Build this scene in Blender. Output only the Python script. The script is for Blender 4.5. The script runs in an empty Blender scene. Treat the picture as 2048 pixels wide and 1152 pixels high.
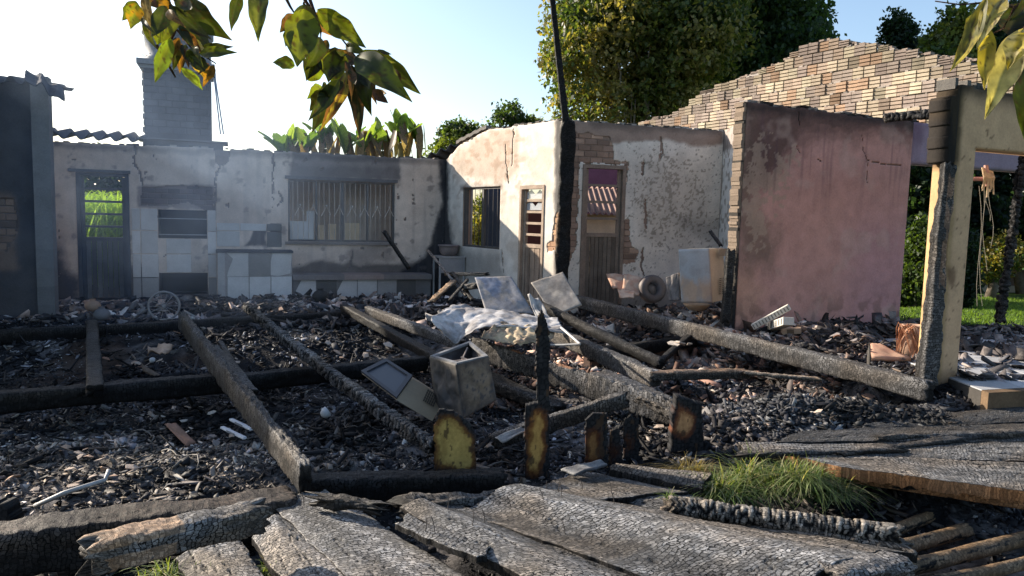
import bpy, math, random
import numpy as np
from mathutils import Vector, Matrix

random.seed(7)
RNG = np.random.default_rng(11)
SC = bpy.context.scene
COL = SC.collection

# ---------------------------------------------------------------- camera
F = 1478.0
EYE = np.array([0.0, 0.0, 1.5])
PITCH = math.atan(141.0 / F)
ROLL = 0.025
_fw = np.array([0, math.cos(PITCH), -math.sin(PITCH)])
_R = np.array([1.0, 0, 0]); _U = np.array([0, math.sin(PITCH), math.cos(PITCH)])
_r = math.cos(ROLL) * _R + math.sin(ROLL) * _U
_u = math.cos(ROLL) * _U - math.sin(ROLL) * _R
cam_data = bpy.data.cameras.new('camera')
cam = bpy.data.objects.new('camera', cam_data); COL.objects.link(cam)
m = Matrix.Identity(4)
for i in range(3):
    m[i][0] = _r[i]; m[i][1] = _u[i]; m[i][2] = -_fw[i]; m[i][3] = EYE[i]
cam.matrix_world = m
cam_data.sensor_width = 36.0
cam_data.lens = 36.0 * F / 2048.0
cam_data.clip_start = 0.05
cam_data.clip_end = 3000
SC.camera = cam

# ---------------------------------------------------------------- light
SUN_EL = 23.0
TOSUN = np.array([-0.877 * math.cos(math.radians(SUN_EL)), 0.479 * math.cos(math.radians(SUN_EL)), math.sin(math.radians(SUN_EL))])
TOSUN /= np.linalg.norm(TOSUN)
world = bpy.data.worlds.new('World'); SC.world = world; world.use_nodes = True
wn = world.node_tree
for n in list(wn.nodes): wn.nodes.remove(n)
sky = wn.nodes.new('ShaderNodeTexSky'); sky.sky_type = 'NISHITA'; sky.sun_disc = False
sky.sun_elevation = math.radians(SUN_EL)
sky.sun_rotation = math.atan2(TOSUN[0], TOSUN[1])
sky.air_density = 1.0; sky.dust_density = 1.6; sky.ozone_density = 1.6
bg = wn.nodes.new('ShaderNodeBackground'); bg.inputs['Strength'].default_value = 0.11
wo = wn.nodes.new('ShaderNodeOutputWorld')
wn.links.new(sky.outputs[0], bg.inputs[0]); wn.links.new(bg.outputs[0], wo.inputs[0])
sd = bpy.data.lights.new('sun', 'SUN'); sd.energy = 5.0; sd.angle = math.radians(0.55); sd.color = (1.0, 0.89, 0.74)
sun = bpy.data.objects.new('sun', sd); COL.objects.link(sun)
sun.rotation_euler = Vector(TOSUN).to_track_quat('Z', 'Y').to_euler()
SC.view_settings.view_transform = 'Standard'; SC.view_settings.look = 'None'
SC.view_settings.gamma = 1; SC.view_settings.exposure = 1.2
SC.view_settings.use_curve_mapping = False
SC.cycles.max_bounces = 8; SC.cycles.transparent_max_bounces = 12

# ---------------------------------------------------------------- picking points of the world
def ray(x, y): return _fw + (x - 1024) / F * _r + (576 - y) / F * _u
def onz(x, y, z):
    d = ray(x, y); t = (z - EYE[2]) / d[2]; return EYE + t * d
def ond(x, y, d):
    r = ray(x, y); return EYE + r * (d / r[1])

# ---------------------------------------------------------------- noise
def _hash(i, j, seed):
    h = (i.astype(np.int64) * 374761393 + j.astype(np.int64) * 668265263 + seed * 1442695041) & 0xFFFFFFFF
    h = ((h ^ (h >> 13)) * 1274126177) & 0xFFFFFFFF
    h = h ^ (h >> 16)
    return (h & 0xFFFFFF) / float(0xFFFFFF)
def vn(x, y, seed=0):
    x = np.asarray(x, float); y = np.asarray(y, float)
    i = np.floor(x); j = np.floor(y); fx = x - i; fy = y - j
    fx = fx * fx * (3 - 2 * fx); fy = fy * fy * (3 - 2 * fy)
    a = _hash(i, j, seed); b = _hash(i + 1, j, seed); c = _hash(i, j + 1, seed); d = _hash(i + 1, j + 1, seed)
    return (a * (1 - fx) + b * fx) * (1 - fy) + (c * (1 - fx) + d * fx) * fy
def fbm(x, y, seed=0, o=4):
    s = 0; a = 1; t = 0
    for k in range(o):
        s = s + a * vn(np.asarray(x) * 2**k + 17.3 * k, np.asarray(y) * 2**k - 9.1 * k, seed + k); t += a; a *= 0.5
    return s / t
def vor(x, y, seed=0, jit=0.85):
    """edge distance and cell id of a jittered-grid voronoi"""
    i = np.floor(x); j = np.floor(y)
    f1 = np.full(x.shape, 9.0); f2 = np.full(x.shape, 9.0); cid = np.zeros(x.shape)
    for di in (-1, 0, 1):
        for dj in (-1, 0, 1):
            a = i + di; b = j + dj
            px = a + .5 + jit * (_hash(a, b, seed) - .5); py = b + .5 + jit * (_hash(a, b, seed + 91) - .5)
            d = np.hypot(x - px, y - py)
            c = _hash(a, b, seed + 37)
            closer = d < f1
            f2 = np.where(closer, f1, np.minimum(f2, d)); cid = np.where(closer, c, cid); f1 = np.where(closer, d, f1)
    return f2 - f1, cid
def sst(a, b, x):
    t = np.clip((x - a) / (b - a), 0, 1); return t * t * (3 - 2 * t)
def inpoly(X, Y, poly):
    ins = np.zeros(X.shape, bool); n = len(poly)
    for k in range(n):
        x1, y1 = poly[k]; x2, y2 = poly[(k + 1) % n]
        if y1 == y2: continue
        c = ((y1 > Y) != (y2 > Y)) & (X < (x2 - x1) * (Y - y1) / (y2 - y1) + x1)
        ins ^= c
    return ins
def polymask(X, Y, poly, rag=0.03, soft=0.0, seed=1, sc=6.0):
    dx = (fbm(X * sc, Y * sc, seed) - .5) * 2 * rag; dy = (fbm(X * sc, Y * sc, seed + 50) - .5) * 2 * rag
    if soft <= 0: return inpoly(X + dx, Y + dy, poly).astype(float)
    s = 0; K = 12
    for k in range(K):
        a = k * 2.399; r = soft * math.sqrt((k + .5) / K)
        s = s + inpoly(X + dx + r * math.cos(a), Y + dy + r * math.sin(a), poly)
    return s / K
def linemask(X, Y, pts, w, seed=1, rag=.02, sc=12.0):
    dx = (fbm(X * sc, Y * sc, seed) - .5) * 2 * rag; dy = (fbm(X * sc, Y * sc, seed + 50) - .5) * 2 * rag
    X = X + dx; Y = Y + dy; best = np.full(X.shape, 9.0)
    for (a, b), (c, d) in zip(pts[:-1], pts[1:]):
        L = (c - a)**2 + (d - b)**2 + 1e-9
        t = np.clip(((X - a) * (c - a) + (Y - b) * (d - b)) / L, 0, 1)
        best = np.minimum(best, np.hypot(X - a - t * (c - a), Y - b - t * (d - b)))
    return best < w

# ---------------------------------------------------------------- materials
def newmat(name):
    M = bpy.data.materials.new(name); M.use_nodes = True; nt = M.node_tree
    b = nt.nodes['Principled BSDF']; return M, nt, b
def nd(nt, t, **kw):
    n = nt.nodes.new(t)
    for k, v in kw.items():
        if k.startswith('_'): setattr(n, k[1:], v)
        else: n.inputs[k.replace('9', ' ')].default_value = v
    return n
def vmat(name, rough=.85, bump=.3, nscale=60., bdist=.01, var=.35, spec=.25, metal=0., coarse=6., sheen=0.):
    """colour from the mesh's own 'col' attribute, varied by noise, with fine relief"""
    M, nt, b = newmat(name); L = nt.links.new
    at = nd(nt, 'ShaderNodeAttribute', _attribute_name='col')
    tc = nd(nt, 'ShaderNodeTexCoord')
    n1 = nd(nt, 'ShaderNodeTexNoise', Scale=nscale, Detail=5., Roughness=.65); L(tc.outputs['Object'], n1.inputs['Vector'])
    n2 = nd(nt, 'ShaderNodeTexNoise', Scale=coarse, Detail=4.); L(tc.outputs['Object'], n2.inputs['Vector'])
    mx = nd(nt, 'ShaderNodeMath', _operation='ADD'); L(n1.outputs[0], mx.inputs[0]); L(n2.outputs[0], mx.inputs[1])
    mr = nd(nt, 'ShaderNodeMapRange'); L(mx.outputs[0], mr.inputs['Value'])
    mr.inputs['From Min'].default_value = .7; mr.inputs['From Max'].default_value = 1.3
    mr.inputs['To Min'].default_value = 1 - var; mr.inputs['To Max'].default_value = 1 + var
    vm = nd(nt, 'ShaderNodeVectorMath', _operation='SCALE'); L(at.outputs['Color'], vm.inputs[0]); L(mr.outputs[0], vm.inputs['Scale'])
    L(vm.outputs[0], b.inputs['Base Color'])
    bp = nd(nt, 'ShaderNodeBump', Strength=bump, Distance=bdist); L(n1.outputs[0], bp.inputs['Height']); L(bp.outputs[0], b.inputs['Normal'])
    b.inputs['Roughness'].default_value = rough; b.inputs['Specular IOR Level'].default_value = spec; b.inputs['Metallic'].default_value = metal
    return M
def leafmat(name, trans=.45, rough=.45):
    M, nt, b = newmat(name); L = nt.links.new
    at = nd(nt, 'ShaderNodeAttribute', _attribute_name='col')
    tc = nd(nt, 'ShaderNodeTexCoord')
    n1 = nd(nt, 'ShaderNodeTexNoise', Scale=35., Detail=4.); L(tc.outputs['Object'], n1.inputs['Vector'])
    mr = nd(nt, 'ShaderNodeMapRange'); L(n1.outputs[0], mr.inputs['Value'])
    mr.inputs['From Min'].default_value = .35; mr.inputs['From Max'].default_value = .65
    mr.inputs['To Min'].default_value = .65; mr.inputs['To Max'].default_value = 1.3
    vm = nd(nt, 'ShaderNodeVectorMath', _operation='SCALE'); L(at.outputs['Color'], vm.inputs[0]); L(mr.outputs[0], vm.inputs['Scale'])
    L(vm.outputs[0], b.inputs['Base Color']); b.inputs['Roughness'].default_value = rough
    b.inputs['Specular IOR Level'].default_value = .35
    tr = nd(nt, 'ShaderNodeBsdfTranslucent')
    v2 = nd(nt, 'ShaderNodeVectorMath', _operation='MULTIPLY'); v2.inputs[1].default_value = (2.0, 1.9, .6); L(vm.outputs[0], v2.inputs[0]); L(v2.outputs[0], tr.inputs['Color'])
    mx = nd(nt, 'ShaderNodeMixShader'); mx.inputs[0].default_value = trans
    L(b.outputs[0], mx.inputs[1]); L(tr.outputs[0], mx.inputs[2]); L(mx.outputs[0], nt.nodes['Material Output'].inputs['Surface'])
    return M
M_plaster = vmat('plaster', rough=.92, bump=.35, nscale=45., bdist=.01, var=.16, spec=.1)
M_brick = vmat('fired_clay', rough=.9, bump=.5, nscale=70., bdist=.008, var=.22, spec=.1)
M_char = vmat('charred_wood', rough=.62, bump=.8, nscale=110., bdist=.006, var=.45, spec=.35, coarse=14.)
def crackmat():
    M, nt, b = newmat('alligator_char'); L = nt.links.new
    at = nd(nt, 'ShaderNodeAttribute', _attribute_name='col'); pa = nd(nt, 'ShaderNodeAttribute', _attribute_name='pat')
    ns = nd(nt, 'ShaderNodeTexNoise', Scale=.55, Detail=4., Roughness=.6); L(pa.outputs['Vector'], ns.inputs['Vector'])
    sb = nd(nt, 'ShaderNodeVectorMath', _operation='SUBTRACT'); sb.inputs[1].default_value = (.5, .5, .5); L(ns.outputs['Color'], sb.inputs[0])
    sc = nd(nt, 'ShaderNodeVectorMath', _operation='SCALE'); sc.inputs['Scale'].default_value = 1.9; L(sb.outputs[0], sc.inputs[0])
    ad = nd(nt, 'ShaderNodeVectorMath', _operation='ADD'); L(pa.outputs['Vector'], ad.inputs[0]); L(sc.outputs[0], ad.inputs[1])
    lw_ = nd(nt, 'ShaderNodeTexNoise', Scale=.13, Detail=2.); L(pa.outputs['Vector'], lw_.inputs['Vector'])
    sb2 = nd(nt, 'ShaderNodeVectorMath', _operation='SUBTRACT'); sb2.inputs[1].default_value = (.5, .5, .5); L(lw_.outputs['Color'], sb2.inputs[0])
    sc2 = nd(nt, 'ShaderNodeVectorMath', _operation='SCALE'); sc2.inputs['Scale'].default_value = 3.5; L(sb2.outputs[0], sc2.inputs[0])
    ad2 = nd(nt, 'ShaderNodeVectorMath', _operation='ADD'); L(ad.outputs[0], ad2.inputs[0]); L(sc2.outputs[0], ad2.inputs[1]); ad = ad2
    def vr(scale, feat):
        v = nd(nt, 'ShaderNodeTexVoronoi', Scale=scale, _feature=feat); v.inputs['Randomness'].default_value = .82; L(ad.outputs[0], v.inputs['Vector']); return v
    v2 = vr(1.7, 'DISTANCE_TO_EDGE')
    br = nd(nt, 'ShaderNodeTexBrick', Scale=1.); br.offset = .5; br.squash = 1.
    for kk, vv in (('Color1', (0, 0, 0, 1)), ('Color2', (1, 1, 1, 1)), ('Mortar', (0, 0, 0, 1)), ('Mortar Size', .11), ('Mortar Smooth', .6), ('Bias', 0.), ('Brick Width', 1.25), ('Row Height', .9)): br.inputs[kk].default_value = vv
    L(ad.outputs[0], br.inputs['Vector'])
    def mr(src, a, b_, c, d):
        m_ = nd(nt, 'ShaderNodeMapRange', _interpolation_type='SMOOTHSTEP'); L(src, m_.inputs['Value']); m_.inputs['From Min'].default_value = a; m_.inputs['From Max'].default_value = b_; m_.inputs['To Min'].default_value = c; m_.inputs['To Max'].default_value = d; return m_.outputs[0]
    big = nd(nt, 'ShaderNodeTexNoise', Scale=.22, Detail=2.); L(pa.outputs['Vector'], big.inputs['Vector'])
    c1 = mr(br.outputs['Fac'], .15, .8, 1., 0.); c2 = mr(v2.outputs['Distance'], .0, .06, .35, 1.)
    def mul(a, b_):
        m_ = nd(nt, 'ShaderNodeMath', _operation='MULTIPLY'); L(a, m_.inputs[0]); L(b_, m_.inputs[1]); return m_.outputs[0]
    cr = mul(c1, c2); sx = nd(nt, 'ShaderNodeSeparateColor'); L(br.outputs['Color'], sx.inputs[0]); cellv = mr(sx.outputs[0], 0, 1, .6, 1.3)
    fine = nd(nt, 'ShaderNodeTexNoise', Scale=7., Detail=4., Roughness=.7); L(pa.outputs['Vector'], fine.inputs['Vector']); fv = mr(fine.outputs[0], .3, .7, .65, 1.3)
    sc3 = nd(nt, 'ShaderNodeSeparateColor'); L(at.outputs['Color'], sc3.inputs[0])
    df = nd(nt, 'ShaderNodeMath', _operation='SUBTRACT'); L(sc3.outputs[0], df.inputs[0]); L(sc3.outputs[2], df.inputs[1]); wood = mr(df.outputs[0], .05, .12, 0., .85)
    crk0 = mr(cr, 0, 1, .06, 1.); mxw = nd(nt, 'ShaderNodeMix', _data_type='FLOAT'); L(wood, mxw.inputs[0]); L(crk0, mxw.inputs[2]); mxw.inputs[3].default_value = 1.; crf0 = mxw.outputs[0]
    pn = nd(nt, 'ShaderNodeTexNoise', Scale=.09, Detail=3.); L(pa.outputs['Vector'], pn.inputs['Vector']); pm = mr(pn.outputs[0], .4, .62, 0., .6)
    mxp = nd(nt, 'ShaderNodeMix', _data_type='FLOAT'); L(pm, mxp.inputs[0]); L(crf0, mxp.inputs[2]); mxp.inputs[3].default_value = .62; crf = mxp.outputs[0]; k = mul(mul(crf, cellv), fv)
    vm = nd(nt, 'ShaderNodeVectorMath', _operation='SCALE'); L(at.outputs['Color'], vm.inputs[0]); L(k, vm.inputs['Scale'])
    tn_ = nd(nt, 'ShaderNodeTexNoise', Scale=.05, Detail=2.); L(pa.outputs['Vector'], tn_.inputs['Vector']); tm = mr(tn_.outputs[0], .42, .62, 0., 1.)
    mc = nd(nt, 'ShaderNodeMix', _data_type='RGBA'); mc.inputs[6].default_value = (1, 1, 1, 1); mc.inputs[7].default_value = (1.05, .93, .80, 1); L(tm, mc.inputs[0])
    vmm = nd(nt, 'ShaderNodeVectorMath', _operation='MULTIPLY'); L(vm.outputs[0], vmm.inputs[0]); L(mc.outputs[2], vmm.inputs[1]); L(vmm.outputs[0], b.inputs['Base Color'])
    h = nd(nt, 'ShaderNodeMath', _operation='MULTIPLY_ADD'); h.inputs[1].default_value = .3; L(fine.outputs[0], h.inputs[0]); 
    h2 = nd(nt, 'ShaderNodeMath', _operation='MULTIPLY_ADD'); h2.inputs[1].default_value = .5; L(sx.outputs[0], h2.inputs[0]); L(cr, h2.inputs[2]); L(h2.outputs[0], h.inputs[2])
    bp = nd(nt, 'ShaderNodeBump', Strength=.9, Distance=.006); L(h.outputs[0], bp.inputs['Height']); L(bp.outputs[0], b.inputs['Normal'])
    b.inputs['Roughness'].default_value = .6; b.inputs['Specular IOR Level'].default_value = .16
    return M
M_crack = crackmat()
M_debris = vmat('debris_shards', rough=.7, bump=.5, nscale=120., bdist=.004, var=.4, spec=.2, coarse=20.)
M_ground = vmat('burnt_soil', rough=.95, bump=1., nscale=55., bdist=.03, var=.5, spec=.1)
M_metal = vmat('scorched_sheet_metal', rough=.65, bump=.25, nscale=25., bdist=.006, var=.4, spec=.2, metal=.0)
M_paint = vmat('painted_surface', rough=.55, bump=.1, nscale=40., bdist=.003, var=.12, spec=.3)
M_clay = vmat('clay_pottery', rough=.8, bump=.25, nscale=50., bdist=.003, var=.15, spec=.15)
M_dark = vmat('blackened_metal', rough=.6, bump=.3, nscale=80., bdist=.003, var=.3, spec=.4, metal=.2)
M_wood = vmat('bare_wood', rough=.8, bump=.4, nscale=50., bdist=.004, var=.3, spec=.15)
M_leaf = leafmat('leaf_surface'); M_leafbig = leafmat('hanging_leaf_surface', trans=.32, rough=.55)
M_bark = vmat('tree_bark', rough=.95, bump=.7, nscale=30., bdist=.02, var=.4, spec=.05)
M_grass = leafmat('grass_blade_surface', trans=.35, rough=.6)
def glassmat():
    M, nt, b = newmat('sooty_glass'); b.inputs['Base Color'].default_value = (.55, .57, .6, 1); b.inputs['Roughness'].default_value = .35
    b.inputs['Alpha'].default_value = .55; b.inputs['Specular IOR Level'].default_value = .6
    return M
M_glass = glassmat()
def glossmat():
    M, nt, b = newmat('dark_oven_glass'); b.inputs['Base Color'].default_value = (.025, .03, .04, 1); b.inputs['Roughness'].default_value = .4
    return M
M_gloss = glossmat()

# ---------------------------------------------------------------- mesh builders
def np_mesh(name, V, Fq, col=None, mat=None, parent=None, smooth=False, loc=None, fsz=4, pat=None):
    V = np.asarray(V, np.float32).reshape(-1, 3); Fq = np.asarray(Fq, np.int32).reshape(-1, fsz)
    me = bpy.data.meshes.new(name); me.vertices.add(len(V)); me.vertices.foreach_set('co', V.ravel())
    me.loops.add(Fq.size); me.loops.foreach_set('vertex_index', Fq.ravel())
    me.polygons.add(len(Fq)); me.polygons.foreach_set('loop_start', np.arange(0, Fq.size, fsz, dtype=np.int32))
    me.polygons.foreach_set('loop_total', np.full(len(Fq), fsz, np.int32))
    if smooth: me.polygons.foreach_set('use_smooth', np.ones(len(Fq), bool))
    me.update(calc_edges=True)
    if col is None: col = (.5, .5, .5)
    a = me.attributes.new('col', 'FLOAT_COLOR', 'POINT')
    c = np.ones((len(V), 4), np.float32); c[:, :3] = np.asarray(col, np.float32); a.data.foreach_set('color', c.ravel())
    if pat is not None:
        a2 = me.attributes.new('pat', 'FLOAT_VECTOR', 'POINT'); a2.data.foreach_set('vector', np.asarray(pat, np.float32).ravel())
    if mat: me.materials.append(mat)
    o = bpy.data.objects.new(name, me); COL.objects.link(o)
    if loc is not None: o.location = loc
    if parent: o.parent = parent
    return o
class MB:
    """collects boxes, tubes and polygons, then links them as one mesh object"""
    def __init__(s): s.v = []; s.f = []; s.c = []
    def add(s, vs, fs, c=(.5, .5, .5)):
        k = len(s.v); s.v += [tuple(map(float, q)) for q in vs]; s.f += [tuple(i + k for i in f) for f in fs]
        if np.ndim(c) == 1: s.c += [tuple(c)] * len(vs)
        else: s.c += [tuple(q) for q in c]
    def hexa(s, p, c=(.5, .5, .5)):   # p: 4 front (ccw) + 4 back
        s.add(p, [(0, 1, 2, 3), (7, 6, 5, 4), (0, 4, 5, 1), (1, 5, 6, 2), (2, 6, 7, 3), (3, 7, 4, 0)], c)
    def box(s, c0, ux, uy, uz, c=(.5, .5, .5)):   # corner + three edge vectors
        c0, ux, uy, uz = map(np.asarray, (c0, ux, uy, uz))
        s.hexa([c0, c0 + ux, c0 + ux + uz, c0 + uz, c0 + uy, c0 + ux + uy, c0 + ux + uy + uz, c0 + uy + uz], c)
    def tube(s, pts, r, c=(.5, .5, .5), n=6):
        pts = [np.asarray(p, float) for p in pts]; rr = r if np.ndim(r) else [r] * len(pts); rings = []
        for i, p in enumerate(pts):
            t = pts[min(i + 1, len(pts) - 1)] - pts[max(i - 1, 0)]; t = t / (np.linalg.norm(t) + 1e-9)
            a = np.array([0, 0, 1.]) if abs(t[2]) < .9 else np.array([1., 0, 0])
            u = np.cross(t, a); u /= np.linalg.norm(u); w = np.cross(t, u)
            rings.append([p + rr[i] * (math.cos(2 * math.pi * k / n) * u + math.sin(2 * math.pi * k / n) * w) for k in range(n)])
        vs = [q for R_ in rings for q in R_]; fs = []
        for i in range(len(pts) - 1):
            for k in range(n): fs.append((i * n + k, i * n + (k + 1) % n, (i + 1) * n + (k + 1) % n, (i + 1) * n + k))
        fs.append(tuple(range(n))[::-1]); fs.append(tuple((len(pts) - 1) * n + k for k in range(n)))
        s.add(vs, fs, c)
    def lathe(s, c0, prof, n=20, c=(.5, .5, .5), axis=None):   # prof: [(r,z)...]
        c0 = np.asarray(c0, float); ax = np.array([0, 0, 1.]) if axis is None else np.asarray(axis, float) / np.linalg.norm(axis)
        a = np.array([1., 0, 0]) if abs(ax[0]) < .9 else np.array([0, 1., 0]); u = np.cross(ax, a); u /= np.linalg.norm(u); w = np.cross(ax, u)
        vs = []; fs = []
        for r, z in prof:
            for k in range(n):
                t = 2 * math.pi * k / n; vs.append(c0 + ax * z + r * (math.cos(t) * u + math.sin(t) * w))
        for i in range(len(prof) - 1):
            for k in range(n): fs.append((i * n + k, i * n + (k + 1) % n, (i + 1) * n + (k + 1) % n, (i + 1) * n + k))
        s.add(vs, fs, c)
    def build(s, name, mat, parent=None, smooth=False, bevel=0.):
        me = bpy.data.meshes.new(name); me.from_pydata(s.v, [], s.f); me.update()
        a = me.attributes.new('col', 'FLOAT_COLOR', 'POINT')
        c = np.ones((len(s.v), 4), np.float32); c[:, :3] = np.asarray(s.c, np.float32); a.data.foreach_set('color', c.ravel())
        me.materials.append(mat)
        if smooth: me.polygons.foreach_set('use_smooth', np.ones(len(me.polygons), bool))
        o = bpy.data.objects.new(name, me); COL.objects.link(o)
        if parent: o.parent = parent
        if bevel > 0:
            b = o.modifiers.new('bevel', 'BEVEL'); b.width = bevel; b.segments = 2; b.limit_method = 'ANGLE'
        return o
def tag(o, label=None, cat=None, group=None, kind=None):
    if label: o['label'] = label
    if cat: o['category'] = cat
    if group: o['group'] = group
    if kind: o['kind'] = kind
    return o
def thing(name, label, cat, loc=(0, 0, 0), group=None):
    o = bpy.data.objects.new(name, None); COL.objects.link(o); o.empty_display_size = .2
    tag(o, label, cat, group); o['_b'] = 1; del o['_b']
    BASES.append((o, Vector(tuple(map(float, loc)))))
    return o
BASES = []
def settle():
    """put every Empty at its thing's base while its parts stay where they are"""
    for o, l in BASES:
        kids = [c for c in bpy.data.objects if c.parent is o] if False else KIDS.get(o.name, [])
        o.location = l
        for c in kids: c.matrix_parent_inverse = Matrix.Translation(-l)
KIDS = {}

# ---------------------------------------------------------------- ground
b9a = onz(1165, 590, .35); b9b = onz(1862, 770, .2)
def gh(x, y):
    x = np.asarray(x, float); y = np.asarray(y, float)
    h = -.22 + .22 * sst(8.6, 9.6, y - .25 * x) - .1 * sst(4.9, 4.3, y)
    d = b9b[:2] - b9a[:2]; L = np.hypot(*d); s = ((x - b9a[0]) * d[1] - (y - b9a[1]) * d[0]) / L
    right = sst(0.05, .45, -s) if True else 0
    h = h * (1 - right * sst(6.0, 6.6, y)) + .15 * right * sst(6.0, 6.6, y)
    def mound(cx, cy, rx, ry, hh):
        q = ((x - cx) / rx)**2 + ((y - cy) / ry)**2; return hh * np.exp(-q * 1.4)
    h = h + mound(2.35, 5.75, 1.15, .7, .33) + mound(3.6, 5.4, .9, .6, .16) + mound(4.3, 8.6, .9, .8, .25) + mound(-1.9, 4.6, 1.3, .6, .12)
    h = h + mound(-.6, 9.6, 2.5, .5, .1) + mound(-3.2, 10.8, 2.6, .5, .1) + mound(1.4, 7.7, .9, .7, .1) + mound(3.75, 6.15, .45, .3, .2)
    far = sst(11.5, 13.5, y) * sst(2.5, 5, x); h = h * (1 - far) + far * .02
    h = h + .07 * (fbm(x * 1.7, y * 1.7, 3) - .5) + .05 * (fbm(x * 6, y * 6, 8) - .5)
    ter = sst(3.9, 4.3, x) * sst(5.6, 5.9, y) * sst(9.2, 8.8, y); h = h * (1 - ter) + np.minimum(h, .09) * ter
    inside = sst(16.5, 15, y) * sst(-10, -9, x) * sst(10, 9, x)
    return h * inside + (1 - inside) * (-.05)
gx = np.arange(-10, 10.01, .045); gy = np.arange(1.0, 17.01, .045)
GX, GY = np.meshgrid(gx, gy, indexing='ij')
GZ = gh(GX, GY) + .035 * (fbm(GX * 14, GY * 14, 21) - .5)
gn = fbm(GX * 2.1, GY * 2.1, 5)[..., None]; gn2 = fbm(GX * 9, GY * 9, 15)[..., None]
gc = np.array([.012, .012, .014]) * (1 - gn2) + np.array([.04, .039, .04]) * gn2
gc = gc + sst(.46, .62, gn) * np.array([.11, .10, .095]) * (.4 + .9 * sst(.4, .6, fbm(GX * 22, GY * 22, 12)))[..., None]
brown = (sst(.5, .62, fbm(GX * 1.3, GY * 1.3, 31)) * sst(6, 8, GY))[..., None]
gc = gc * (1 - brown * .6) + np.array([.085, .055, .04]) * brown * .6
pa_ = (np.exp(-(((GX + 2.9) / 1.7)**2 + ((GY - 4.9) / .6)**2)) * sst(.35, .6, fbm(GX * 5, GY * 5, 77)))[..., None]
gc = gc * (1 - pa_) + np.array([.2, .175, .15]) * pa_
nx, ny = GX.shape
idx = np.arange(nx * ny).reshape(nx, ny)
Q = np.stack([idx[:-1, :-1], idx[1:, :-1], idx[1:, 1:], idx[:-1, 1:]], -1).reshape(-1, 4)
np_mesh('burnt_ground', np.stack([GX, GY, GZ], -1), Q, gc.reshape(-1, 3), M_ground, smooth=True)['kind'] = 'structure'
# grassy land out to the horizon, with a hole for the burnt plot
gb = MB(); R_ = 900
for a, b, c, d in ((-R_, -R_, R_, 1.05), (-R_, 16.95, R_, R_), (-R_, 1.05, -9.95, 16.95), (9.95, 1.05, R_, 16.95)):
    gb.add([(a, b, -.06), (c, b, -.06), (c, d, -.06), (a, d, -.06)], [(0, 1, 2, 3)], (.06, .11, .025))
gb.build('ground', M_ground)['kind'] = 'structure'

# ---------------------------------------------------------------- wall frames and slabs
class Wall:
    def __init__(s, A, B, name, label, cat='wall'):
        s.O = np.array([A[0], A[1], 0.]); d = np.array([B[0] - A[0], B[1] - A[1], 0.]); s.L = np.linalg.norm(d)
        s.u = d / s.L; s.n = np.array([s.u[1], -s.u[0], 0.]); s.z = np.array([0, 0, 1.])
        s.root = thing(name, label, cat, s.O + s.u * s.L / 2)
    def px(s, x, y):
        r = ray(x, y); t = np.dot(s.O - EYE, s.n) / np.dot(r, s.n); p = EYE + t * r
        return (float(np.dot(p - s.O, s.u)), float(p[2]))
    def poly(s, pts): return [s.px(*p) for p in pts]
    def W(s, u, z, w=0.): return s.O + s.u * u + s.z * z + s.n * w
    def slab(s, name, us, zs, mask, w0, w1, colf, top=None, mat=None, parent=None, smooth=False):
        """solid sheet from a cell mask: front at w0, back at w1"""
        us = np.asarray(us); zs = np.asarray(zs); nu, nz = mask.shape
        Ug, Zg = np.meshgrid(us, zs, indexing='ij')
        if top is not None: Zg = np.minimum(Zg, top(Ug))
        C = colf(Ug, Zg)
        def P(w): return s.O + Ug[..., None] * s.u + Zg[..., None] * s.z + w * s.n
        Vf = P(w0).reshape(-1, 3); Vb = P(w1).reshape(-1, 3); n = len(Vf)
        idx = np.arange(n).reshape(nu + 1, nz + 1)
        a, b, c, d = idx[:-1, :-1], idx[1:, :-1], idx[1:, 1:], idx[:-1, 1:]
        fs = [np.stack([a, b, c, d], -1)[mask], (np.stack([d, c, b, a], -1)[mask] + n)]
        mp = np.pad(mask, 1)
        def side(e0, e1, cond): return np.stack([e1, e0, e0 + n, e1 + n], -1)[cond]
        fs.append(side(a, b, mask & ~mp[1:-1, :-2])); fs.append(side(c, d, mask & ~mp[1:-1, 2:]))
        fs.append(side(d, a, mask & ~mp[:-2, 1:-1])); fs.append(side(b, c, mask & ~mp[2:, 1:-1]))
        Fq = np.concatenate(fs); V = np.concatenate([Vf, Vb]); CC = np.concatenate([C.reshape(-1, 3)] * 2)
        used = np.unique(Fq); remap = np.zeros(len(V), np.int32); remap[used] = np.arange(len(used))
        return np_mesh(name, V[used], remap[Fq], CC[used], mat or M_plaster, parent or s.root, smooth)
    def box(s, mb, u0, u1, z0, z1, w0, w1, c):
        mb.hexa([s.W(u0, z0, w1), s.W(u1, z0, w1), s.W(u1, z1, w1), s.W(u0, z1, w1), s.W(u0, z0, w0), s.W(u1, z0, w0), s.W(u1, z1, w0), s.W(u0, z1, w0)], c)
def breaks(a, b, step, extra):
    v = np.concatenate([np.arange(a, b, step), [b], np.array([e for e in extra if a < e < b])]); v = np.unique(np.round(v, 5))
    keep = [v[0]]
    ex = set(np.round(extra, 5)) if len(extra) else set()
    for q in v[1:]:
        if q - keep[-1] < step * .3:
            if q in ex: keep[-1] = q if keep[-1] not in ex else keep[-1]
            continue
        keep.append(q)
    keep[-1] = b
    return np.array(keep)
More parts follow.
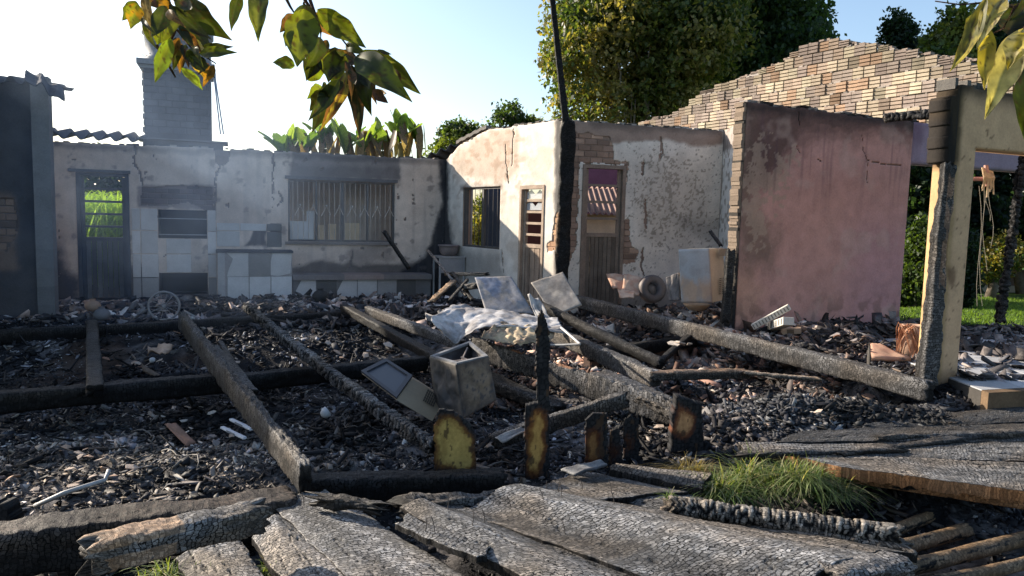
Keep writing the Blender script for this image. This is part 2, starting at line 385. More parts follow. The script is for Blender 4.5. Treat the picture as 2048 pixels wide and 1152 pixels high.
def build_wall(w, z0, ztop, top, openings, thick, colf, peel=None, step=.02, core=(.28, .2, .16), u0=0., bricks=None):
    """core with openings, then a plaster sheet in front that leaves the peeled places bare"""
    ex_u = [o[0] for o in openings] + [o[1] for o in openings]; ex_z = [o[2] for o in openings] + [o[3] for o in openings]
    def m_(us, zs):
        uc = (us[:-1] + us[1:]) / 2; zc = (zs[:-1] + zs[1:]) / 2; U_, Z_ = np.meshgrid(uc, zc, indexing='ij')
        k = Z_ < top(U_)
        for a, b, c, d in openings: k &= ~((U_ > a) & (U_ < b) & (Z_ > c) & (Z_ < d))
        return k, U_, Z_
    us = breaks(u0, w.L, .12, ex_u); zs = breaks(z0, ztop, .12, ex_z); k, _, _ = m_(us, zs)
    def ccol(U_, Z_):
        n = fbm(U_ * 5, Z_ * 5, 3)[..., None]; return np.array(core) * (.6 + .8 * n)
    w.slab('wall_core', us, zs, k, -.014, -thick, ccol, top)
    us = breaks(u0, w.L, step, ex_u); zs = breaks(z0, ztop, step, ex_z); k, U_, Z_ = m_(us, zs)
    if peel is not None: k &= ~(peel(U_, Z_) > .5)
    w.slab('plaster', us, zs, k, 0., -.012, colf, top)
def mixc(C, m_, col, s=1.): m_ = (m_ * s)[..., None]; return C * (1 - m_) + np.array(col) * m_

SOOT = (.035, .036, .042)
# =============================================================== BACK WALL
bwA = ond(95, 400, 11.95); bwB = ond(890, 430, 14.3)
du = (bwB - bwA)[:2]; du /= np.linalg.norm(du)
BA = bwA[:2] - du * 2.0
BW = Wall(BA, bwB[:2], 'back_wall', 'long smoke-greyed plaster wall at the back with a louvred door, an oven recess and a wide grille window', 'wall')
def popen(w, x0, y0, x1, y1):
    a = w.px(x0, (y0 + y1) / 2)[0]; b = w.px(x1, (y0 + y1) / 2)[0]; xm = (x0 + x1) / 2
    return (a, b, w.px(xm, y1)[1], w.px(xm, y0)[1])
BD = popen(BW, 155, 346, 260, 605); BD = (BD[0], BD[1], -.3, BD[3])
BO = popen(BW, 316, 420, 414, 477); BO2 = popen(BW, 319, 546, 416, 590)
BWIN = popen(BW, 576, 362, 789, 484)
_pt = [BW.px(95, 283), BW.px(450, 297), BW.px(890, 319)]
_tu = [-3] + [p[0] for p in _pt] + [20]; _tz = [_pt[0][1]] + [p[1] for p in _pt] + [_pt[-1][1]]
def bw_top(U_): return np.interp(U_, _tu, _tz) + .012 * (vn(U_ * 9, U_ * 0, 4) - .5)
PEEL_B = [BW.poly([(282, 372), (425, 372), (428, 412), (430, 432), (405, 418), (375, 405), (340, 412), (283, 413)]),
          BW.poly([(590, 300), (790, 305), (795, 355), (585, 350)]),
          BW.poly([(425, 292), (462, 296), (455, 325), (438, 335), (430, 315)])]
CR_B = [BW.poly([(272, 290), (268, 325), (280, 345), (283, 368)]), BW.poly([(440, 335), (430, 355), (433, 380), (428, 435)]),
        BW.poly([(546, 300), (545, 400)]), BW.poly([(560, 380), (565, 400), (556, 412)]), BW.poly([(703, 505), (700, 535)])]
def bw_col(U_, Z_):
    n = fbm(U_ * 1.3, Z_ * 1.3, 9)[..., None]
    C = np.array([.46, .375, .32]) * (1 - n) + np.array([.68, .58, .50]) * n
    C = mixc(C, polymask(U_, Z_, BW.poly([(60, 330), (150, 340), (160, 600), (60, 650)]), .1, .25, 4), (.30, .22, .19), .5)
    C = mixc(C, polymask(U_, Z_, BW.poly([(585, 298), (800, 303), (800, 360), (580, 355)]), .04, .03, 5), (.17, .155, .155), .85)
    C = mixc(C, polymask(U_, Z_, BW.poly([(278, 370), (430, 370), (432, 420), (275, 415)]), .04, .02, 6), (.16, .13, .13), .7)
    for k, (pl, rg, sf, st) in enumerate([
        ([(40, 500), (110, 470), (135, 540), (165, 560), (165, 680), (40, 680)], .12, .15, .95),
        ([(262, 520), (300, 545), (330, 560), (420, 575), (440, 640), (250, 640)], .06, .08, .9),
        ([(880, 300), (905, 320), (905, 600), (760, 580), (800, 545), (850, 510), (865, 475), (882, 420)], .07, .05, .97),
        ([(575, 535), (640, 520), (720, 530), (850, 525), (850, 560), (575, 560)], .05, .05, .8),
        ([(488, 492), (500, 478), (510, 452), (530, 448), (534, 492)], .03, .02, .95),
        ([(540, 447), (562, 447), (562, 492), (540, 492)], .02, .01, .95),
        ([(690, 500), (760, 480), (800, 520), (700, 540)], .08, .1, .5),
        ([(575, 330), (800, 335), (800, 370), (575, 364)], .04, .06, .35),
        ([(590, 555), (700, 555), (760, 560), (850, 560), (850, 600), (590, 600)], .1, .1, .6),
        ([(95, 283), (890, 318), (890, 330), (95, 295)], .04, .04, .5)]):
        C = mixc(C, polymask(U_, Z_, BW.poly(pl), rg, sf, 20 + k), SOOT, st)
    dr = sst(.55, .75, fbm(U_ * 9, Z_ * .7, 33)); C = mixc(C, dr, (.2, .18, .18), .25)
    sp = sst(.66, .75, fbm(U_ * 6, Z_ * 6, 44)); C = mixc(C, sp, (.14, .12, .12), .55)
    return C
def bw_peel(U_, Z_):
    m_ = np.zeros(U_.shape)
    for k, p in enumerate(PEEL_B[:1] + PEEL_B[2:]): m_ = np.maximum(m_, polymask(U_, Z_, p, .04, 0, 60 + k))
    for k, c in enumerate(CR_B): m_ = np.maximum(m_, linemask(U_, Z_, c, .017, 70 + k, .04))
    m_ = np.maximum(m_, (fbm(U_ * 7, Z_ * 7, 81) > .8))
    return m_
build_wall(BW, -.35, 3.0, bw_top, [BD, BO, BO2, BWIN], .17, bw_col, bw_peel, step=.022, core=(.2, .17, .16))

# white tiles on the oven block of the wall: every tile is its own piece
TILE_SHARED = {}
def tile_on(w, u0, u1, z0, z1, wf, col, parent, name='tile', mat=None, th=.008):
    mb = MB(); g = .004 if name == 'brick' else .007; b = .004
    u0 += g; u1 -= g; z0 += g; z1 -= g
    p = [w.W(u0, z0, wf), w.W(u1, z0, wf), w.W(u1, z1, wf), w.W(u0, z1, wf), w.W(u0 + b, z0 + b, wf + th), w.W(u1 - b, z0 + b, wf + th), w.W(u1 - b, z1 - b, wf + th), w.W(u0 + b, z1 - b, wf + th)]
    mb.add(p, [(4, 5, 6, 7), (0, 1, 5, 4), (1, 2, 6, 5), (2, 3, 7, 6), (3, 0, 4, 7)], col)
    return mb.build(name, mat or M_paint, parent)
tu = [BW.px(x, 500)[0] for x in (264, 282, 332, 383, 433)]; tz = [BW.px(350, y)[1] for y in (600, 555, 508, 462, 418)]
for i in range(4):
    for j in range(4):
        a, b, c, d = tu[i], tu[i + 1], tz[j], tz[j + 1]
        for o in (BO, BO2):
            if a < o[1] - .02 and b > o[0] + .02 and c < o[3] - .02 and d > o[2] + .02:
                if a < o[0] - .05 and b <= o[1]: b = o[0] - .002
                elif b > o[1] + .05 and a >= o[0]: a = o[1] + .002
                elif c < o[2] and d < o[3] + .02: d = o[2] - .002
                elif d > o[3]: c = o[3] + .002
                else: a = b
        if b - a < .05 or d - c < .04: continue
        g = random.uniform(.42, .58) * (.55 if j == 0 else 1)
        tile_on(BW, a, b, c, d, .002, (g, g * .97, g * .96), BW.root)
tu = [BW.px(x, 460)[0] for x in (433, 480, 533, 564)]; tz = [BW.px(480, y)[1] for y in (494, 462, 446)]
for i in range(3):
    for j in range(2):
        if i == 1 and j == 0: continue
        g = random.uniform(.4, .5); tile_on(BW, tu[i], tu[i + 1], tz[j], tz[j + 1], .002, (g * (.25 if i == 2 else 1),) * 3, BW.root)
# oven recess: back box and steel shelves
mb = MB(); 
for o in (BO, BO2):
    BW.box(mb, o[0] - .02, o[1] + .02, o[2] - .02, o[3] + .02, -.6, -.56, (.02, .02, .022))
    for a, b in ((o[0] - .03, o[0] - .002), (o[1] + .002, o[1] + .03)): BW.box(mb, a, b, o[2] - .02, o[3] + .02, -.56, -.175, (.03, .03, .03))
    BW.box(mb, o[0] - .02, o[1] + .02, o[3] + .002, o[3] + .03, -.56, -.175, (.03, .03, .03)); BW.box(mb, o[0] - .02, o[1] + .02, o[2] - .03, o[2] - .002, -.56, -.175, (.03, .03, .03))
mb.build('oven_recess', M_dark, BW.root)
for t in (.12, .68):
    mb = MB(); z = BO[2] + (BO[3] - BO[2]) * t; BW.box(mb, BO[0], BO[1], z, z + .012, -.05, -.02, (.3, .32, .35)); mb.build('steel_rack_bar', M_dark, BW.root)
# -------- door builder (parts of the wall it hangs in)
def louvre_door(w, o, split, nbar, fcol, bcol, z0, deep=-.06, panes=(), label=None, lean=0):
    f = .055; mb = MB()
    w.box(mb, o[0] + .002, o[0] + f, z0, o[3] - .002, deep - .05, deep + .075, fcol); w.box(mb, o[1] - f, o[1] - .002, z0, o[3] - .002, deep - .05, deep + .075, fcol)
    w.box(mb, o[0] + f, o[1] - f, o[3] - f, o[3] - .002, deep - .05, deep + .075, fcol)
    D = mb.build('door', M_wood, w.root); D['label'] = label
    a, b = o[0] + f + .004, o[1] - f - .004; s_ = .05; mb = MB()
    w.box(mb, a, a + s_, z0, o[3] - f - .004, deep - .03, deep + .02, fcol); w.box(mb, b - s_, b, z0, o[3] - f - .004, deep - .03, deep + .02, fcol)
    w.box(mb, a + s_, b - s_, split - .03, split + .03, deep - .03, deep + .021, fcol)
    mb.build('door_stile', M_wood, D)
    for k in range(nbar):
        z = split + (o[3] - f - split) * (k + 1) / (nbar + 1); mb = MB(); w.box(mb, a + s_, b - s_, z - .019, z + .019, deep - .03, deep + .022, fcol); mb.build('glazing_bar', M_wood, D)
    for k, kk in enumerate(panes):
        za = split + .03 + (o[3] - f - split) * kk / (nbar + 1); zb = za + (o[3] - f - split) / (nbar + 1) * .8
        mb = MB(); pts = [(a + s_, za), (b - s_, za), (b - s_, za + (zb - za) * .5), (a + (b - a) * .7, zb * .98 + za * .02), (a + (b - a) * .5, za + (zb - za) * .4), (a + (b - a) * .3, zb), (a + s_, za + (zb - za) * .7)]
        vs = [w.W(p[0], p[1], deep - .004) for p in pts] + [w.W(p[0], p[1], deep - .008) for p in pts]; n = len(pts)
        mb.add(vs, [tuple(range(n)), tuple(range(n, 2 * n))[::-1]] + [(i, i + n, (i + 1) % n + n, (i + 1) % n) for i in range(n)], (.5, .5, .5))
        mb.build('broken_pane', M_glass, D)
    nb = 7; bw_ = (b - a - 2 * s_) / nb
    for k in range(nb):
        mb = MB(); c = np.array(bcol) * random.uniform(.7, 1.2); w.box(mb, a + s_ + k * bw_ + .004, a + s_ + (k + 1) * bw_ - .004, z0, split - .03, deep - .02, deep + .004 + .005 * (k % 2), c)
        mb.build('door_board', M_wood, D)
    return D
louvre_door(BW, BD, BW.px(205, 478)[1], 4, (.055, .06, .07), (.09, .095, .10), -.05, label='dark charred louvred door in the back wall at the far left with green weeds seen through it')
mb = MB(); zt = BD[3]; BW.box(mb, BD[0] - .1, BD[1] + .03, zt + .003, zt + .05, -.05, .05, (.08, .085, .095)); mb.build('door_lintel', M_wood, BW.root)
# -------- grille windows
def grille_window(w, o, ncas, fcol, label, deco=True, barcol=(.42, .37, .33), nb=5, deep=-.07):
    f = .035
    mb = MB()
    w.box(mb, o[0] + .002, o[0] + f, o[2] + .002, o[3] - .002, deep - .04, deep + .04, fcol); w.box(mb, o[1] - f, o[1] - .002, o[2] + .002, o[3] - .002, deep - .04, deep + .04, fcol)
    w.box(mb, o[0] + f, o[1] - f, o[3] - f, o[3] - .002, deep - .04, deep + .04, fcol); w.box(mb, o[0] + f, o[1] - f, o[2] + .002, o[2] + f, deep - .04, deep + .04, fcol)
    D = mb.build('window', M_dark, w.root); D['label'] = label
    cw = (o[1] - o[0] - 2 * f) / ncas; h = o[3] - o[2]
    for k in range(ncas + 1):
        if 0 < k < ncas:
            mb = MB(); u = o[0] + f + cw * k; t_ = .03 if k == ncas // 2 else .018; w.box(mb, u - t_, u + t_, o[2] + f, o[3] - f, deep - .03, deep + .03, fcol); mb.build('mullion', M_dark, D)
    for k in range(ncas):
        for j in range(nb):
            u = o[0] + f + cw * k + cw * (j + .5) / nb; mb = MB(); mb.tube([w.W(u, o[2] + f, deep + .05), w.W(u + random.uniform(-.01, .01), o[3] - f, deep + .05)], .006, barcol, 5)
            mb.build('grille_bar', M_dark, D)
        if deco:
            for j in range(2):
                u = o[0] + f + cw * k + cw * (j + .35) / 2; z = o[2] + h * .42; mb = MB()
                mb.tube([w.W(u, z, deep + .062), w.W(u + cw * .2, z + h * .16, deep + .062), w.W(u + cw * .36, z + h * .02, deep + .062)], .007, (.6, .55, .5), 5)
                mb.lathe(w.W(u + cw * .2, z + h * .17, deep + .062), [(0.001, -.012), (.018, -.006), (.018, .006), (.001, .012)], 8, (.4, .38, .36), w.n)
                mb.build('grille_ornament', M_dark, D)
    return D
gw = grille_window(BW, BWIN, 4, (.10, .095, .095), 'wide four-casement window with ornamental iron grille in the back wall')
mb = MB(); zs_ = BWIN[2]
for (ua, ub, za, zb) in ((0.02, .24, 0, .33), (.17, .245, .28, .5)):
    W_ = BWIN[1] - BWIN[0]; H_ = BWIN[3] - BWIN[2]
    BW.box(mb, BWIN[0] + W_ * ua, BWIN[0] + W_ * ub, zs_ + H_ * za + .04, zs_ + H_ * zb, -.076, -.072, (.5, .5, .5))
mb.build('broken_pane', M_glass, gw)
mb = MB(); BW.box(mb, BWIN[0] - .05, BWIN[1] + .05, BWIN[3] + .003, BWIN[3] + .06, -.06, .035, (.12, .115, .12)); mb.build('window_lintel', M_wood, BW.root)
mb = MB(); BW.box(mb, BWIN[0] - .05, BWIN[1] + .05, BWIN[2] - .05, BWIN[2] - .003, -.06, .045, (.2, .18, .17)); mb.build('window_sill', M_plaster, BW.root)

# -------- tiled stove block
sa = BW.px(437, 545)[0]; sb = BW.px(580, 545)[0]; szt = BW.px(505, 503)[1]
ST = thing('tiled_stove', 'white tiled masonry stove block with a burnt hob against the back wall', 'stove', BW.W((sa + sb) / 2, 0, .3))
mb = MB(); BW.box(mb, sa, sb, -.2, szt, .02, .5, (.3, .28, .27)); mb.build('stove_body', M_plaster, ST)
mb = MB(); BW.box(mb, sa - .03, sb + .02, szt + .003, szt + .04, .02, .53, (.07, .07, .075)); mb.build('stove_top', M_plaster, ST)
def quad_tile(w, pts, wf, col, parent, name='tile', mat=None):
    mb = MB(); n = len(pts); vs = [w.W(p[0], p[1], wf) for p in pts] + [w.W(p[0], p[1], wf + .008) for p in pts]
    mb.add(vs, [tuple(range(n, 2 * n))] + [(i, (i + 1) % n, (i + 1) % n + n, i + n) for i in range(n)], col); return mb.build(name, mat or M_paint, parent)
zb0 = -.05; zmid = (szt + zb0) / 2 + .02; uu = [sa + .14, sa + .14 + (sb - sa - .14) / 3, sa + .14 + (sb - sa - .14) * 2 / 3, sb]
mb = MB(); BW.box(mb, sa, sa + .11, zb0, szt, .5, .53, (.35, .34, .34)); mb.build('stove_pilaster', M_plaster, ST)
for i in range(3):
    tile_on(BW, uu[i], uu[i + 1], zb0, zmid, .502, (.5 + .04 * i,) * 3, ST)
    a, b = uu[i], uu[i + 1]
    shp = [[(a, zmid), (b - .01, zmid), (b - .01, szt), (a, szt), (a + .1, szt - .1), (a + .03, zmid + .12)], [(a, zmid), (b, zmid), (b, szt - .05), (b - .05, szt), (a, szt)], [(a, zmid + .02), (a + .12, zmid), (b - .03, zmid + .05), (b, szt), (a + .03, szt), (a, zmid + .25)]][i]
    quad_tile(BW, shp, .502, (.22, .21, .2) if i == 1 else (.48, .47, .46), ST, 'chipped_tile')
# soot patches are their own crusts on the stove front
# -------- bench
ba = sb + .01; bb = BW.px(850, 548)[0]; bz = BW.px(700, 545)[1]
BN = thing('masonry_bench', 'long low masonry bench with cracked tiles under the grille window', 'bench', BW.W((ba + bb) / 2, 0, .25))
mb = MB(); n_ = 14
for k in range(n_):
    a = ba + (bb - ba) * k / n_; b = ba + (bb - ba) * (k + 1) / n_; c = (.28, .22, .2) if 5 <= k < 9 else (.19, .17, .165); BW.box(mb, a, b - .001, bz - .09, bz, .02, .52, c)
mb.build('bench_top', M_plaster, BN)
mb = MB(); BW.box(mb, ba, bb, -.25, bz - .093, .02, .44, (.17, .16, .16)); mb.build('bench_base', M_plaster, BN)
for k in range(6):
    a = ba + (bb - ba) * (.02 + k * .145); b = a + (bb - ba) * .14; g = (.5, .08, .48, .46, .3, .09)[k]
    sh = [(a, -.12), (b, -.12), (b, bz - .1), (a + (.1 if k in (0, 2) else 0), bz - .1), (a, bz - .3)]
    quad_tile(BW, sh, .442, (g, g * .96, g * .95), BN, 'bench_tile')

# =============================================================== SIDE WALL (faces the sun)
C0 = BW.O + BW.u * BW.L
swB = ond(1121, 400, 11.2)
SW = Wall(C0[:2], swB[:2], 'gable_side_wall', 'sunlit cream side wall with a sloping top, a barred window and a narrow louvred door')
_s = [SW.px(x, y) for x, y in ((893, 319), (920, 290), (972, 261), (1050, 249), (1121, 240))]
def sw_top(U_): return np.interp(U_, [p[0] for p in _s], [p[1] for p in _s]) + .02 * (vn(U_ * 11, U_ * 0, 4) - .5)
SWIN = popen(SW, 925, 374, 1000, 496); SD = popen(SW, 1038, 371, 1087, 600); SD = (SD[0], SD[1], -.3, SD[3])
def sw_col(U_, Z_):
    n = fbm(U_ * 1.6, Z_ * 1.6, 19)[..., None]
    C = np.array([.60, .54, .47]) * (1 - n) + np.array([.72, .67, .60]) * n
    C = mixc(C, polymask(U_, Z_, SW.poly([(915, 300), (985, 262), (1040, 252), (1035, 345), (1000, 365), (940, 355), (905, 335)]), .08, .08, 7), (.42, .31, .24), .7)
    C = mixc(C, sst(.52, .66, fbm(U_ * 6, Z_ * 12, 51)) * polymask(U_, Z_, SW.poly([(900, 250), (1060, 250), (1050, 400), (900, 400)]), .1, .3, 8), (.36, .25, .18), .6)
    C = mixc(C, sst(.55, .7, fbm(U_ * 2.5, Z_ * 3, 52)), (.42, .34, .27), .4)
    for k, (pl, rg, sf, st) in enumerate([
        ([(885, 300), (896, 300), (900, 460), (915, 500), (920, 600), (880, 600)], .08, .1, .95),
        ([(920, 500), (1000, 505), (1010, 560), (915, 560)], .08, .1, .45),
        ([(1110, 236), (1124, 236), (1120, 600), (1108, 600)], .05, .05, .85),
        ([(920, 370), (1005, 370), (1005, 380), (920, 380)], .03, .04, .5)]):
        C = mixc(C, polymask(U_, Z_, SW.poly(pl), rg, sf, 80 + k), SOOT, st)
    return C
CR_S = [SW.poly([(1012, 290), (1013, 320), (1016, 355)]), SW.poly([(1028, 255), (1024, 330)]), SW.poly([(1112, 430), (1106, 480), (1102, 500)]), SW.poly([(1003, 500), (1008, 545)]), SW.poly([(1014, 350), (1018, 365)])]
PE_S = SW.poly([(1092, 488), (1106, 482), (1110, 430), (1120, 420), (1118, 500), (1096, 505)])
def sw_peel(U_, Z_):
    m_ = polymask(U_, Z_, PE_S, .04, 0, 3)
    for k, c in enumerate(CR_S): m_ = np.maximum(m_, linemask(U_, Z_, c, .014, 90 + k, .04))
    return m_
build_wall(SW, -.3, 3.2, sw_top, [SWIN, SD], .17, sw_col, sw_peel, step=.022, core=(.33, .22, .16))
grille_window(SW, SWIN, 2, (.09, .085, .08), 'barred iron window in the sunlit side wall', deco=False, barcol=(.1, .09, .085), nb=4)
louvre_door(SW, SD, SW.px(1062, 492)[1], 4, (.34, .26, .2), (.28, .21, .16), -.1, panes=(3, 4), label='narrow louvred door with broken panes in the sunlit side wall')

# =============================================================== INNER WALL
iwA = ond(1126, 400, 11.25); iwB = ond(1441, 400, 11.95)
IW = Wall(iwA[:2], iwB[:2], 'inner_wall', 'blistered white plaster wall with bare brick around its half-louvred wooden door')
ID = popen(IW, 1162, 330, 1248, 585); ID = (ID[0], ID[1], .0, ID[3])
_i = [IW.px(x, y) for x, y in ((1130, 241), (1200, 245), (1300, 252), (1441, 262))]
def iw_top(U_): return np.interp(U_, [p[0] for p in _i], [p[1] for p in _i]) + .012 * (vn(U_ * 11, U_ * 0, 4) - .5)
def iw_col(U_, Z_):
    n = fbm(U_ * 2, Z_ * 2, 29)[..., None]
    C = np.array([.62, .55, .47]) * (1 - n) + np.array([.80, .74, .66]) * n
    blob = polymask(U_, Z_, IW.poly([(1255, 330), (1300, 300), (1390, 310), (1430, 380), (1425, 480), (1340, 490), (1270, 440)]), .15, .3, 12)
    q_ = fbm(U_ * 30, Z_ * 30, 5, 3); cl_ = fbm(U_ * 4, Z_ * 4, 6); sp = q_ > .74 - .16 * blob - .22 * (cl_ - .5)
    C = mixc(C, sp.astype(float), (.27, .235, .19), .9)
    C = mixc(C, blob, (.36, .32, .27), .45)
    C = mixc(C, polymask(U_, Z_, IW.poly([(1120, 230), (1445, 250), (1445, 292), (1380, 290), (1330, 280), (1220, 288), (1120, 285)]), .05, .03, 13), (.27, .19, .15), .92)
    for k, (pl, rg, sf, st) in enumerate([
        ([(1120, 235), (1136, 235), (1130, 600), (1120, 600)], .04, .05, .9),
        ([(1340, 440), (1345, 430), (1455, 440), (1455, 500), (1400, 480)], .08, .1, .3),
        ([(1200, 560), (1450, 575), (1450, 640), (1150, 640)], .08, .1, .6),
        ([(1180, 238), (1445, 250), (1445, 268), (1180, 256)], .05, .05, .5)]):
        C = mixc(C, polymask(U_, Z_, IW.poly(pl), rg, sf, 100 + k), SOOT, st)
    return C
PE_I = [IW.poly([(1120, 262), (1222, 275), (1228, 320), (1258, 328), (1252, 360), (1248, 330), (1160, 326), (1157, 400), (1152, 500), (1140, 520), (1120, 600)]),
        IW.poly([(1243, 438), (1262, 440), (1262, 490), (1275, 502), (1272, 528), (1243, 528)]),
        IW.poly([(1250, 335), (1258, 340), (1250, 380)])]
CR_I = [IW.poly([(1290, 400), (1292, 455)]), IW.poly([(1287, 325), (1286, 350)]), IW.poly([(1286, 498), (1282, 530), (1288, 552)]), IW.poly([(1323, 275), (1321, 300)]), IW.poly([(1325, 300), (1322, 315)])]
def iw_peel(U_, Z_):
    m_ = np.zeros(U_.shape)
    for k, p in enumerate(PE_I): m_ = np.maximum(m_, polymask(U_, Z_, p, .05, 0, 110 + k, 8))
    for k, c in enumerate(CR_I): m_ = np.maximum(m_, linemask(U_, Z_, c, .02, 120 + k, .03))
    return m_
build_wall(IW, -.1, 3.2, iw_top, [ID], .16, iw_col, iw_peel, step=.016, core=(.26, .19, .15))
# bare bricks where the plaster fell
def bare_bricks(w, polys, bw_=.2, bh=.085, seed=1, holes=(), cols=((.34, .225, .165), (.38, .26, .19), (.28, .19, .145))):
    us = [p[0] for pl in polys for p in pl]; zs = [p[1] for pl in polys for p in pl]; r = random.Random(seed)
    z = min(zs); row = 0
    while z < max(zs):
        u = min(us) - (row % 2) * bw_ / 2
        while u < max(us):
            c = np.array([[u + bw_ / 2, z + bh / 2], [u + .03, z + bh / 2], [u + bw_ - .03, z + bh / 2]])
            a = max(u, 0.0); b = min(u + bw_, w.L)
            if any(inpoly(c[:, 0], c[:, 1], pl).any() for pl in polys) and b - a > .04:
                bad = [h for h in holes if a < h[1] and b > h[0] and z < h[3] and z + bh > h[2]]
                for h in bad:
                    if a < h[0]: b = h[0] - .003
                    else: a = h[1] + .003
                if b - a > .03:
                    col = np.array(r.choice(cols)) * r.uniform(.75, 1.15); tile_on(w, a, b, z, z + bh, -.0135, col, w.root, 'brick', M_brick, th=.008 + r.uniform(0, .003))
            u += bw_
        z += bh + .006; row += 1
bare_bricks(IW, PE_I, holes=[ID])
bare_bricks(SW, [PE_S], seed=4, cols=((.45, .27, .17), (.5, .32, .2)))
bare_bricks(BW, PEEL_B[:1], seed=5, cols=((.13, .11, .11), (.16, .13, .13)))
dI = louvre_door(IW, ID, IW.px(1200, 470)[1], 3, (.24, .18, .14), (.15, .12, .095), .15, label='half-louvred wooden door with scorched lower boards in the bare brick of the inner wall')
# return wall between the inner wall and the pink wall
rwB = ond(1480, 400, 10.9)
RW = Wall((IW.O + IW.u * IW.L)[:2], rwB[:2], 'short_return_wall', 'short blistered white wall joining the inner wall beside the pink wall')
RA = RW.px(1445, 262)[1]
build_wall(RW, -.1, 3.2, lambda U_: RA + 0 * U_ + .01 * vn(U_ * 9, U_ * 0, 2), [], .15,
           lambda U_, Z_: mixc(mixc(np.ones(U_.shape + (3,)) * np.array([.68, .65, .61]), ((vor(U_ * 14, Z_ * 14, 8)[1] > .75)).astype(float), (.3, .26, .22), .8), sst(2.55, 2.7, Z_), (.2, .16, .14), .8), None, step=.02)

# =============================================================== PINK WALL
pwA = ond(1484, 400, 9.05); pwB = ond(1816, 400, 10.2)
PW = Wall(pwA[:2], pwB[:2], 'pink_wall', 'tall free-standing dusty pink wall with a sooty top edge')
_p = [PW.px(x, y) for x, y in ((1482, 203), (1600, 217), (1700, 230), (1822, 243))]
def pw_top(U_): return np.interp(U_, [p[0] for p in _p], [p[1] for p in _p]) + .03 * (vn(U_ * 7, U_ * 0, 14) - .5)
def pw_col(U_, Z_):
    n = fbm(U_ * 1.5, Z_ * 1.5, 39)[..., None]
    C = np.array([.44, .235, .20]) * (1 - n) + np.array([.50, .28, .24]) * n
    C = mixc(C, polymask(U_, Z_, PW.poly([(1700, 430), (1830, 430), (1830, 660), (1700, 660)]), .1, .4, 2), (.42, .23, .25), .6)
    C = mixc(C, polymask(U_, Z_, PW.poly([(1460, 540), (1500, 540), (1530, 600), (1510, 670), (1460, 670)]), .1, .15, 3), (.42, .25, .17), .6)
    m_ = polymask(U_, Z_, PW.poly([(1475, 200), (1840, 240), (1840, 292), (1770, 268), (1680, 285), (1640, 270), (1590, 300), (1560, 340), (1520, 370), (1475, 420)]), .12, .18, 4)
    C = mixc(C, m_, (.075, .048, .042), .85)
    C = mixc(C, polymask(U_, Z_, PW.poly([(1475, 215), (1500, 215), (1510, 420), (1560, 480), (1540, 540), (1480, 540), (1470, 500)]), .15, .15, 5), (.17, .115, .09), .8)
    bl = polymask(U_, Z_, PW.poly([(1490, 290), (1570, 280), (1600, 330), (1560, 400), (1550, 480), (1500, 520), (1480, 420)]), .15, .2, 6)
    sp = ((fbm(U_ * 18, Z_ * 18, 17) * .5 + fbm(U_ * 5, Z_ * 5, 18) * .5 + .25 * bl) > .72) & (bl > .2)
    C = mixc(C, sp.astype(float), (.36, .26, .2), .7)
    C = mixc(C, sst(.55, .8, fbm(U_ * 14, Z_ * .9, 23)) * sst(1.2, 2.6, Z_), (.1, .06, .07), .5)
    C = mixc(C, sst(.52, .62, fbm(U_ * 7, Z_ * 7, 87)) * sst(.8, .2, Z_), (.16, .10, .08), .7)
    C = mixc(C, sst(.6, .72, fbm(U_ * 3, Z_ * 3, 89)), (.46, .33, .28), .35)
    C = mixc(C, polymask(U_, Z_, PW.poly([(1470, 195), (1840, 235), (1840, 262), (1470, 222)]), .04, .06, 7), (.035, .03, .03), .8)
    return C
CR_P = [PW.poly([(1600, 215), (1598, 250)]), PW.poly([(1724, 270), (1726, 300), (1735, 325), (1734, 365)]), PW.poly([(1592, 290), (1598, 305)]), PW.poly([(1636, 318), (1642, 324)]), PW.poly([(1735, 322), (1800, 332)])]
def pw_peel(U_, Z_):
    m_ = np.zeros(U_.shape)
    for k, c in enumerate(CR_P): m_ = np.maximum(m_, linemask(U_, Z_, c, .007, 120 + k, .02))
    return m_
build_wall(PW, .0, 3.3, pw_top, [], .16, pw_col, pw_peel, step=.018, core=(.2, .14, .12))
# the raw end of the pink wall, broken plaster edge
mb = MB(); zt = float(pw_top(np.array(0.))); z = .05
while z < zt:
    h = random.uniform(.02, .06); d = random.uniform(.0, .025); c = np.array([.2, .155, .12]) * random.uniform(.75, 1.1) if z > 1.1 else np.array([.03, .03, .03])
    if random.random() < .12: c = np.array([.05, .045, .04])
    PW.box(mb, -.03 - d, -.002, z, min(z + h, zt), -.165, -.005 - d * .3, c); z += h + .002
mb.build('broken_wall_end', M_plaster, PW.root)
# top debris rim
mb = MB()
for k in range(60):
    u = PW.L * random.random(); z = float(pw_top(np.array(u))); s_ = random.uniform(.03, .09); g = random.choice([.04, .06, .25])
    PW.box(mb, u, u + s_ * 2, z, z + s_ * .35, -.15, -.01, (g, g * .9, g * .85))
mb.build('mortar_rim', M_plaster, PW.root)['kind'] = 'stuff'

for W__, tf, nn_, nm in ((BW, bw_top, 90, 'broken_rim'), (IW, iw_top, 70, 'broken_rim'), (SW, sw_top, 70, 'broken_rim')):
    mb = MB()
    for k in range(nn_):
        u = W__.L * random.random() * .98; z = float(tf(np.array(u))); s_ = random.uniform(.015, .06); g = random.choice([.06, .12, .3]); W__.box(mb, u, u + s_ * 2, z - .01, z + s_ * random.uniform(.2, .6), -.14, random.uniform(-.03, .004), (g * 1.1, g, g * .9))
    mb.build(nm, M_plaster, W__.root)['kind'] = 'stuff'
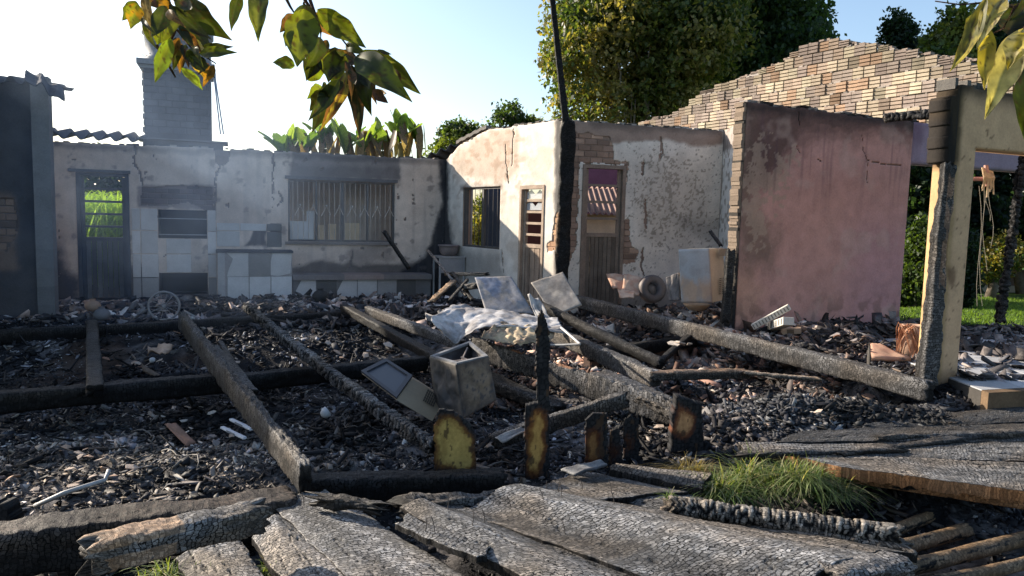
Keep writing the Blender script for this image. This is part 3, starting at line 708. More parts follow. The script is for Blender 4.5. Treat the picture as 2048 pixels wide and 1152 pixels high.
# lintel running on from the pink wall
lw = Wall((PW.O + PW.u * (PW.L + .002))[:2], (PW.O + PW.u * (PW.L + 5.5))[:2], 'lilac_lintel', 'long lilac beam running on from the top of the pink wall over the open side', 'lintel')
za = PW.px(1818, 327)[1]; zb = PW.px(1820, 243)[1]
us = np.arange(0, lw.L + .01, .05); zs = np.linspace(za, zb, 14)
def lw_col(U_, Z_):
    C = np.ones(U_.shape + (3,)) * np.array([.27, .21, .26]); C = mixc(C, sst(.4, .7, fbm(U_ * 3, Z_ * 3, 3)) * sst(za, zb, Z_) * sst(1.2, .5, U_), (.1, .06, .1), .8)
    return C
lw.slab('lintel_body', us, zs, np.ones((len(us) - 1, len(zs) - 1), bool), 0., -.16, lw_col, lambda U_: zb - .0 * U_)

# =============================================================== charred-wood pieces
def charcol(e, cid, ash, base=(.006, .006, .007), tone=(.30, .29, .285), n=None):
    g = sst(.05, .28, e)[..., None]; t = ash * (.55 + .75 * cid[..., None])
    if n is not None: t = t * n[..., None]
    C = np.array(base) + (np.array(tone) - np.array(base)) * np.clip(t, 0, 1.2) * g
    return C
def timber(name, label, cat, p0, p1, w, h, group=None, cell=(.05, .035), ash=.25, depth=.012, seed=1, up=(0, 0, 1), rough=.15, brown=None, bend=0., taper=1., jag=.05, round_=.3, res=None, parent=None, twist=0., kids=None, tone=(.30, .29, .285)):
    """a burnt timber: cracked into blocks, worn edges, broken ends; local x runs along it"""
    p0 = np.asarray(p0, float); p1 = np.asarray(p1, float); ax = p1 - p0; L = np.linalg.norm(ax); ax = ax / L
    sd_ = np.cross(ax, np.array(up, float)); sd_ /= np.linalg.norm(sd_); upv = np.cross(sd_, ax)
    dist = np.linalg.norm((p0 + p1) / 2 - EYE); res = res or max(.009, .0016 * dist)
    nl = max(8, int(L / res)); per = 2 * (w + h); nr = max(12, int(per / (res * 1.0))); nr = min(nr, 90); nl = min(nl, 520)
    s = np.linspace(0, 1, nl); a = np.linspace(0, 2 * math.pi, nr, endpoint=False)
    S, A = np.meshgrid(s, a, indexing='ij')
    pw_ = 2 + (1 - round_) * 7 if round_ < 1 else 2.0
    ca, sa_ = np.cos(A), np.sin(A); den = (np.abs(ca)**pw_ + np.abs(sa_)**pw_)**(1 / pw_)
    tp = 1 + (taper - 1) * S
    X = S * L; per_a = A / (2 * math.pi) * per
    k = max(2, round(per / cell[1])); v = A / (2 * math.pi) * k
    # wrap the cell pattern around the section
    wx = X / cell[0]
    e, cid = vor(wx + .25 * np.sin(v), np.mod(v, k), seed)
    coarse = (fbm(X * 3 + seed, np.cos(A) * 1.2 + seed, seed) - .5) + .6 * (fbm(X * 9, np.sin(A) * 2, seed + 5) - .5)
    ribs = cell[1] >= .1
    fine_ = (fbm(X * 26 + seed, np.cos(A) * 3 + np.sin(A) * 2, seed + 12) - .5)
    if ribs: dsp = depth * (sst(0, .25, e) - 1) + depth * .5 * (cid - .5) + coarse * rough * min(w, h)
    else: dsp = depth * .9 * fine_ + coarse * rough * min(w, h)
    Rr = (1 + dsp / (min(w, h) * .5))
    endf = np.minimum(1, np.minimum(S * L, (1 - S) * L) / .02); Rr = Rr * (.9 + .1 * endf)
    Y = ca / den * w / 2 * Rr * tp; Z = sa_ / den * h / 2 * Rr * tp
    je = jag * (fbm(np.cos(A) * 2 + 3, np.sin(A) * 2 + seed, seed + 9) - .5) * 2
    X = X + je * (sst(.8, 1, S) - sst(.2, 0, S)) + 0
    Z = Z + bend * 4 * S * (1 - S)
    if twist: 
        t_ = twist * S; Y, Z = Y * np.cos(t_) - Z * np.sin(t_), Y * np.sin(t_) + Z * np.cos(t_)
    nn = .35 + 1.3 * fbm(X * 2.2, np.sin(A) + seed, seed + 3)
    side_min = min(.8, .05 + .75 * ash); top_light = side_min + (1 - side_min) * sst(-.15, .75, np.sin(A) * (.6 + .8 * fbm(X * 4, A * .8, seed + 21)))  # skylight painted into the colour: paler tops, near-black sides unless ash is high
    C = charcol(e if ribs else np.ones_like(e), cid if ribs else np.full_like(cid, .5), ash, n=nn * top_light, tone=tone)
    if brown is not None:
        for (s0, s1, a0, a1, bc) in brown:
            mm = ((S > s0) & (S < s1) & (np.mod(A + math.pi, 2 * math.pi) - math.pi > a0) & (np.mod(A + math.pi, 2 * math.pi) - math.pi < a1) & (fbm(X * 8, A * 2, seed + 7) > .33)).astype(float); C = mixc(C, mm, bc, .9)
    V = np.stack([X, Y, Z], -1); pc = .026
    idx = np.arange(nl * nr).reshape(nl, nr); nxt = np.roll(idx, -1, 1)
    Fq = np.stack([idx[:-1], nxt[:-1], nxt[1:], idx[1:]], -1).reshape(-1, 4)[:, ::-1]
    # end caps
    V = V.reshape(-1, 3); C = C.reshape(-1, 3); n0 = len(V)
    c0 = V[idx[0]].mean(0) + [.012, 0, 0]; c1 = V[idx[-1]].mean(0) - [.012, 0, 0]
    V = np.concatenate([V, [c0, c1]]); C = np.concatenate([C, [[.02, .02, .022]] * 2])
    j = np.arange(0, nr - nr % 2, 2)
    cap0 = np.stack([np.full(len(j), n0), idx[0][j], idx[0][(j + 1) % nr], idx[0][(j + 2) % nr]], -1)
    cap1 = np.stack([np.full(len(j), n0 + 1), idx[-1][(j + 2) % nr], idx[-1][(j + 1) % nr], idx[-1][j]], -1)
    extra = []
    if nr % 2: extra = [[n0, idx[0][nr - 1], idx[0][0], idx[0][0]]]
    Fq = np.concatenate([Fq, cap0, cap1])
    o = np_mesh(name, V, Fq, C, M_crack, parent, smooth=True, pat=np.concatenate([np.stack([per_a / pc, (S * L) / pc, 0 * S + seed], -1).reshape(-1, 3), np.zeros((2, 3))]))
    M_ = Matrix.Identity(4)
    for i in range(3): M_[i][0] = ax[i]; M_[i][1] = sd_[i]; M_[i][2] = upv[i]; M_[i][3] = p0[i]
    # local y = side, z = up; keep right-handed
    if np.dot(np.cross(ax, sd_), upv) < 0:
        for i in range(3): M_[i][1] = -sd_[i]
    o.matrix_world = M_
    if parent is None: tag(o, label, cat, group)
    return o
def beam(label, a, b, w, h, name='charred_beam', cat='beam', **k):
    """a, b: (x, y, z) -> the point of the plane z seen at photo pixel (x, y); beam top runs there"""
    p = onz(*a); q = onz(*b); p[2] -= h / 2; q[2] -= h / 2
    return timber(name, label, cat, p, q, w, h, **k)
GB = 'burnt timbers lying over the debris'
beam('long black floor joist across the back, running from the left edge under the first rafters', (-80, 665, .13), (700, 622, .13), .14, .17, ash=.12, seed=2, group=GB)
beam('black joist end across the back between the pale beam and the leaning metal panels', (715, 622, .1), (975, 606, .1), .12, .16, ash=.1, seed=3, group=GB)
beam('long black joist across the middle left in front of the rubble strip', (-80, 790, .1), (470, 745, .1), .15, .16, ash=.13, seed=4, group=GB)
beam('black joist continuing behind the ribbed rafter in the middle', (480, 748, .08), (850, 712, .08), .15, .15, ash=.1, seed=5, group=GB)
beam('short upright-looking burnt stub lying across the two left joists', (184, 640, .2), (190, 768, .14), .12, .1, ash=.18, seed=6, group=GB)
beam('long charred rafter with a square-cut end nearest the viewer, left of the others', (362, 622, .42), (612, 925, .12), .07, .19, ash=.55, seed=7, cell=(.035, .04), depth=.014, group=GB, round_=.2)
beam('short plank of burnt wood lying over the joist beside the left rafter', (425, 690, .26), (500, 778, .14), .12, .06, ash=.4, seed=8, group=GB)
beam('thin split sliver beside the left rafter', (440, 680, .24), (490, 762, .1), .05, .05, ash=.3, seed=9, group=GB)
beam('ribbed charred rafter running from the far rubble down to the yellow board', (492, 604, .45), (868, 882, .05), .085, .10, ash=.75, seed=10, cell=(.055, .5), depth=.02, group=GB, bend=-.03)
beam('black rafter lying behind the crumpled sheet towards the metal cabinet', (688, 608, .3), (900, 722, .1), .11, .1, ash=.14, seed=11, group=GB)
beam('pale grey rafter running under the crumpled white sheet', (735, 612, .3), (925, 680, .18), .1, .12, ash=.75, seed=12, group=GB)
beam('burnt beam lying low behind the tall charred post', (900, 715, .1), (1120, 808, -.08), .16, .12, ash=.35, seed=13, group=GB)
b7 = beam('broken burnt beam with flaking upright slabs behind the tall charred post', (945, 675, .3), (1350, 800, .12), .06, .2, ash=.65, seed=14, cell=(.05, .05), depth=.014, group=GB, round_=.18, brown=[(.24, .3, .9, 2.3, (.35, .17, .09)), (.48, .56, .9, 2.3, (.42, .2, .1))])
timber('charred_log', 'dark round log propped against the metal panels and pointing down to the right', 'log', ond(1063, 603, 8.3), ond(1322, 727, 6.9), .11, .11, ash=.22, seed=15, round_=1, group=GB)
beam('longest charred beam, from the scorched door to the foot of the burnt portal post', (1150, 590, .42), (1862, 762, .22), .12, .17, ash=.6, seed=16, cell=(.04, .035), depth=.012, group=GB, round_=.22)
beam('silvery cracked beam lying between the log and the flaking beam', (1110, 655, .32), (1312, 742, .2), .11, .15, ash=.9, seed=17, cell=(.035, .03), depth=.012, group=GB, round_=.22)
beam('brown-topped plank lying crosswise in front of the silvery beam', (1300, 742, .2), (1492, 738, .2), .13, .08, ash=.5, seed=18, group=GB, brown=[(0, 1, .6, 2.5, (.30, .22, .17))])
beam('thin pale board lying on the charcoal heap', (1490, 742, .2), (1640, 755, .18), .08, .03, ash=.8, seed=19, group=GB, brown=[(0, 1, .0, 3.1, (.38, .3, .23))])
beam('black crosspiece between the log and the longest beam', (1180, 698, .08), (1400, 668, .12), .12, .14, ash=.1, seed=20, group=GB)
timber('charred_strut', 'short black strut leaning on the longest beam', 'strut', onz(1322, 722, 0.0), onz(1398, 656, .25), .07, .06, ash=.15, seed=21, group=GB)
beam('burnt rafter end pointing up to the right beside the tall charred post', (985, 868, -.05), (1255, 782, .28), .09, .11, ash=.5, seed=22, cell=(.03, .05), group=GB)
beam('thick crackled slab sloping down behind the brown stumps', (1200, 740, .18), (1372, 820, .05), .26, .07, ash=.55, seed=23, cell=(.04, .045), group=GB)
beam('black sill timber between the cut rafter end and the yellow board', (615, 952, -.06), (1010, 940, -.06), .15, .16, ash=.1, seed=24, group=GB)
beam('long black sill along the lower left edge', (-60, 1060, -.02), (590, 985, -.04), .24, .22, ash=.3, seed=25, tone=(.28, .22, .18), group=GB, cell=(.05, .05))
b16 = beam('broken beam with bare brown wood on its upper side at the lower left', (165, 1082, .16), (530, 1000, .16), .17, .13, ash=.75, seed=26, cell=(.045, .06), depth=.016, group=GB, rough=.25, jag=.1, brown=[(.0, .5, .7, 2.6, (.42, .28, .18)), (.05, .45, -3.15, -2.4, (.40, .27, .18))])

# =============================================================== upright stumps and posts
def burnt_board(name, label, outline, d, th, unburnt, ucol, lean=0., seed=1, cat='post'):
    """upright board standing at depth d; outline and unburnt area in photo pixels of that depth"""
    P = lambda x, y: ond(x, y, d)
    o0 = P(*outline[0]); pts = [P(*q) for q in outline]; X = np.array([p[0] for p in pts]); Z = np.array([p[2] for p in pts])
    ub = [(P(*q)[0], P(*q)[2]) for q in unburnt]; ol = list(zip(X, Z))
    st = .008; us = np.arange(X.min() - .02, X.max() + .02, st); zs = np.arange(Z.min() - .1, Z.max() + .02, st)
    W_ = Wall((X.min() - .02, d), (X.max() + .02, d), name, label, cat); W_.root.name = name
    O = X.min() - .02
    uc = (us[:-1] + us[1:]) / 2 - O; zc = (zs[:-1] + zs[1:]) / 2; U_, Z_ = np.meshgrid(uc, zc, indexing='ij')
    ol2 = [(a - O, b) for a, b in ol]; mk = polymask(U_, Z_, ol2, .012, 0, seed, 30) > .5
    if not mk.any(): return
    def cf(U__, Z__):
        e, cid = vor(U__ / .03, Z__ / .035, seed); C = charcol(e, cid, .06)
        mo = polymask(U__, Z__, [(a - O, b) for a, b in ub], .03, .06, seed + 2, 14); C = mixc(C, sst(.15, .6, mo), np.array(ucol) * [.35, .22, .2], .9); m_ = sst(.45, .85, mo) * (.75 + .25 * sst(.35, .5, fbm(U__ * 22, Z__ * 5, seed + 9)))
        k = (.75 + .5 * fbm(U__ * 30, Z__ * 4, seed))[..., None]
        C = C * (1 - m_[..., None]) + np.array(ucol) * k * m_[..., None]
        hole = (fbm(U__ * 30, Z__ * 11, seed + 5) > .7); return mixc(C, hole.astype(float), (.06, .035, .02), .8)
    W_.slab('board', us - O, zs, mk, 0., -th, cf, mat=M_wood)
    return W_
burnt_board('yellow_board_stump', 'wide yellow-painted board stump with a burnt rounded top standing in front of the cabinet', [(868, 975), (868, 850), (876, 820), (905, 822), (935, 845), (950, 875), (953, 975)], 4.65, .04, [(872, 965), (872, 855), (880, 832), (905, 838), (930, 855), (946, 880), (946, 935), (925, 948), (905, 938), (885, 920)], (.40, .27, .08), seed=3)
burnt_board('tall_charred_post', 'tall thin charred post with a pointed top and a yellow lower board', [(1050, 960), (1050, 812), (1074, 808), (1072, 665), (1080, 618), (1090, 632), (1099, 668), (1098, 960)], 4.75, .08, [(1056, 950), (1058, 850), (1080, 815), (1092, 815), (1088, 880), (1080, 950)], (.42, .24, .07), seed=4)
burnt_board('brown_board_stump', 'brown burnt board stump just right of the tall charred post', [(1170, 935), (1172, 838), (1190, 826), (1215, 828), (1215, 935)], 4.95, .04, [(1176, 925), (1180, 862), (1200, 850), (1202, 925)], (.22, .11, .04), seed=5)
burnt_board('low_board_stump', 'lowest dark brown board stump in the middle of the stump row', [(1218, 935), (1220, 862), (1240, 855), (1244, 935)], 5.0, .04, [(1224, 925), (1226, 880), (1236, 880), (1236, 925)], (.14, .07, .03), seed=6)
burnt_board('narrow_board_stump', 'narrow forked board stump right of the lowest one', [(1248, 925), (1250, 838), (1262, 832), (1272, 842), (1276, 820), (1280, 925)], 5.05, .04, [(1252, 912), (1258, 860), (1268, 860), (1262, 912)], (.22, .11, .04), seed=7)
burnt_board('leaning_board_stump', 'stout board stump with a tan face beside the charcoal heap', [(1343, 905), (1346, 830), (1356, 793), (1375, 800), (1404, 812), (1408, 905)], 5.15, .12, [(1350, 880), (1352, 830), (1362, 800), (1366, 820), (1392, 830), (1388, 850), (1372, 870)], (.38, .2, .09), seed=8)
for k, (x0, y0, x1, y1, nm, lb) in enumerate([(-20, 1010, 22, 1160, 'corner_post_stump', 'charred post stump at the very left edge in front of the long sill')]):
    burnt_board(nm, lb, [(x0, y1), (x0, y0), (x1 - 10, y0), (x1, y0 + 30), (x1, y1)], 3.7, .1, [(x0 + 8, y1 - 10), (x0 + 8, y0 + 80), (x1 - 22, y0 + 80), (x1 - 22, y1 - 10)], (.16, .08, .03), seed=30 + k)
# tall pole beside the inner wall, right up out of the frame
a0 = ond(1122, 600, 10.9); a1 = ond(1136, 245, 10.9); a2 = ond(1098, -60, 10.9)
PO = thing('burnt_pole', 'very tall thin blackened pole rising out of the picture beside the inner wall', 'pole', a0)
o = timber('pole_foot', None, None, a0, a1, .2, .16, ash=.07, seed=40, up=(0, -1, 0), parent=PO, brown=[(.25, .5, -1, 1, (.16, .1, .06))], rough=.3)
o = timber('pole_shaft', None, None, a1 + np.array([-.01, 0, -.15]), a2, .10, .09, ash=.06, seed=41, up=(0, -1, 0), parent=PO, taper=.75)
mb = MB()
for k in range(7):
    p = a1 + (a2 - a1) * random.uniform(.02, .45); q = p + np.array([random.uniform(-.2, .2), random.uniform(-.1, .1), random.uniform(-.3, .1)])
    mb = MB(); mb.tube([p, (p + q) / 2 + np.array([.04, 0, .04]), q], .006, (.03, .03, .03), 4); mb.build('hanging_wire', M_dark, PO)
# burnt timber on the end of the pink wall
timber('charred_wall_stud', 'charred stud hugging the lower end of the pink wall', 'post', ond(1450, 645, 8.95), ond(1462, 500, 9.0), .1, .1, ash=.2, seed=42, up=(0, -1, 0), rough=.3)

# =============================================================== PORTAL at the right
ptA = onz(1872, 775, .1); dU = PW.u
PT = Wall(ptA[:2], (ptA + dU * 4.0)[:2], 'burnt_portal', 'tan plastered portal post and header at the right with a charred left side', 'portal')
pz = PT.px(1940, 168)[1]
pc = PT.px(1905, 500)
u1 = PT.px(1932, 500)[0]; hz = PT.px(1955, 295)[1]
us = np.arange(0, 4.0, .02); zs = np.arange(-.1, pz + .02, .02)
uc = (us[:-1] + us[1:]) / 2; zc = (zs[:-1] + zs[1:]) / 2; U_, Z_ = np.meshgrid(uc, zc, indexing='ij')
mk = ((U_ < .27) | (Z_ > hz)) & (Z_ < pz + .0 - .05 * vn(U_ * 8, U_ * 0, 5) * 1.5)
def pt_col(U_, Z_):
    n = fbm(U_ * 2, Z_ * 2, 49)[..., None]; C = np.array([.50, .31, .175]) * (1 - n) + np.array([.58, .38, .23]) * n
    C = mixc(C, sst(.09, .03, U_) * (Z_ < 5), (.32, .21, .10), .7)
    C = mixc(C, sst(pz - .22, pz - .02, Z_ + .12 * (fbm(U_ * 5, Z_ * 5, 50) - .5)), (.03, .025, .02), .95)
    C = mixc(C, polymask(U_, Z_, PT.poly([(1890, 150), (1925, 160), (1915, 330), (1885, 360)]), .05, .05, 51), (.03, .025, .02), .85)
    C = mixc(C, polymask(U_, Z_, PT.poly([(1895, 530), (1912, 535), (1910, 575), (1895, 565)]), .04, .03, 52), (.1, .05, .03), .7)
    C = mixc(C, sst(.35, .1, Z_), (.06, .04, .03), .6)
    C = mixc(C, (fbm(U_ * 30, Z_ * 30, 53) > .76).astype(float), (.12, .07, .04), .7); return C
PT.slab('plaster_body', us, zs, mk, 0., -.2, pt_col)
# charred timber nailed to its left
tA = onz(1850, 742, .2); tB = ond(1902, 338, 6.55)
timber('charred_jamb', None, None, PT.W(-.10, .12, -.02), PT.W(-.05, 2.05, -.02), .13, .13, ash=.4, seed=44, up=(0, -1, 0), parent=PT.root, cell=(.03, .04), depth=.018, rough=.35, taper=.75, brown=[(.45, .95, 1.4, 3.2, (.36, .23, .16)), (.45, .95, -3.2, -2.6, (.36, .23, .16))])
us = np.arange(-.13, .0, .012); us[-1] = -.003; zs = np.arange(1.98, pz + .06, .012); U_, Z_ = np.meshgrid((us[:-1] + us[1:]) / 2, (zs[:-1] + zs[1:]) / 2, indexing='ij')
mk = (U_ > -.12 + .04 * vn(Z_ * 9, U_ * 0, 3) + .06 * (Z_ > pz - .12)) & (Z_ < pz + .03 - .1 * vn(U_ * 30, U_ * 0, 6)) & (Z_ > 2.02 + .05 * vn(U_ * 20, U_ * 0, 8))
def he_col(U_, Z_):
    C = np.ones(U_.shape + (3,)) * np.array([.022, .019, .017]); C = mixc(C, sst(.5, .62, fbm(U_ * 22, Z_ * 2.2, 61)), (.05, .036, .022), .6); return mixc(C, sst(.5, .7, fbm(U_ * 14, Z_ * 14, 62)), (.02, .018, .017), .8)
PT.slab('burnt_header_end', us, zs, mk, .005, -.19, he_col)
mb = MB()
for k in range(70):
    u = random.uniform(-.1, 3.5); s_ = random.uniform(.03, .08); PT.box(mb, u, u + s_, pz - .05, pz + random.uniform(.0, .05), -.19, -.015, np.array([.04, .035, .03]) * random.uniform(.5, 2))
mb.build('charred_top_crust', M_char, PT.root)['kind'] = 'stuff'
# charred remains between pink wall top and portal
timber('charred_lintel_piece', 'ribbed charred piece of wood on top of the pink wall beside the portal', 'beam', ond(1770, 236, 9.6), ond(1885, 226, 9.2), .12, .12, ash=.7, seed=45, cell=(.04, .3), depth=.02)
timber('charred_garden_post', 'leaning charred post standing on the lawn beyond the white floor', 'post', ond(1998, 645, 10.0), ond(2052, 290, 10.0), .11, .11, ash=.25, seed=46, up=(0, -1, 0), cell=(.06, .3), depth=.03, rough=.3)
# white tiled terrace floor behind the portal
TF = thing('white_tiled_floor', 'white tiled terrace floor strewn with black fragments behind the portal', 'floor', onz(1950, 740, .18)); 
e0 = onz(2000, 778, .18); ux = np.array([.955, .28, 0]); uy = np.array([.02, .98, 0])
mb = MB(); mb.box(e0 - np.array([0, 0, .4]) - ux * .2, ux * 4.5, uy * 2.6, (0, 0, .388), (.06, .055, .05)); mb.build('floor_slab', M_plaster, TF)
mb = MB(); mb.box(e0 - np.array([0, 0, .2]) - ux * .2 - uy * .1, ux * 4.5, uy * .096, (0, 0, .2), (.13, .085, .05)); mb.build('floor_edge_board', M_wood, TF)
for i in range(10):
    for j in range(6):
        mb = MB(); g = random.uniform(.3, .46); mb.box(e0 + ux * (i * .44 - .19) + uy * (j * .43 + .004) + np.array([0, 0, -.010]), ux * .434, uy * .424, (0, 0, .01 + random.uniform(0, .002)), (g, g, g * 1.02)); mb.build('floor_tile', M_paint, TF)

# =============================================================== BRICK GABLE
gA = ond(1270, 300, 19.5); gB = ond(2120, 300, 11.2)
GW = Wall(gA[:2], gB[:2], 'brick_gable', 'tall gable of bare ribbed hollow clay bricks lit by the sun')
_g = [GW.px(x, y) for x, y in ((1275, 246), (1300, 240), (1360, 225), (1405, 185), (1480, 155), (1560, 122), (1625, 84), (1650, 78), (1780, 96), (1880, 112), (1960, 122), (2048, 140), (2120, 150))]
def gw_top(U_): return np.interp(U_, [p[0] for p in _g], [p[1] for p in _g])
bwid, bhei = .225, .212
z = 1.9; row = 0; r = random.Random(3)
rowsm = MB(); n_br = 0
GPAL = [(.42, .35, .26), (.45, .39, .29), (.36, .28, .22), (.36, .245, .17), (.28, .225, .195), (.40, .33, .25), (.33, .27, .23)]
gtop_u = np.linspace(0, GW.L, 200)
def gbrick(u, z, w_, h_, col, j):
    mb = MB(); g = .007; n = 3; sub = (h_ - g) / n; dd = .02 + j
    for q in range(n):
        z0 = z + q * sub + .009; z1 = z + (q + 1) * sub - .009
        p = [GW.W(u + g, z0, 0), GW.W(u + w_ - g, z0, 0), GW.W(u + w_ - g, z1, 0), GW.W(u + g, z1, 0), GW.W(u + g, z0, dd), GW.W(u + w_ - g, z0, dd), GW.W(u + w_ - g, z1, dd), GW.W(u + g, z1, dd)]
        mb.add(p, [(4, 5, 6, 7), (0, 1, 5, 4), (1, 2, 6, 5), (2, 3, 7, 6), (3, 0, 4, 7)], col)
    mb.add([GW.W(u + g, z + .004, .002), GW.W(u + w_ - g, z + .004, .002), GW.W(u + w_ - g, z + h_ - .004, .002), GW.W(u + g, z + h_ - .004, .002)], [(0, 1, 2, 3)], np.array(col) * .45)
    mb.build('brick', M_brick, GW.root)
cells = []
while z < 6:
    u = -(row % 2) * bwid / 2
    while u < GW.L:
        zt = float(gw_top(np.array(u + bwid / 2))) + r.uniform(-.05, .06)
        if z + .07 < zt and u > -.05:
            c = np.array(r.choice(GPAL)) * r.uniform(.85, 1.1)
            if r.random() < .09: c *= .6
            c *= .55 + .9 * float(fbm(np.array(u * .9), np.array(z * 1.3), 66)) if zt - z > .5 else .7
            if GW.px(1290, 250)[0] - .3 < u: cells.append((u, z, c, r.uniform(0, .03), min(bhei, zt - z)))
        u += bwid
    z += bhei; row += 1
vis = sorted([c for c in cells if c[1] > 2.6], key=lambda c: -c[0])
for u, z, c, j, h_ in vis[:298]: gbrick(u, z, bwid, h_, c, j)
REST = vis[298:]; print('gable bricks', len(vis))
rm = MB()
for u, z, c, j, h_ in REST:
    for q in range(3):
        sub = h_ / 3; GW.box(rm, u + .007, u + bwid - .007, z + q * sub + .009, z + (q + 1) * sub - .005, .0, .02 + j, c)
if REST: rm.build('brick', M_brick, GW.root)['kind'] = 'stuff'
us = np.arange(0, GW.L, .1225); zs = np.arange(0, 6.2, .1)
uc = (us[:-1] + us[1:]) / 2; zc = (zs[:-1] + zs[1:]) / 2; U_, Z_ = np.meshgrid(uc, zc, indexing='ij')
mk = Z_ < gw_top(U_) - .08
mk &= ~((U_ > GW.px(1770, 300)[0]) & (Z_ < 2.65))
GW.slab('mortar_core', us, zs, mk, -.0, -.14, lambda a, b: np.ones(a.shape + (3,)) * np.array([.27, .24, .22]) * (.7 + .6 * fbm(a * 8, b * 8, 3))[..., None])
mb = MB()
for k in range(420):   # squeezed mortar
    u = random.uniform(0, GW.L); zr = 1.9 + bhei * random.randint(4, 15); 
    if zr > float(gw_top(np.array(u))): continue
    s_ = random.uniform(.03, .12); GW.box(mb, u, u + s_, zr - .012, zr + random.uniform(.008, .02), .001, random.uniform(.015, .04), (.33, .29, .26))
for k in range(160):
    u = random.uniform(0, GW.L); zt = float(gw_top(np.array(u))) - .03; s_ = random.uniform(.04, .12)
    GW.box(mb, u, u + s_, zt, zt + random.uniform(.01, .05), -.12, .01, (.25, .2, .17))
mb.build('mortar_lumps', M_brick, GW.root)['kind'] = 'stuff'

# =============================================================== LEFT BUILDING, column, roofs
lbB = ond(72, 400, 9.75)
LA = lbB[:2] - np.array([.94, .342]) * 4.0
LB = Wall(LA, lbB[:2], 'left_outbuilding', 'dark smoke-stained outbuilding wall at the left edge under a corrugated roof', 'building')
lt = LB.px(40, 166)[1]
def lb_col(U_, Z_):
    n = fbm(U_ * 2, Z_ * 2, 59)[..., None]; C = np.array([.05, .05, .055]) * (1 - n) + np.array([.11, .105, .11]) * n
    return mixc(C, polymask(U_, Z_, LB.poly([(-100, 385), (30, 385), (36, 540), (-100, 540)]), .06, .05, 5), (.2, .14, .11), .7)
PE_L = [LB.poly([(-120, 395), (30, 400), (34, 470), (10, 500), (-120, 480)])]
build_wall(LB, -.4, lt + .1, lambda U_: lt + 0 * U_, [], .16, lb_col, lambda a, b: polymask(a, b, PE_L[0], .05, 0, 7), step=.03, core=(.12, .1, .09))
bare_bricks(LB, PE_L, bw_=.24, bh=.09, seed=9, cols=((.2, .14, .11), (.16, .12, .1)))
def corrugated(name, p0, ulen, udir, ddir, n_w, amp, col, parent=None, dlen=1., th=.008, ragged=0., seed=1):
    nu = int(n_w * 14); nd_ = 10; t = np.linspace(0, 1, nu); s = np.linspace(0, 1, nd_); T, S = np.meshgrid(t, s, indexing='ij')
    rg = ragged * (fbm(T * 9, T * 0, seed) - .5)[..., None]
    udir = np.asarray(udir, float); ddir = np.asarray(ddir, float)
    P = np.asarray(p0) + T[..., None] * udir * ulen + S[..., None] * ddir * dlen + (1 - S[..., None]) * rg * ddir + np.array([0, 0, 1.]) * (amp * np.sin(T * 2 * math.pi * n_w))[..., None]
    idx = np.arange(nu * nd_).reshape(nu, nd_); Fq = np.stack([idx[:-1, :-1], idx[1:, :-1], idx[1:, 1:], idx[:-1, 1:]], -1).reshape(-1, 4)
    c = np.array(col) * (.7 + .6 * fbm(T * 12, S * 4, seed + 3))[..., None]
    o = np_mesh(name, P, Fq, c.reshape(-1, 3), M_plaster, parent, smooth=True); md = o.modifiers.new('thickness', 'SOLIDIFY'); md.thickness = th; return o
rp = LB.W(-.2, lt + .02, .12)
corrugated('corrugated_roof', rp, 4.15, LB.u, -LB.n + np.array([0, 0, .12]), 20, .05, (.07, .075, .085), LB.root, dlen=3.0)
cxy = LB.W(4.0, 0, .1)
timber_col = MB(); CL = thing('concrete_column', 'weathered square concrete column at the end of the left outbuilding', 'column', LB.W(4.1, -.2, .1))
ct = LB.px(85, 155)[1]; k = 14
cw0 = .0; cwid = .2
cmb = MB()
for j in range(k):
    z0 = -.3 + (ct + .3) * j / k; z1 = -.3 + (ct + .3) * (j + 1) / k
    LB.box(cmb, 4.005, 4.005 + cwid, z0, z1, -.08, .12, np.array([.2, .195, .195]) * random.uniform(.96, 1.03) * (.5 + .5 * min(1, j / 5)))
cmb.build('column_shaft', M_plaster, CL)
BR = thing('broken_roof_sheet', 'broken end of a corrugated roof sheet hanging past the column top', 'roof sheet', LB.W(4.3, ct, 0))
SHEETS = BR
# unseen wall added left of the frame to shade the left ground
lwA = LB.W(.2, 0, .02); LWd = np.array([-.15, -1.0]); 
LS = Wall((-6.85, 7.5), (-6.6, 9.35), 'added_shade_wall', 'plain plastered unseen wall added to shade the left ground', 'building')
build_wall(LS, -.4, 3.5, lambda U_: 3.3 + 0 * U_, [], .16, lambda a, b: np.ones(a.shape + (3,)) * .3, None, step=.15)

# corrugated roof behind the back wall and the chimney
RB = thing('back_roof', 'row of corrugated roof sheets showing over the left part of the back wall', 'roof', BW.W(3.5, 2.6, -.5))
z_ = BW.px(180, 276)[1]
corrugated('corrugated_sheet', BW.W(BW.px(60, 280)[0], z_ + .03, -.1), BW.px(290, 280)[0] - BW.px(60, 280)[0], BW.u + np.array([0, 0, .004]), -BW.n + np.array([0, 0, .14]), 6.5, .055, (.09, .1, .12), RB, dlen=1.3, th=.01)
u0_ = BW.px(283, 280)[0]; u1_ = BW.px(446, 280)[0]
mb = MB(); BW.box(mb, u0_, u1_, bw_top(np.array(u0_)) + .0 - .02, z_ + .04, -.5, -.18, (.1, .105, .12)); BW.box(mb, u0_ - .1, u1_ + .08, z_ + .045, z_ + .07, -.8, -.1, (.12, .12, .13)); mb.build('roof_fascia', M_plaster, RB)
CH = thing('brick_chimney', 'broad square brick chimney rising behind the back wall on the left', 'chimney', BW.W((u0_ + u1_) / 2, 2.6, -.9))
chA = BW.px(285, 260); chB = BW.px(421, 260)
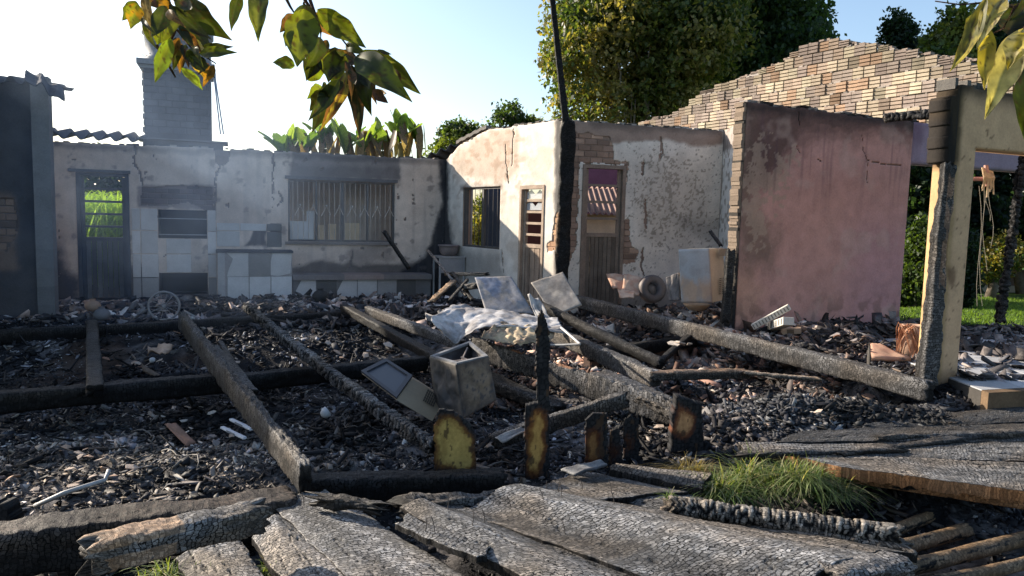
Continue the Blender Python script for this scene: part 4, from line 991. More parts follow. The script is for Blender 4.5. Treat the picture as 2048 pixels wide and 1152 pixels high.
CHW = Wall(BW.W(chA[0] * 1.02 + .1, 0, -.75)[:2], BW.W(chB[0] * 1.02 + .22, 0, -.75)[:2], 'tmp', 'tmp'); bpy.data.objects.remove(CHW.root); BASES.pop(); CHW.root = CH
ctp = CHW.px(350, 134)[1]; cl = CHW.px(288, 200)[0]; cr = CHW.px(421, 200)[0]
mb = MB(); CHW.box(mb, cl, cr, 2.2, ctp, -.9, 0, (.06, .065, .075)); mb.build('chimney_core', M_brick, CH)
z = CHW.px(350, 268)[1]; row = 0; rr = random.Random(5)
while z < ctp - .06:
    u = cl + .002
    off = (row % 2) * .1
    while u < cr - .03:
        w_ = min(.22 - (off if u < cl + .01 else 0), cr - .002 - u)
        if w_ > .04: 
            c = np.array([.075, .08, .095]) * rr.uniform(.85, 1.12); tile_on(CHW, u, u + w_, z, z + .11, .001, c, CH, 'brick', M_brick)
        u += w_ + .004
    # left flank course, its sunlight painted in as paler brick than the front
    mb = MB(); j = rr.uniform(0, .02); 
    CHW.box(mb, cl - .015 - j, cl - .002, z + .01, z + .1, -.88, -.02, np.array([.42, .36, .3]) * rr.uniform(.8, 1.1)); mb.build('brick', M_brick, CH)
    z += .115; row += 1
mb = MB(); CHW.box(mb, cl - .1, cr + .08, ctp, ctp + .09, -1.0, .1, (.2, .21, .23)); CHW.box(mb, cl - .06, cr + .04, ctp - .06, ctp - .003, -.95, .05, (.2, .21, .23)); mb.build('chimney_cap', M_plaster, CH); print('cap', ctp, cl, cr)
hp = CHW.W((cl + cr) / 2, ctp + .09, -.45)
mb = MB(); mb.lathe(hp, [(.56, 0), (.58, .06), (.55, .1), (.56, .5), (.6, .52), (.6, .6), (.01, .62)], 24, (.14, .16, .2)); mb.build('chimney_cowl', M_metal, CH, smooth=True)
mb = MB()
for k in range(120):
    t = rr.uniform(0, 6.28); p = hp + np.array([math.cos(t) * .55, math.sin(t) * .5, rr.uniform(.0, .12)]); q = p + np.array([rr.uniform(-.1, .1), rr.uniform(-.1, .1), rr.uniform(-.02, .1)]); mb.tube([p, q], .007, (.6, .62, .66), 3)
mb.build('crumpled_wire_netting', M_metal, CH)['kind'] = 'stuff'
SY = thing('stay_rods', 'pair of thin stay rods running from the chimney top down to the roof', 'rods', BW.W(u1_, 2.7, -.5))
for dx in (0, 6):
    mb = MB(); mb.tube([ond(428 + dx * .3, 152, 13.4), ond(441 + dx, 268, 13.1)], .012, (.15, .2, .28), 6); mb.build('rod', M_dark, SY)
# corrugated piece and roof rim by the corner
CP = thing('corner_roof_sheets', 'dark sagging corrugated sheets behind the inner corner of the walls', 'roof sheet', C0 + np.array([0, .5, 2.4]))
q0 = ond(838, 318, 15.0); q1 = ond(925, 282, 14.8); dd_ = q1 - q0
corrugated('corrugated_sheet', q0, np.linalg.norm(dd_), dd_ / np.linalg.norm(dd_), np.array([.3, 1.0, -.08]), 4.5, .04, (.07, .075, .085), CP, dlen=1.2, th=.012)
q0 = ond(912, 288, 14.25); q1 = ond(972, 257, 13.3)
mb = MB(); 
for k in range(9):
    a = q0 + (q1 - q0) * k / 9; b = q0 + (q1 - q0) * (k + 1) / 9; j = np.array([0, 0, .012 * (k % 2)]); d_ = np.array([.1, .12, 0]); h_ = np.array([0, 0, .06])
    mb.hexa([a + j, b + j, b + j + h_, a + j + h_, a + j + d_, b + j + d_, b + j + d_ + h_, a + j + d_ + h_], (.16, .15, .14))
mb.build('ridge_tile_row', M_brick, CP)

# foundation walls of low brown brick under the far joist
def low_brick_wall(label, a, b, z0, z1, seed):
    A = onz(*a); B = onz(*b); w = Wall(A[:2], B[:2], 'foundation_wall', label); r = random.Random(seed)
    mb = MB(); w.box(mb, 0, w.L, z0, z1 - .004, -.12, -.002, (.09, .06, .05)); mb.build('mortar_core', M_brick, w.root)
    z = z0; row = 0
    while z < z1 - .03:
        u = 0
        while u < w.L - .05:
            l = min(.22 if (u > 0 or row % 2 == 0) else .11, w.L - u); c = np.array(r.choice([(.13, .075, .055), (.17, .09, .065), (.08, .055, .05)])) * r.uniform(.7, 1.2)
            tile_on(w, u, u + l, z, min(z + .08, z1), .0, c, w.root, 'brick', M_brick, th=.01 + r.uniform(0, .006)); u += l
        z += .085; row += 1
low_brick_wall('low brown brick foundation under the long back joist on the left', (-60, 690, -.02), (700, 640, -.02), -.32, .0, 1)
low_brick_wall('low sooty brick foundation under the back joist behind the crumpled sheet', (715, 640, -.04), (960, 622, -.04), -.32, -.02, 2)
low_brick_wall('low brick foundation under the black crosspiece on the right', (1180, 720, -.08), (1390, 690, -.02), -.35, -.04, 3)
low_brick_wall('low reddish brick foundation behind the log on the right', (1100, 625, .12), (1190, 600, .12), -.2, .1, 4)

# =============================================================== DEBRIS
def chips(name, n, region, size, flat, pal, label, cat='debris', seed=1, dens=None, lift=.0, elong=2.6, mat=None):
    r = np.random.default_rng(seed); x0, x1, y0, y1 = region
    X = r.uniform(x0, x1, n * 2); Y = r.uniform(y0, y1, n * 2)
    k = np.ones(len(X), bool)
    if dens is not None: k = r.random(len(X)) < dens(X, Y)
    X = X[k][:n]; Y = Y[k][:n]; n = len(X)
    s = (size[0] + (size[1] - size[0]) * r.random(n)**3.5) * (.55 + .9 * fbm(X * 3.1, Y * 3.1, 57))
    base = np.array([[-1, -1, -1], [1, -1, -1], [1, 1, -1], [-1, 1, -1], [-1, -1, 1], [1, -1, 1], [1, 1, 1], [-1, 1, 1]], float) * .5
    V = base[None] + r.uniform(-.3, .3, (n, 8, 3))
    V *= (s[:, None] * np.stack([1 + (elong - 1) * r.random(n)**2, r.uniform(.35, 1.0, n), r.uniform(flat[0], flat[1], n)], -1))[:, None, :]
    a = r.uniform(0, 6.283, n); t = r.normal(0, .45, n); t2 = r.normal(0, .45, n)
    def rot(V, ax, ang):
        c, s_ = np.cos(ang)[:, None], np.sin(ang)[:, None]; i, j = [(1, 2), (0, 2), (0, 1)][ax]; A, B = V[..., i].copy(), V[..., j].copy()
        V[..., i] = A * c - B * s_; V[..., j] = A * s_ + B * c; return V
    V = rot(V, 0, t); V = rot(V, 1, t2); V = rot(V, 2, a)
    V[..., 0] += X[:, None]; V[..., 1] += Y[:, None]; V[..., 2] += (gh(X, Y) + lift + s * r.uniform(.05, .5, n))[:, None]
    fc = np.array([(3, 2, 1, 0), (4, 5, 6, 7), (0, 1, 5, 4), (1, 2, 6, 5), (2, 3, 7, 6), (3, 0, 4, 7)])
    Fq = (fc[None] + (np.arange(n) * 8)[:, None, None]).reshape(-1, 4)
    pal = np.array(pal); ci = r.integers(0, len(pal), n); fld = .45 + 1.5 * sst(.4, .66, fbm(X * 2.3, Y * 2.3, 55)); C = pal[ci] * r.uniform(.6, 1.35, (n, 1)) * fld[:, None]; tn = (sst(.5, .65, fbm(X * 1.7, Y * 1.7, 58)) * .35)[:, None]; C = C * (1 - tn) + C.mean(1, keepdims=True) * np.array([1.5, 1.1, .85]) * tn; C = np.repeat(C[:, None], 8, 1)
    o = np_mesh(name, V, Fq, C.reshape(-1, 3), mat or M_debris); tag(o, label, cat, kind='stuff'); return o
BLK = [(.010, .010, .012), (.016, .016, .019), (.022, .022, .025), (.014, .013, .015), (.04, .04, .044), (.012, .012, .014)]
def d_all(X, Y): return .12 + .88 * sst(.4, .62, fbm(X * 1.6, Y * 1.6, 71))
def notboards(X, Y): return (Y > 4.35 + .0 * X) | ((X < -1.6) & (Y > 3.9))
def dd_char(X, Y): return d_all(X, Y) * np.where(notboards(X, Y), 1, .06) * (np.abs(X) < .78 * Y + .8)
chips('charcoal_rubble', 95000, (-8, 8, 3.3, 11.5), (.008, .055), (.08, .45), BLK, 'bed of black charcoal fragments covering the burnt floor', seed=1, dens=dd_char)
def heap(X, Y): return np.exp(-(((X - 2.5) / 1.25)**2 + ((Y - 5.7) / .8)**2) * 1.2) + .8 * np.exp(-(((X - 3.7) / .9)**2 + ((Y - 5.3) / .5)**2)) 
chips('charcoal_heap', 32000, (.8, 5, 4.6, 7), (.008, .055), (.12, .5), [(.015, .015, .017), (.022, .022, .024), (.03, .03, .032), (.10, .10, .10), (.012, .012, .014), (.05, .05, .052)], 'thick heap of glinting charcoal in front of the longest beam', seed=2, dens=heap)
def zone(X, Y): return (np.abs(X) < .75 * Y + .5) * sst(.4, .62, fbm(X * 1.2, Y * 1.2, 91)) * np.where(notboards(X, Y), 1, .02)
chips('ash_flakes', 22000, (-7, 4.5, 4.0, 10.5), (.006, .045), (.06, .25), [(.22, .22, .24), (.13, .13, .145), (.34, .32, .29), (.08, .08, .09)], 'scatter of pale grey ash flakes between the burnt joists', seed=3, dens=zone)
def zleft(X, Y): return np.exp(-(((X + 2.7) / 1.9)**2 + ((Y - 4.9) / .75)**2))
chips('pale_ash_patch', 20000, (-6, 0, 3.9, 6.3), (.006, .035), (.06, .3), [(.26, .23, .2), (.14, .13, .125), (.36, .31, .25), (.06, .055, .055)], 'patch of tan ash and scraps in the lower left of the burnt floor', seed=4, dens=zleft)
chips('far_rubble', 14000, (-7.5, .8, 9.3, 13.3), (.015, .12), (.1, .4), [(.04, .04, .045), (.1, .09, .09), (.2, .15, .13), (.3, .28, .27), (.025, .025, .03)], 'low bank of rubble along the foot of the back wall', seed=5, dens=lambda X, Y: (Y < 12.9 + .36 * (X + 3)) * 1.0)
chips('room_rubble', 5500, (.9, 3.6, 8.3, 11.2), (.015, .12), (.1, .4), [(.1, .08, .07), (.32, .2, .14), (.25, .2, .17), (.36, .33, .3), (.04, .04, .045)], 'rubble on the floor in front of the inner wall', seed=6)
chips('brown_rubble', 9000, (-.2, 3.4, 6.4, 9.4), (.012, .09), (.1, .4), [(.14, .08, .06), (.2, .11, .08), (.3, .2, .15), (.05, .045, .045), (.25, .22, .2)], 'reddish brown rubble between the log and the beams', seed=16, dens=lambda X, Y: sst(.35, .6, fbm(X * 1.6, Y * 1.6, 17)))
chips('slate_rubble', 9000, (2.8, 5.8, 7.2, 10.2), (.02, .09), (.08, .25), [(.03, .03, .035), (.05, .048, .05), (.08, .07, .07), (.14, .1, .08)], 'dark flat fragments heaped at the foot of the pink wall', seed=7)
chips('terrace_fragments', 4500, (4.0, 8.2, 6.2, 9.6), (.015, .13), (.05, .2), [(.04, .04, .045), (.07, .065, .065), (.12, .11, .11)], 'black flakes lying on the white tiled terrace', seed=8, lift=.07, dens=lambda X, Y: .12 + .88 * sst(.45, .6, fbm(X * 2.2, Y * 2.2, 5)))
chips('front_crumbs', 5000, (-3.4, 3.6, 2.9, 4.6), (.008, .04), (.3, .7), BLK + [(.14, .135, .13)], 'black crumbs lying about the foreground planks', seed=9, lift=.0)
chips('charred_splinters', 5000, (-7, 6, 4.4, 10.5), (.012, .045), (.1, .35), [(.012, .012, .014), (.02, .02, .022), (.05, .045, .04), (.12, .09, .07)], 'thin charred splinters strewn across the burnt floor', seed=31, elong=9., dens=lambda X, Y: (np.abs(X) < .75 * Y) * .9)
chips('ash_dust_lumps', 26000, (-7, 5, 4.2, 10.5), (.004, .018), (.3, .8), [(.12, .12, .125), (.2, .19, .18), (.05, .05, .055), (.16, .13, .11)], 'fine grey and tan ash crumbs matted over the burnt floor', seed=32, elong=1.5, dens=lambda X, Y: (np.abs(X) < .75 * Y) * sst(.42, .6, fbm(X * 1.9, Y * 1.9, 7)))
for k in range(16):
    r_ = random.Random(500 + k); x_, y_ = r_.uniform(120, 1350), r_.uniform(690, 900); p_ = onz(x_, y_, -.1); p_[2] = float(gh(p_[0], p_[1])) + .03; a_ = r_.uniform(0, 6.28); pts_ = []
    for q in range(9): a_ += r_.uniform(-.7, .7); p_ = p_ + np.array([math.cos(a_), math.sin(a_), 0]) * .06; pts_.append(np.array([p_[0], p_[1], float(gh(p_[0], p_[1])) + .035 + .02 * math.sin(q * 1.3)]))
    mb = MB(); mb.tube(pts_, r_.uniform(.003, .006), (.12, .11, .1), 5); tag(mb.build('burnt_wire', M_dark, smooth=True), 'thin burnt wire curling over the charcoal', 'wire', 'burnt wires lying in the debris')
# larger single shards: each an object
SHM = []
def shard_mesh(k):
    r = random.Random(100 + k); n = r.choice([5, 6, 7]); pts = []
    for i in range(n):
        t = 2 * math.pi * i / n + r.uniform(-.3, .3); q = r.uniform(.6, 1.0); pts.append((q * math.cos(t), q * r.uniform(.5, .8) * math.sin(t)))
    cur = r.uniform(0, .35); mb = MB(); top = [(x, y, .07 - cur * x * x) for x, y in pts]; bot = [(x, y, -.03 - cur * x * x) for x, y in pts]
    vs = bot + top + [(0, 0, .08), (0, 0, -.02)]; fs = [(i, (i + 1) % n, (i + 1) % n + n, i + n) for i in range(n)] + [(i + n, (i + 1) % n + n, 2 * n) for i in range(n)] + [((i + 1) % n, i, 2 * n + 1) for i in range(n)]
    c = [(.42, .29, .21), (.36, .22, .15), (.45, .36, .29), (.30, .17, .12), (.5, .44, .38), (.25, .22, .21)][k % 6]
    mb.add(vs, fs, c); o = mb.build('clay_shard', M_brick); me = o.data; bpy.data.objects.remove(o); return me
SHM = [shard_mesh(k) for k in range(12)]
def shards(n, poly, size, label, group, seed, kinds=range(12), z=None):
    r = random.Random(seed); xs = [p[0] for p in poly]; ys = [p[1] for p in poly]; k = 0
    while k < n:
        x = r.uniform(min(xs), max(xs)); y = r.uniform(min(ys), max(ys))
        if not inpoly(np.array([x]), np.array([y]), poly)[0]: continue
        p = onz(x, y, -.05)
        for _ in range(4): p = onz(x, y, float(gh(p[0], p[1])) + .03)
        o = bpy.data.objects.new('clay_shard', SHM[r.choice(list(kinds))]); COL.objects.link(o); o.location = p + np.array([0, 0, .02])
        s = r.uniform(*size); o.scale = (s, s, s); o.rotation_euler = (r.uniform(-.5, .5), r.uniform(-.5, .5), r.uniform(0, 6.28)); tag(o, label, 'shard', group); k += 1
shards(34, [(200, 670), (480, 650), (480, 740), (200, 750)], (.03, .075), 'broken clay shard lying in the rubble strip between the two left joists', 'clay shards between the two left joists', 1)
shards(30, [(620, 660), (880, 655), (860, 720), (680, 720)], (.04, .09), 'broken tile shard in the brown rubble left of the crumpled sheet', 'shards left of the crumpled sheet', 2)
shards(30, [(1120, 660), (1300, 640), (1420, 690), (1180, 700)], (.04, .1), 'tan shard lying between the round log and the silvery beam', 'shards by the round log', 3)
shards(34, [(1200, 590), (1430, 605), (1430, 640), (1330, 640)], (.04, .11), 'terracotta shard on the floor in front of the inner wall', 'shards in front of the inner wall', 4, (0, 1, 2, 4, 8))
shards(26, [(300, 820), (500, 800), (580, 900), (280, 900)], (.02, .05), 'small pale scrap in the ash left of the near rafter', 'scraps left of the near rafter', 5, (2, 4, 5, 10))
shards(22, [(0, 900), (260, 890), (330, 960), (0, 1000)], (.03, .07), 'tan scrap in the sunlit ash at the lower left', 'scraps at the lower left', 6, (2, 4, 0, 8))
shards(20, [(1110, 760), (1290, 790), (1260, 850), (1110, 850)], (.03, .06), 'orange-tan shard in the charcoal right of the tall post', 'shards right of the tall post', 7, (0, 1, 2))
shards(14, [(1290, 830), (1340, 800), (1360, 850), (1300, 870)], (.04, .07), 'pale tile shard beside the stout leaning stump', 'shards beside the stout stump', 8, (2, 4))
shards(24, [(1400, 760), (1850, 790), (1800, 880), (1420, 860)], (.02, .05), 'greyish scrap lying on the charcoal heap', 'scraps on the charcoal heap', 9, (2, 4, 5, 11))
shards(28, [(440, 590), (860, 580), (860, 610), (440, 625)], (.06, .16), 'bent shard lying in the low bank below the tiled stove and bench', 'shards below the stove and bench', 10, (2, 4, 5, 0, 10, 11))
shards(14, [(1560, 650), (1790, 650), (1800, 690), (1600, 690)], (.05, .1), 'dull shard on the slate heap under the pink wall', 'shards under the pink wall', 11, (3, 5, 1))

# =============================================================== household remains
def px_hexa(mb, fr, dp, ext, col):
    """hexahedron: four picked front corners with depths, pushed back by ext"""
    P = [ond(x, y, d) for (x, y), d in zip(fr, dp)]; e = np.asarray(ext); mb.hexa(P + [p + e for p in P], col)
# metal panels
def panel(name, label, cs, ds, th, col, col2, cat='metal sheet', n=26, wob=.02, seed=1, mat=None, patch=None):
    P = [ond(x, y, d) for (x, y), d in zip(cs, ds)]; s = np.linspace(0, 1, n); S, T = np.meshgrid(s, s, indexing='ij'); S3, T3 = S[..., None], T[..., None]
    Q_ = (P[0] * (1 - S3) + P[1] * S3) * (1 - T3) + (P[3] * (1 - S3) + P[2] * S3) * T3
    nrm = np.cross(P[1] - P[0], P[3] - P[0]); nrm /= np.linalg.norm(nrm)
    Q_ = Q_ + ((fbm(S * 3, T * 3, seed) - .5) * 2 * wob)[..., None] * nrm
    m_ = sst(.42, .58, fbm(S * 4, T * 4, seed + 8))[..., None]; C = np.array(col) * (1 - m_) + np.array(col2) * m_
    if patch is not None: C = patch(S, T, C)
    idx = np.arange(n * n).reshape(n, n); Fq = np.stack([idx[:-1, :-1], idx[1:, :-1], idx[1:, 1:], idx[:-1, 1:]], -1).reshape(-1, 4)
    o = np_mesh(name, Q_, Fq, C.reshape(-1, 3), mat or M_metal, smooth=True); md = o.modifiers.new('thickness', 'SOLIDIFY'); md.thickness = th; md.offset = 0; tag(o, label, cat); return o
panel('leaning_metal_sheet', 'left of two grey metal panels leaning in the rubble, with a bluish stain', [(950, 556), (1022, 553), (1068, 628), (972, 626)], [9.0, 8.9, 8.5, 8.6], .02, (.26, .24, .23), (.2, .2, .22), seed=2, patch=lambda S, T, C: mixc(C, polymask(S, T, [(.05, .0), (.65, 0), (.55, .45), (.35, .6), (.15, .3)], .1, .02, 3), (.12, .16, .25), .7))
panel('leaning_metal_sheet', 'right of two grey metal panels, propped over the end of the round log', [(1062, 566), (1126, 545), (1164, 610), (1108, 634)], [8.7, 8.7, 8.3, 8.3], .02, (.27, .24, .21), (.2, .18, .165), seed=4, wob=.01)
panel('small_metal_flap', 'narrow bent metal flap under the end of the round log', [(1055, 590), (1075, 600), (1112, 655), (1090, 665)], [8.1, 8.1, 7.7, 7.7], .01, (.35, .33, .31), (.25, .24, .24), seed=5, wob=.05)
# crumpled white sheet
def draped(name, label, rows, th, colf, nn=14, seed=1, wob=.03, cat='metal sheet', mat=None):
    R0 = np.array([[ond(*p) for p in row] for row in rows]); a, b = R0.shape[:2]
    def up(A, n):   # catmull-ish smooth upsample along axis 0
        m0 = len(A); t = np.linspace(0, m0 - 1, n); i = np.clip(t.astype(int), 0, m0 - 2); f = (t - i).reshape(-1, *([1] * (A.ndim - 1)))
        p0 = A[np.clip(i - 1, 0, m0 - 1)]; p1 = A[i]; p2 = A[i + 1]; p3 = A[np.clip(i + 2, 0, m0 - 1)]
        return .5 * ((2 * p1) + (-p0 + p2) * f + (2 * p0 - 5 * p1 + 4 * p2 - p3) * f**2 + (-p0 + 3 * p1 - 3 * p2 + p3) * f**3)
    G = up(R0, a * nn); G = np.swapaxes(up(np.swapaxes(G, 0, 1), b * nn), 0, 1); n0, n1 = G.shape[:2]
    S, T = np.meshgrid(np.linspace(0, 1, n0), np.linspace(0, 1, n1), indexing='ij')
    w_ = np.abs(fbm(S * 4, T * 7, seed) - .5) * 2; G = G + np.stack([0 * S, -w_ * wob * .7, w_ * wob], -1)
    idx = np.arange(n0 * n1).reshape(n0, n1); Fq = np.stack([idx[:-1, :-1], idx[1:, :-1], idx[1:, 1:], idx[:-1, 1:]], -1).reshape(-1, 4)
    o = np_mesh(name, G, Fq, colf(S, T).reshape(-1, 3), mat or M_metal, smooth=True); md = o.modifiers.new('thickness', 'SOLIDIFY'); md.thickness = th; md.offset = 0; 
    if label: tag(o, label, cat)
    return o
draped('crumpled_sheet', 'crumpled white metal sheet draped over the burnt rafters in the middle', [
    [(905, 611, 7.9), (950, 616, 7.9), (1000, 622, 7.8), (1060, 632, 7.7), (1115, 640, 7.6)],
    [(880, 628, 7.4), (925, 634, 7.45), (985, 636, 7.35), (1050, 645, 7.3), (1120, 652, 7.3)],
    [(862, 640, 7.1), (915, 662, 7.2), (965, 650, 7.1), (1030, 655, 7.0), (1125, 662, 7.1)],
    [(882, 665, 7.05), (910, 688, 7.1), (940, 668, 6.95), (1000, 655, 6.95), (1140, 668, 7.0)]], .006,
    lambda S, T: mixc(np.ones(S.shape + (3,)) * np.array([.40, .385, .38]), sst(.4, .6, fbm(S * 5, T * 8, 4)), (.2, .18, .17), .8), seed=3, wob=.05)
draped('tan_sheet_fold', 'tan scorched fold of sheet under the crumpled white one', [
    [(985, 655, 7.1), (1010, 648, 7.1), (1050, 655, 7.1), (1110, 662, 7.1)],
    [(970, 668, 6.8), (1005, 664, 6.9), (1050, 672, 6.8), (1105, 680, 6.9)],
    [(962, 676, 6.7), (1005, 688, 6.75), (1045, 692, 6.7), (1090, 690, 6.8)]], .006,
    lambda S, T: mixc(np.ones(S.shape + (3,)) * np.array([.4, .31, .2]), sst(.45, .6, fbm(S * 6, T * 6, 7)), (.25, .18, .13), .8), seed=6, wob=.06)
o = draped('corrugated_sheet', None, [[(52, 140, 9.5), (72, 152, 9.5), (84, 148, 9.5), (98, 170, 9.45), (114, 168, 9.45), (128, 180, 9.4)], [(50, 152, 9.3), (70, 164, 9.3), (84, 158, 9.3), (98, 182, 9.25), (114, 182, 9.2), (130, 196, 9.2)], [(48, 160, 9.1), (70, 172, 9.1), (84, 166, 9.1), (98, 190, 9.1), (112, 194, 9.1), (130, 203, 9.1)]], .012, lambda S, T: np.ones(S.shape + (3,)) * np.array([.08, .085, .1]), seed=4, wob=.02, mat=M_plaster); o.parent = SHEETS
# small iron frame by the sheet
FR = thing('iron_frame', 'thin bare iron frame corner sticking out behind the tall post', 'frame', onz(1150, 690, .1))
mb = MB(); P_ = [ond(1105, 672, 6.9), ond(1120, 655, 6.9), ond(1140, 700, 6.6)]; mb.tube([ond(1090, 690, 6.8), ond(1125, 690, 6.7), ond(1160, 688, 6.6)], .012, (.3, .29, .28)); mb.tube([ond(1122, 655, 7.0), ond(1160, 688, 6.6)], .012, (.4, .38, .36)); mb.build('frame_bar', M_dark, FR)
# microwave oven
MW = thing('microwave_oven', 'scorched microwave oven tipped on its side against the metal cabinet', 'microwave', onz(830, 850, -.15))
qa, qb, qc, qd = ond(722, 752, 6.0), ond(772, 727, 6.25), ond(825, 741, 5.95), ond(793, 806, 5.6)
qe, qf = ond(896, 784, 5.95), ond(862, 846, 5.62)
vx = ((qe - qc) + (qf - qd)) / 2
fr_ = [qa, qd, qc, qb]
cn = (qa + qb + qc + qd) / 4
nf = np.cross(qd - qa, qb - qa); nf /= np.linalg.norm(nf)
if np.dot(nf, EYE - cn) < 0: nf = -nf
fr_ = [p - nf * np.dot(p - cn, nf) for p in fr_]
mb = MB(); bk = [p + vx for p in fr_]
sid = (.26, .2, .13)
mb.add(fr_ + bk, [(0, 1, 2, 3), (7, 6, 5, 4), (0, 4, 5, 1), (1, 5, 6, 2), (2, 6, 7, 3), (3, 7, 4, 0)], [(.2, .2, .22)] * 4 + [sid] * 4)
mb.v = mb.v; mb.c = [sid] * 8
mb.build('oven_casing', M_paint, MW, bevel=.008)
def inset(k, off): return [cn + (p - cn - nf * np.dot(p - cn, nf)) * k + nf * (off + .01) for p in fr_]
mb = MB(); o_ = inset(1.0, .018); i_ = inset(.80, .018); ob = inset(1.0, .001); ib = inset(.80, .004)
vs = o_ + i_ + ob + ib; fs = []
for k in range(4):
    j = (k + 1) % 4; fs += [(k, j, j + 4, k + 4), (k + 8, j + 8, j, k), (k + 4, j + 4, j + 12, k + 12)]
mb.add(vs, fs, (.04, .042, .05)); mb.build('oven_door_frame', M_paint, MW)
mb = MB(); mb.add(inset(.80, .006), [(0, 1, 2, 3)], (.1, .1, .1)); mb.build('oven_door_glass', M_gloss, MW)
cs_ = (qc + qd + (qc + vx) + (qd + vx)) / 4; eu = vx / np.linalg.norm(vx); ev = (qc - qd) / np.linalg.norm(qc - qd); ns = np.cross(eu, ev); ns /= np.linalg.norm(ns)
if np.dot(ns, EYE - cs_) < 0: ns = -ns
mb = MB(); lx = np.linalg.norm(vx)
for i in range(6):
    for j in range(5):
        c = qd + vx * .55 + (qc - qd) * .42 + eu * lx * .32 * (i / 6) + ev * .11 * (j / 5) * 1.3
        mb.hexa([c + ns * .003, c + eu * .013 + ns * .003, c + eu * .013 + ev * .022 + ns * .003, c + ev * .022 + ns * .003, c, c + eu * .013, c + eu * .013 + ev * .022, c + ev * .022], (.05, .04, .03))
mb.build('vent_slots', M_dark, MW)
mb = MB(); mb.box(qd + ev * .02 + eu * .02, vx * .55, ev * .04, ns * .003, (.3, .22, .15)); mb.build('scorch_strip', M_paint, MW)
# metal cabinet
CB = thing('metal_cabinet', 'open-topped rusty metal cabinet standing in the charcoal beside the microwave oven', 'cabinet', onz(930, 830, -.2))
r1, r2, r3, r4 = ond(860, 714, 6.0), ond(913, 729, 5.65), ond(976, 714, 5.85), ond(940, 684, 6.4)
b1, b2, b3 = ond(872, 815, 5.85), ond(927, 838, 5.5), ond(992, 800, 5.7); b4 = b1 + (r4 - r1)
def plate(mb, a, b, c, d, th, col, col2=None):
    n = np.cross(b - a, d - a); n /= np.linalg.norm(n); cc = [col] * 8
    if col2 is not None: cc = [col, col, col2, col2] * 2
    mb.add([a, b, c, d, a - n * th, b - n * th, c - n * th, d - n * th], [(0, 1, 2, 3), (7, 6, 5, 4), (0, 4, 5, 1), (1, 5, 6, 2), (2, 6, 7, 3), (3, 7, 4, 0)], cc)
def cab_side(nm, a, b, c, d, c1, c2, seed):
    n = 30; s = np.linspace(0, 1, n); S, T = np.meshgrid(s, s, indexing='ij'); S3, T3 = S[..., None], T[..., None]
    Q_ = (a * (1 - S3) + b * S3) * (1 - T3) + (d * (1 - S3) + c * S3) * T3
    nq = np.cross(b - a, d - a); nq /= np.linalg.norm(nq); Q_ = Q_ + ((fbm(S * 3, T * 3, seed + 40) - .5) * .09 * np.minimum(1, 6 * np.minimum(np.minimum(S, 1 - S), np.minimum(T, 1 - T))))[..., None] * nq
    edge = np.minimum(np.minimum(S, 1 - S), np.minimum(T, 1 - T)); m_ = sst(.3, .0, edge + .35 * (fbm(S * 5, T * 5, seed) - .3)); C = mixc(np.ones(S.shape + (3,)) * np.array(c1), m_, c2, .85)
    C = mixc(C, (fbm(S * 14, T * 14, seed + 2) > .66).astype(float), (.05, .045, .045), .8)
    idx = np.arange(n * n).reshape(n, n); Fq = np.stack([idx[:-1, :-1], idx[1:, :-1], idx[1:, 1:], idx[:-1, 1:]], -1).reshape(-1, 4)
    o = np_mesh(nm, Q_, Fq, C.reshape(-1, 3), M_metal, CB, smooth=True); md = o.modifiers.new('thickness', 'SOLIDIFY'); md.thickness = .012; md.offset = 0
cab_side('side_panel', b1, b2, r2, r1, (.035, .036, .038), (.1, .085, .07), 1)
cab_side('front_panel', b2, b3, r3, r2, (.17, .12, .08), (.055, .04, .033), 2)
cab_side('side_panel', b3, b4, r4, r3, (.12, .1, .09), (.06, .06, .06), 3)
cab_side('back_panel', b4, b1, r1, r4, (.08, .07, .07), (.06, .06, .06), 4)
mb = MB(); rim = [r1, r2, r3, r4]; ctr = sum(rim) / 4
for k in range(4):
    a, b = rim[k] + np.array([0, 0, .012]), rim[(k + 1) % 4] + np.array([0, 0, .012]); ai, bi = a + (ctr - a) * .16, b + (ctr - b) * .16
    mb.hexa([a, b, bi, ai] + [p - np.array([0, 0, .02]) for p in (a, b, bi, ai)], (.16, .16, .165))
mb.build('top_rim', M_metal, CB)
mb = MB(); mb.tube([ctr + (r1 - ctr) * .6 - [0, 0, .05], ctr + (r3 - ctr) * .7 - [0, 0, .02]], .008, (.25, .2, .17)); mb.tube([ctr + (r2 - ctr) * .5 - [0, 0, .06], ctr + (r4 - ctr) * .7 - [0, 0, .02]], .008, (.25, .2, .17)); mb.tube([ctr - [0, 0, .02], ctr + (r3 - ctr) * .8 - [0, 0, .08]], .008, (.25, .2, .17)); mb.build('inner_brace', M_dark, CB)
# fridge
FG = thing('refrigerator', 'scorched grey and rust-tinted refrigerator carcass standing by the return wall', 'refrigerator', onz(1400, 606, .2))
fa, fb, fc_, fd = ond(1363, 606, 10.0), ond(1424, 606, 9.85), ond(1418, 497, 9.85), ond(1357, 499, 10.0)
ga, gb_ = ond(1452, 600, 10.25), ond(1450, 492, 10.25)
bx = ga - fb; mb = MB(); n = 22; s = np.linspace(0, 1, n); S, T = np.meshgrid(s, s, indexing='ij'); S3, T3 = S[..., None], T[..., None]
Q_ = (fa * (1 - S3) + fb * S3) * (1 - T3) + (fd * (1 - S3) + fc_ * S3) * T3
C = mixc(np.ones(S.shape + (3,)) * np.array([.36, .39, .42]), polymask(S, T, [(0, 0), (1, 0), (1, .42), (.5, .36), (0, .55)], .15, .08, 2), (.5, .33, .2), .75); C = mixc(C, sst(.5, .6, fbm(S * 5, T * 5, 3)), (.3, .29, .28), .4)
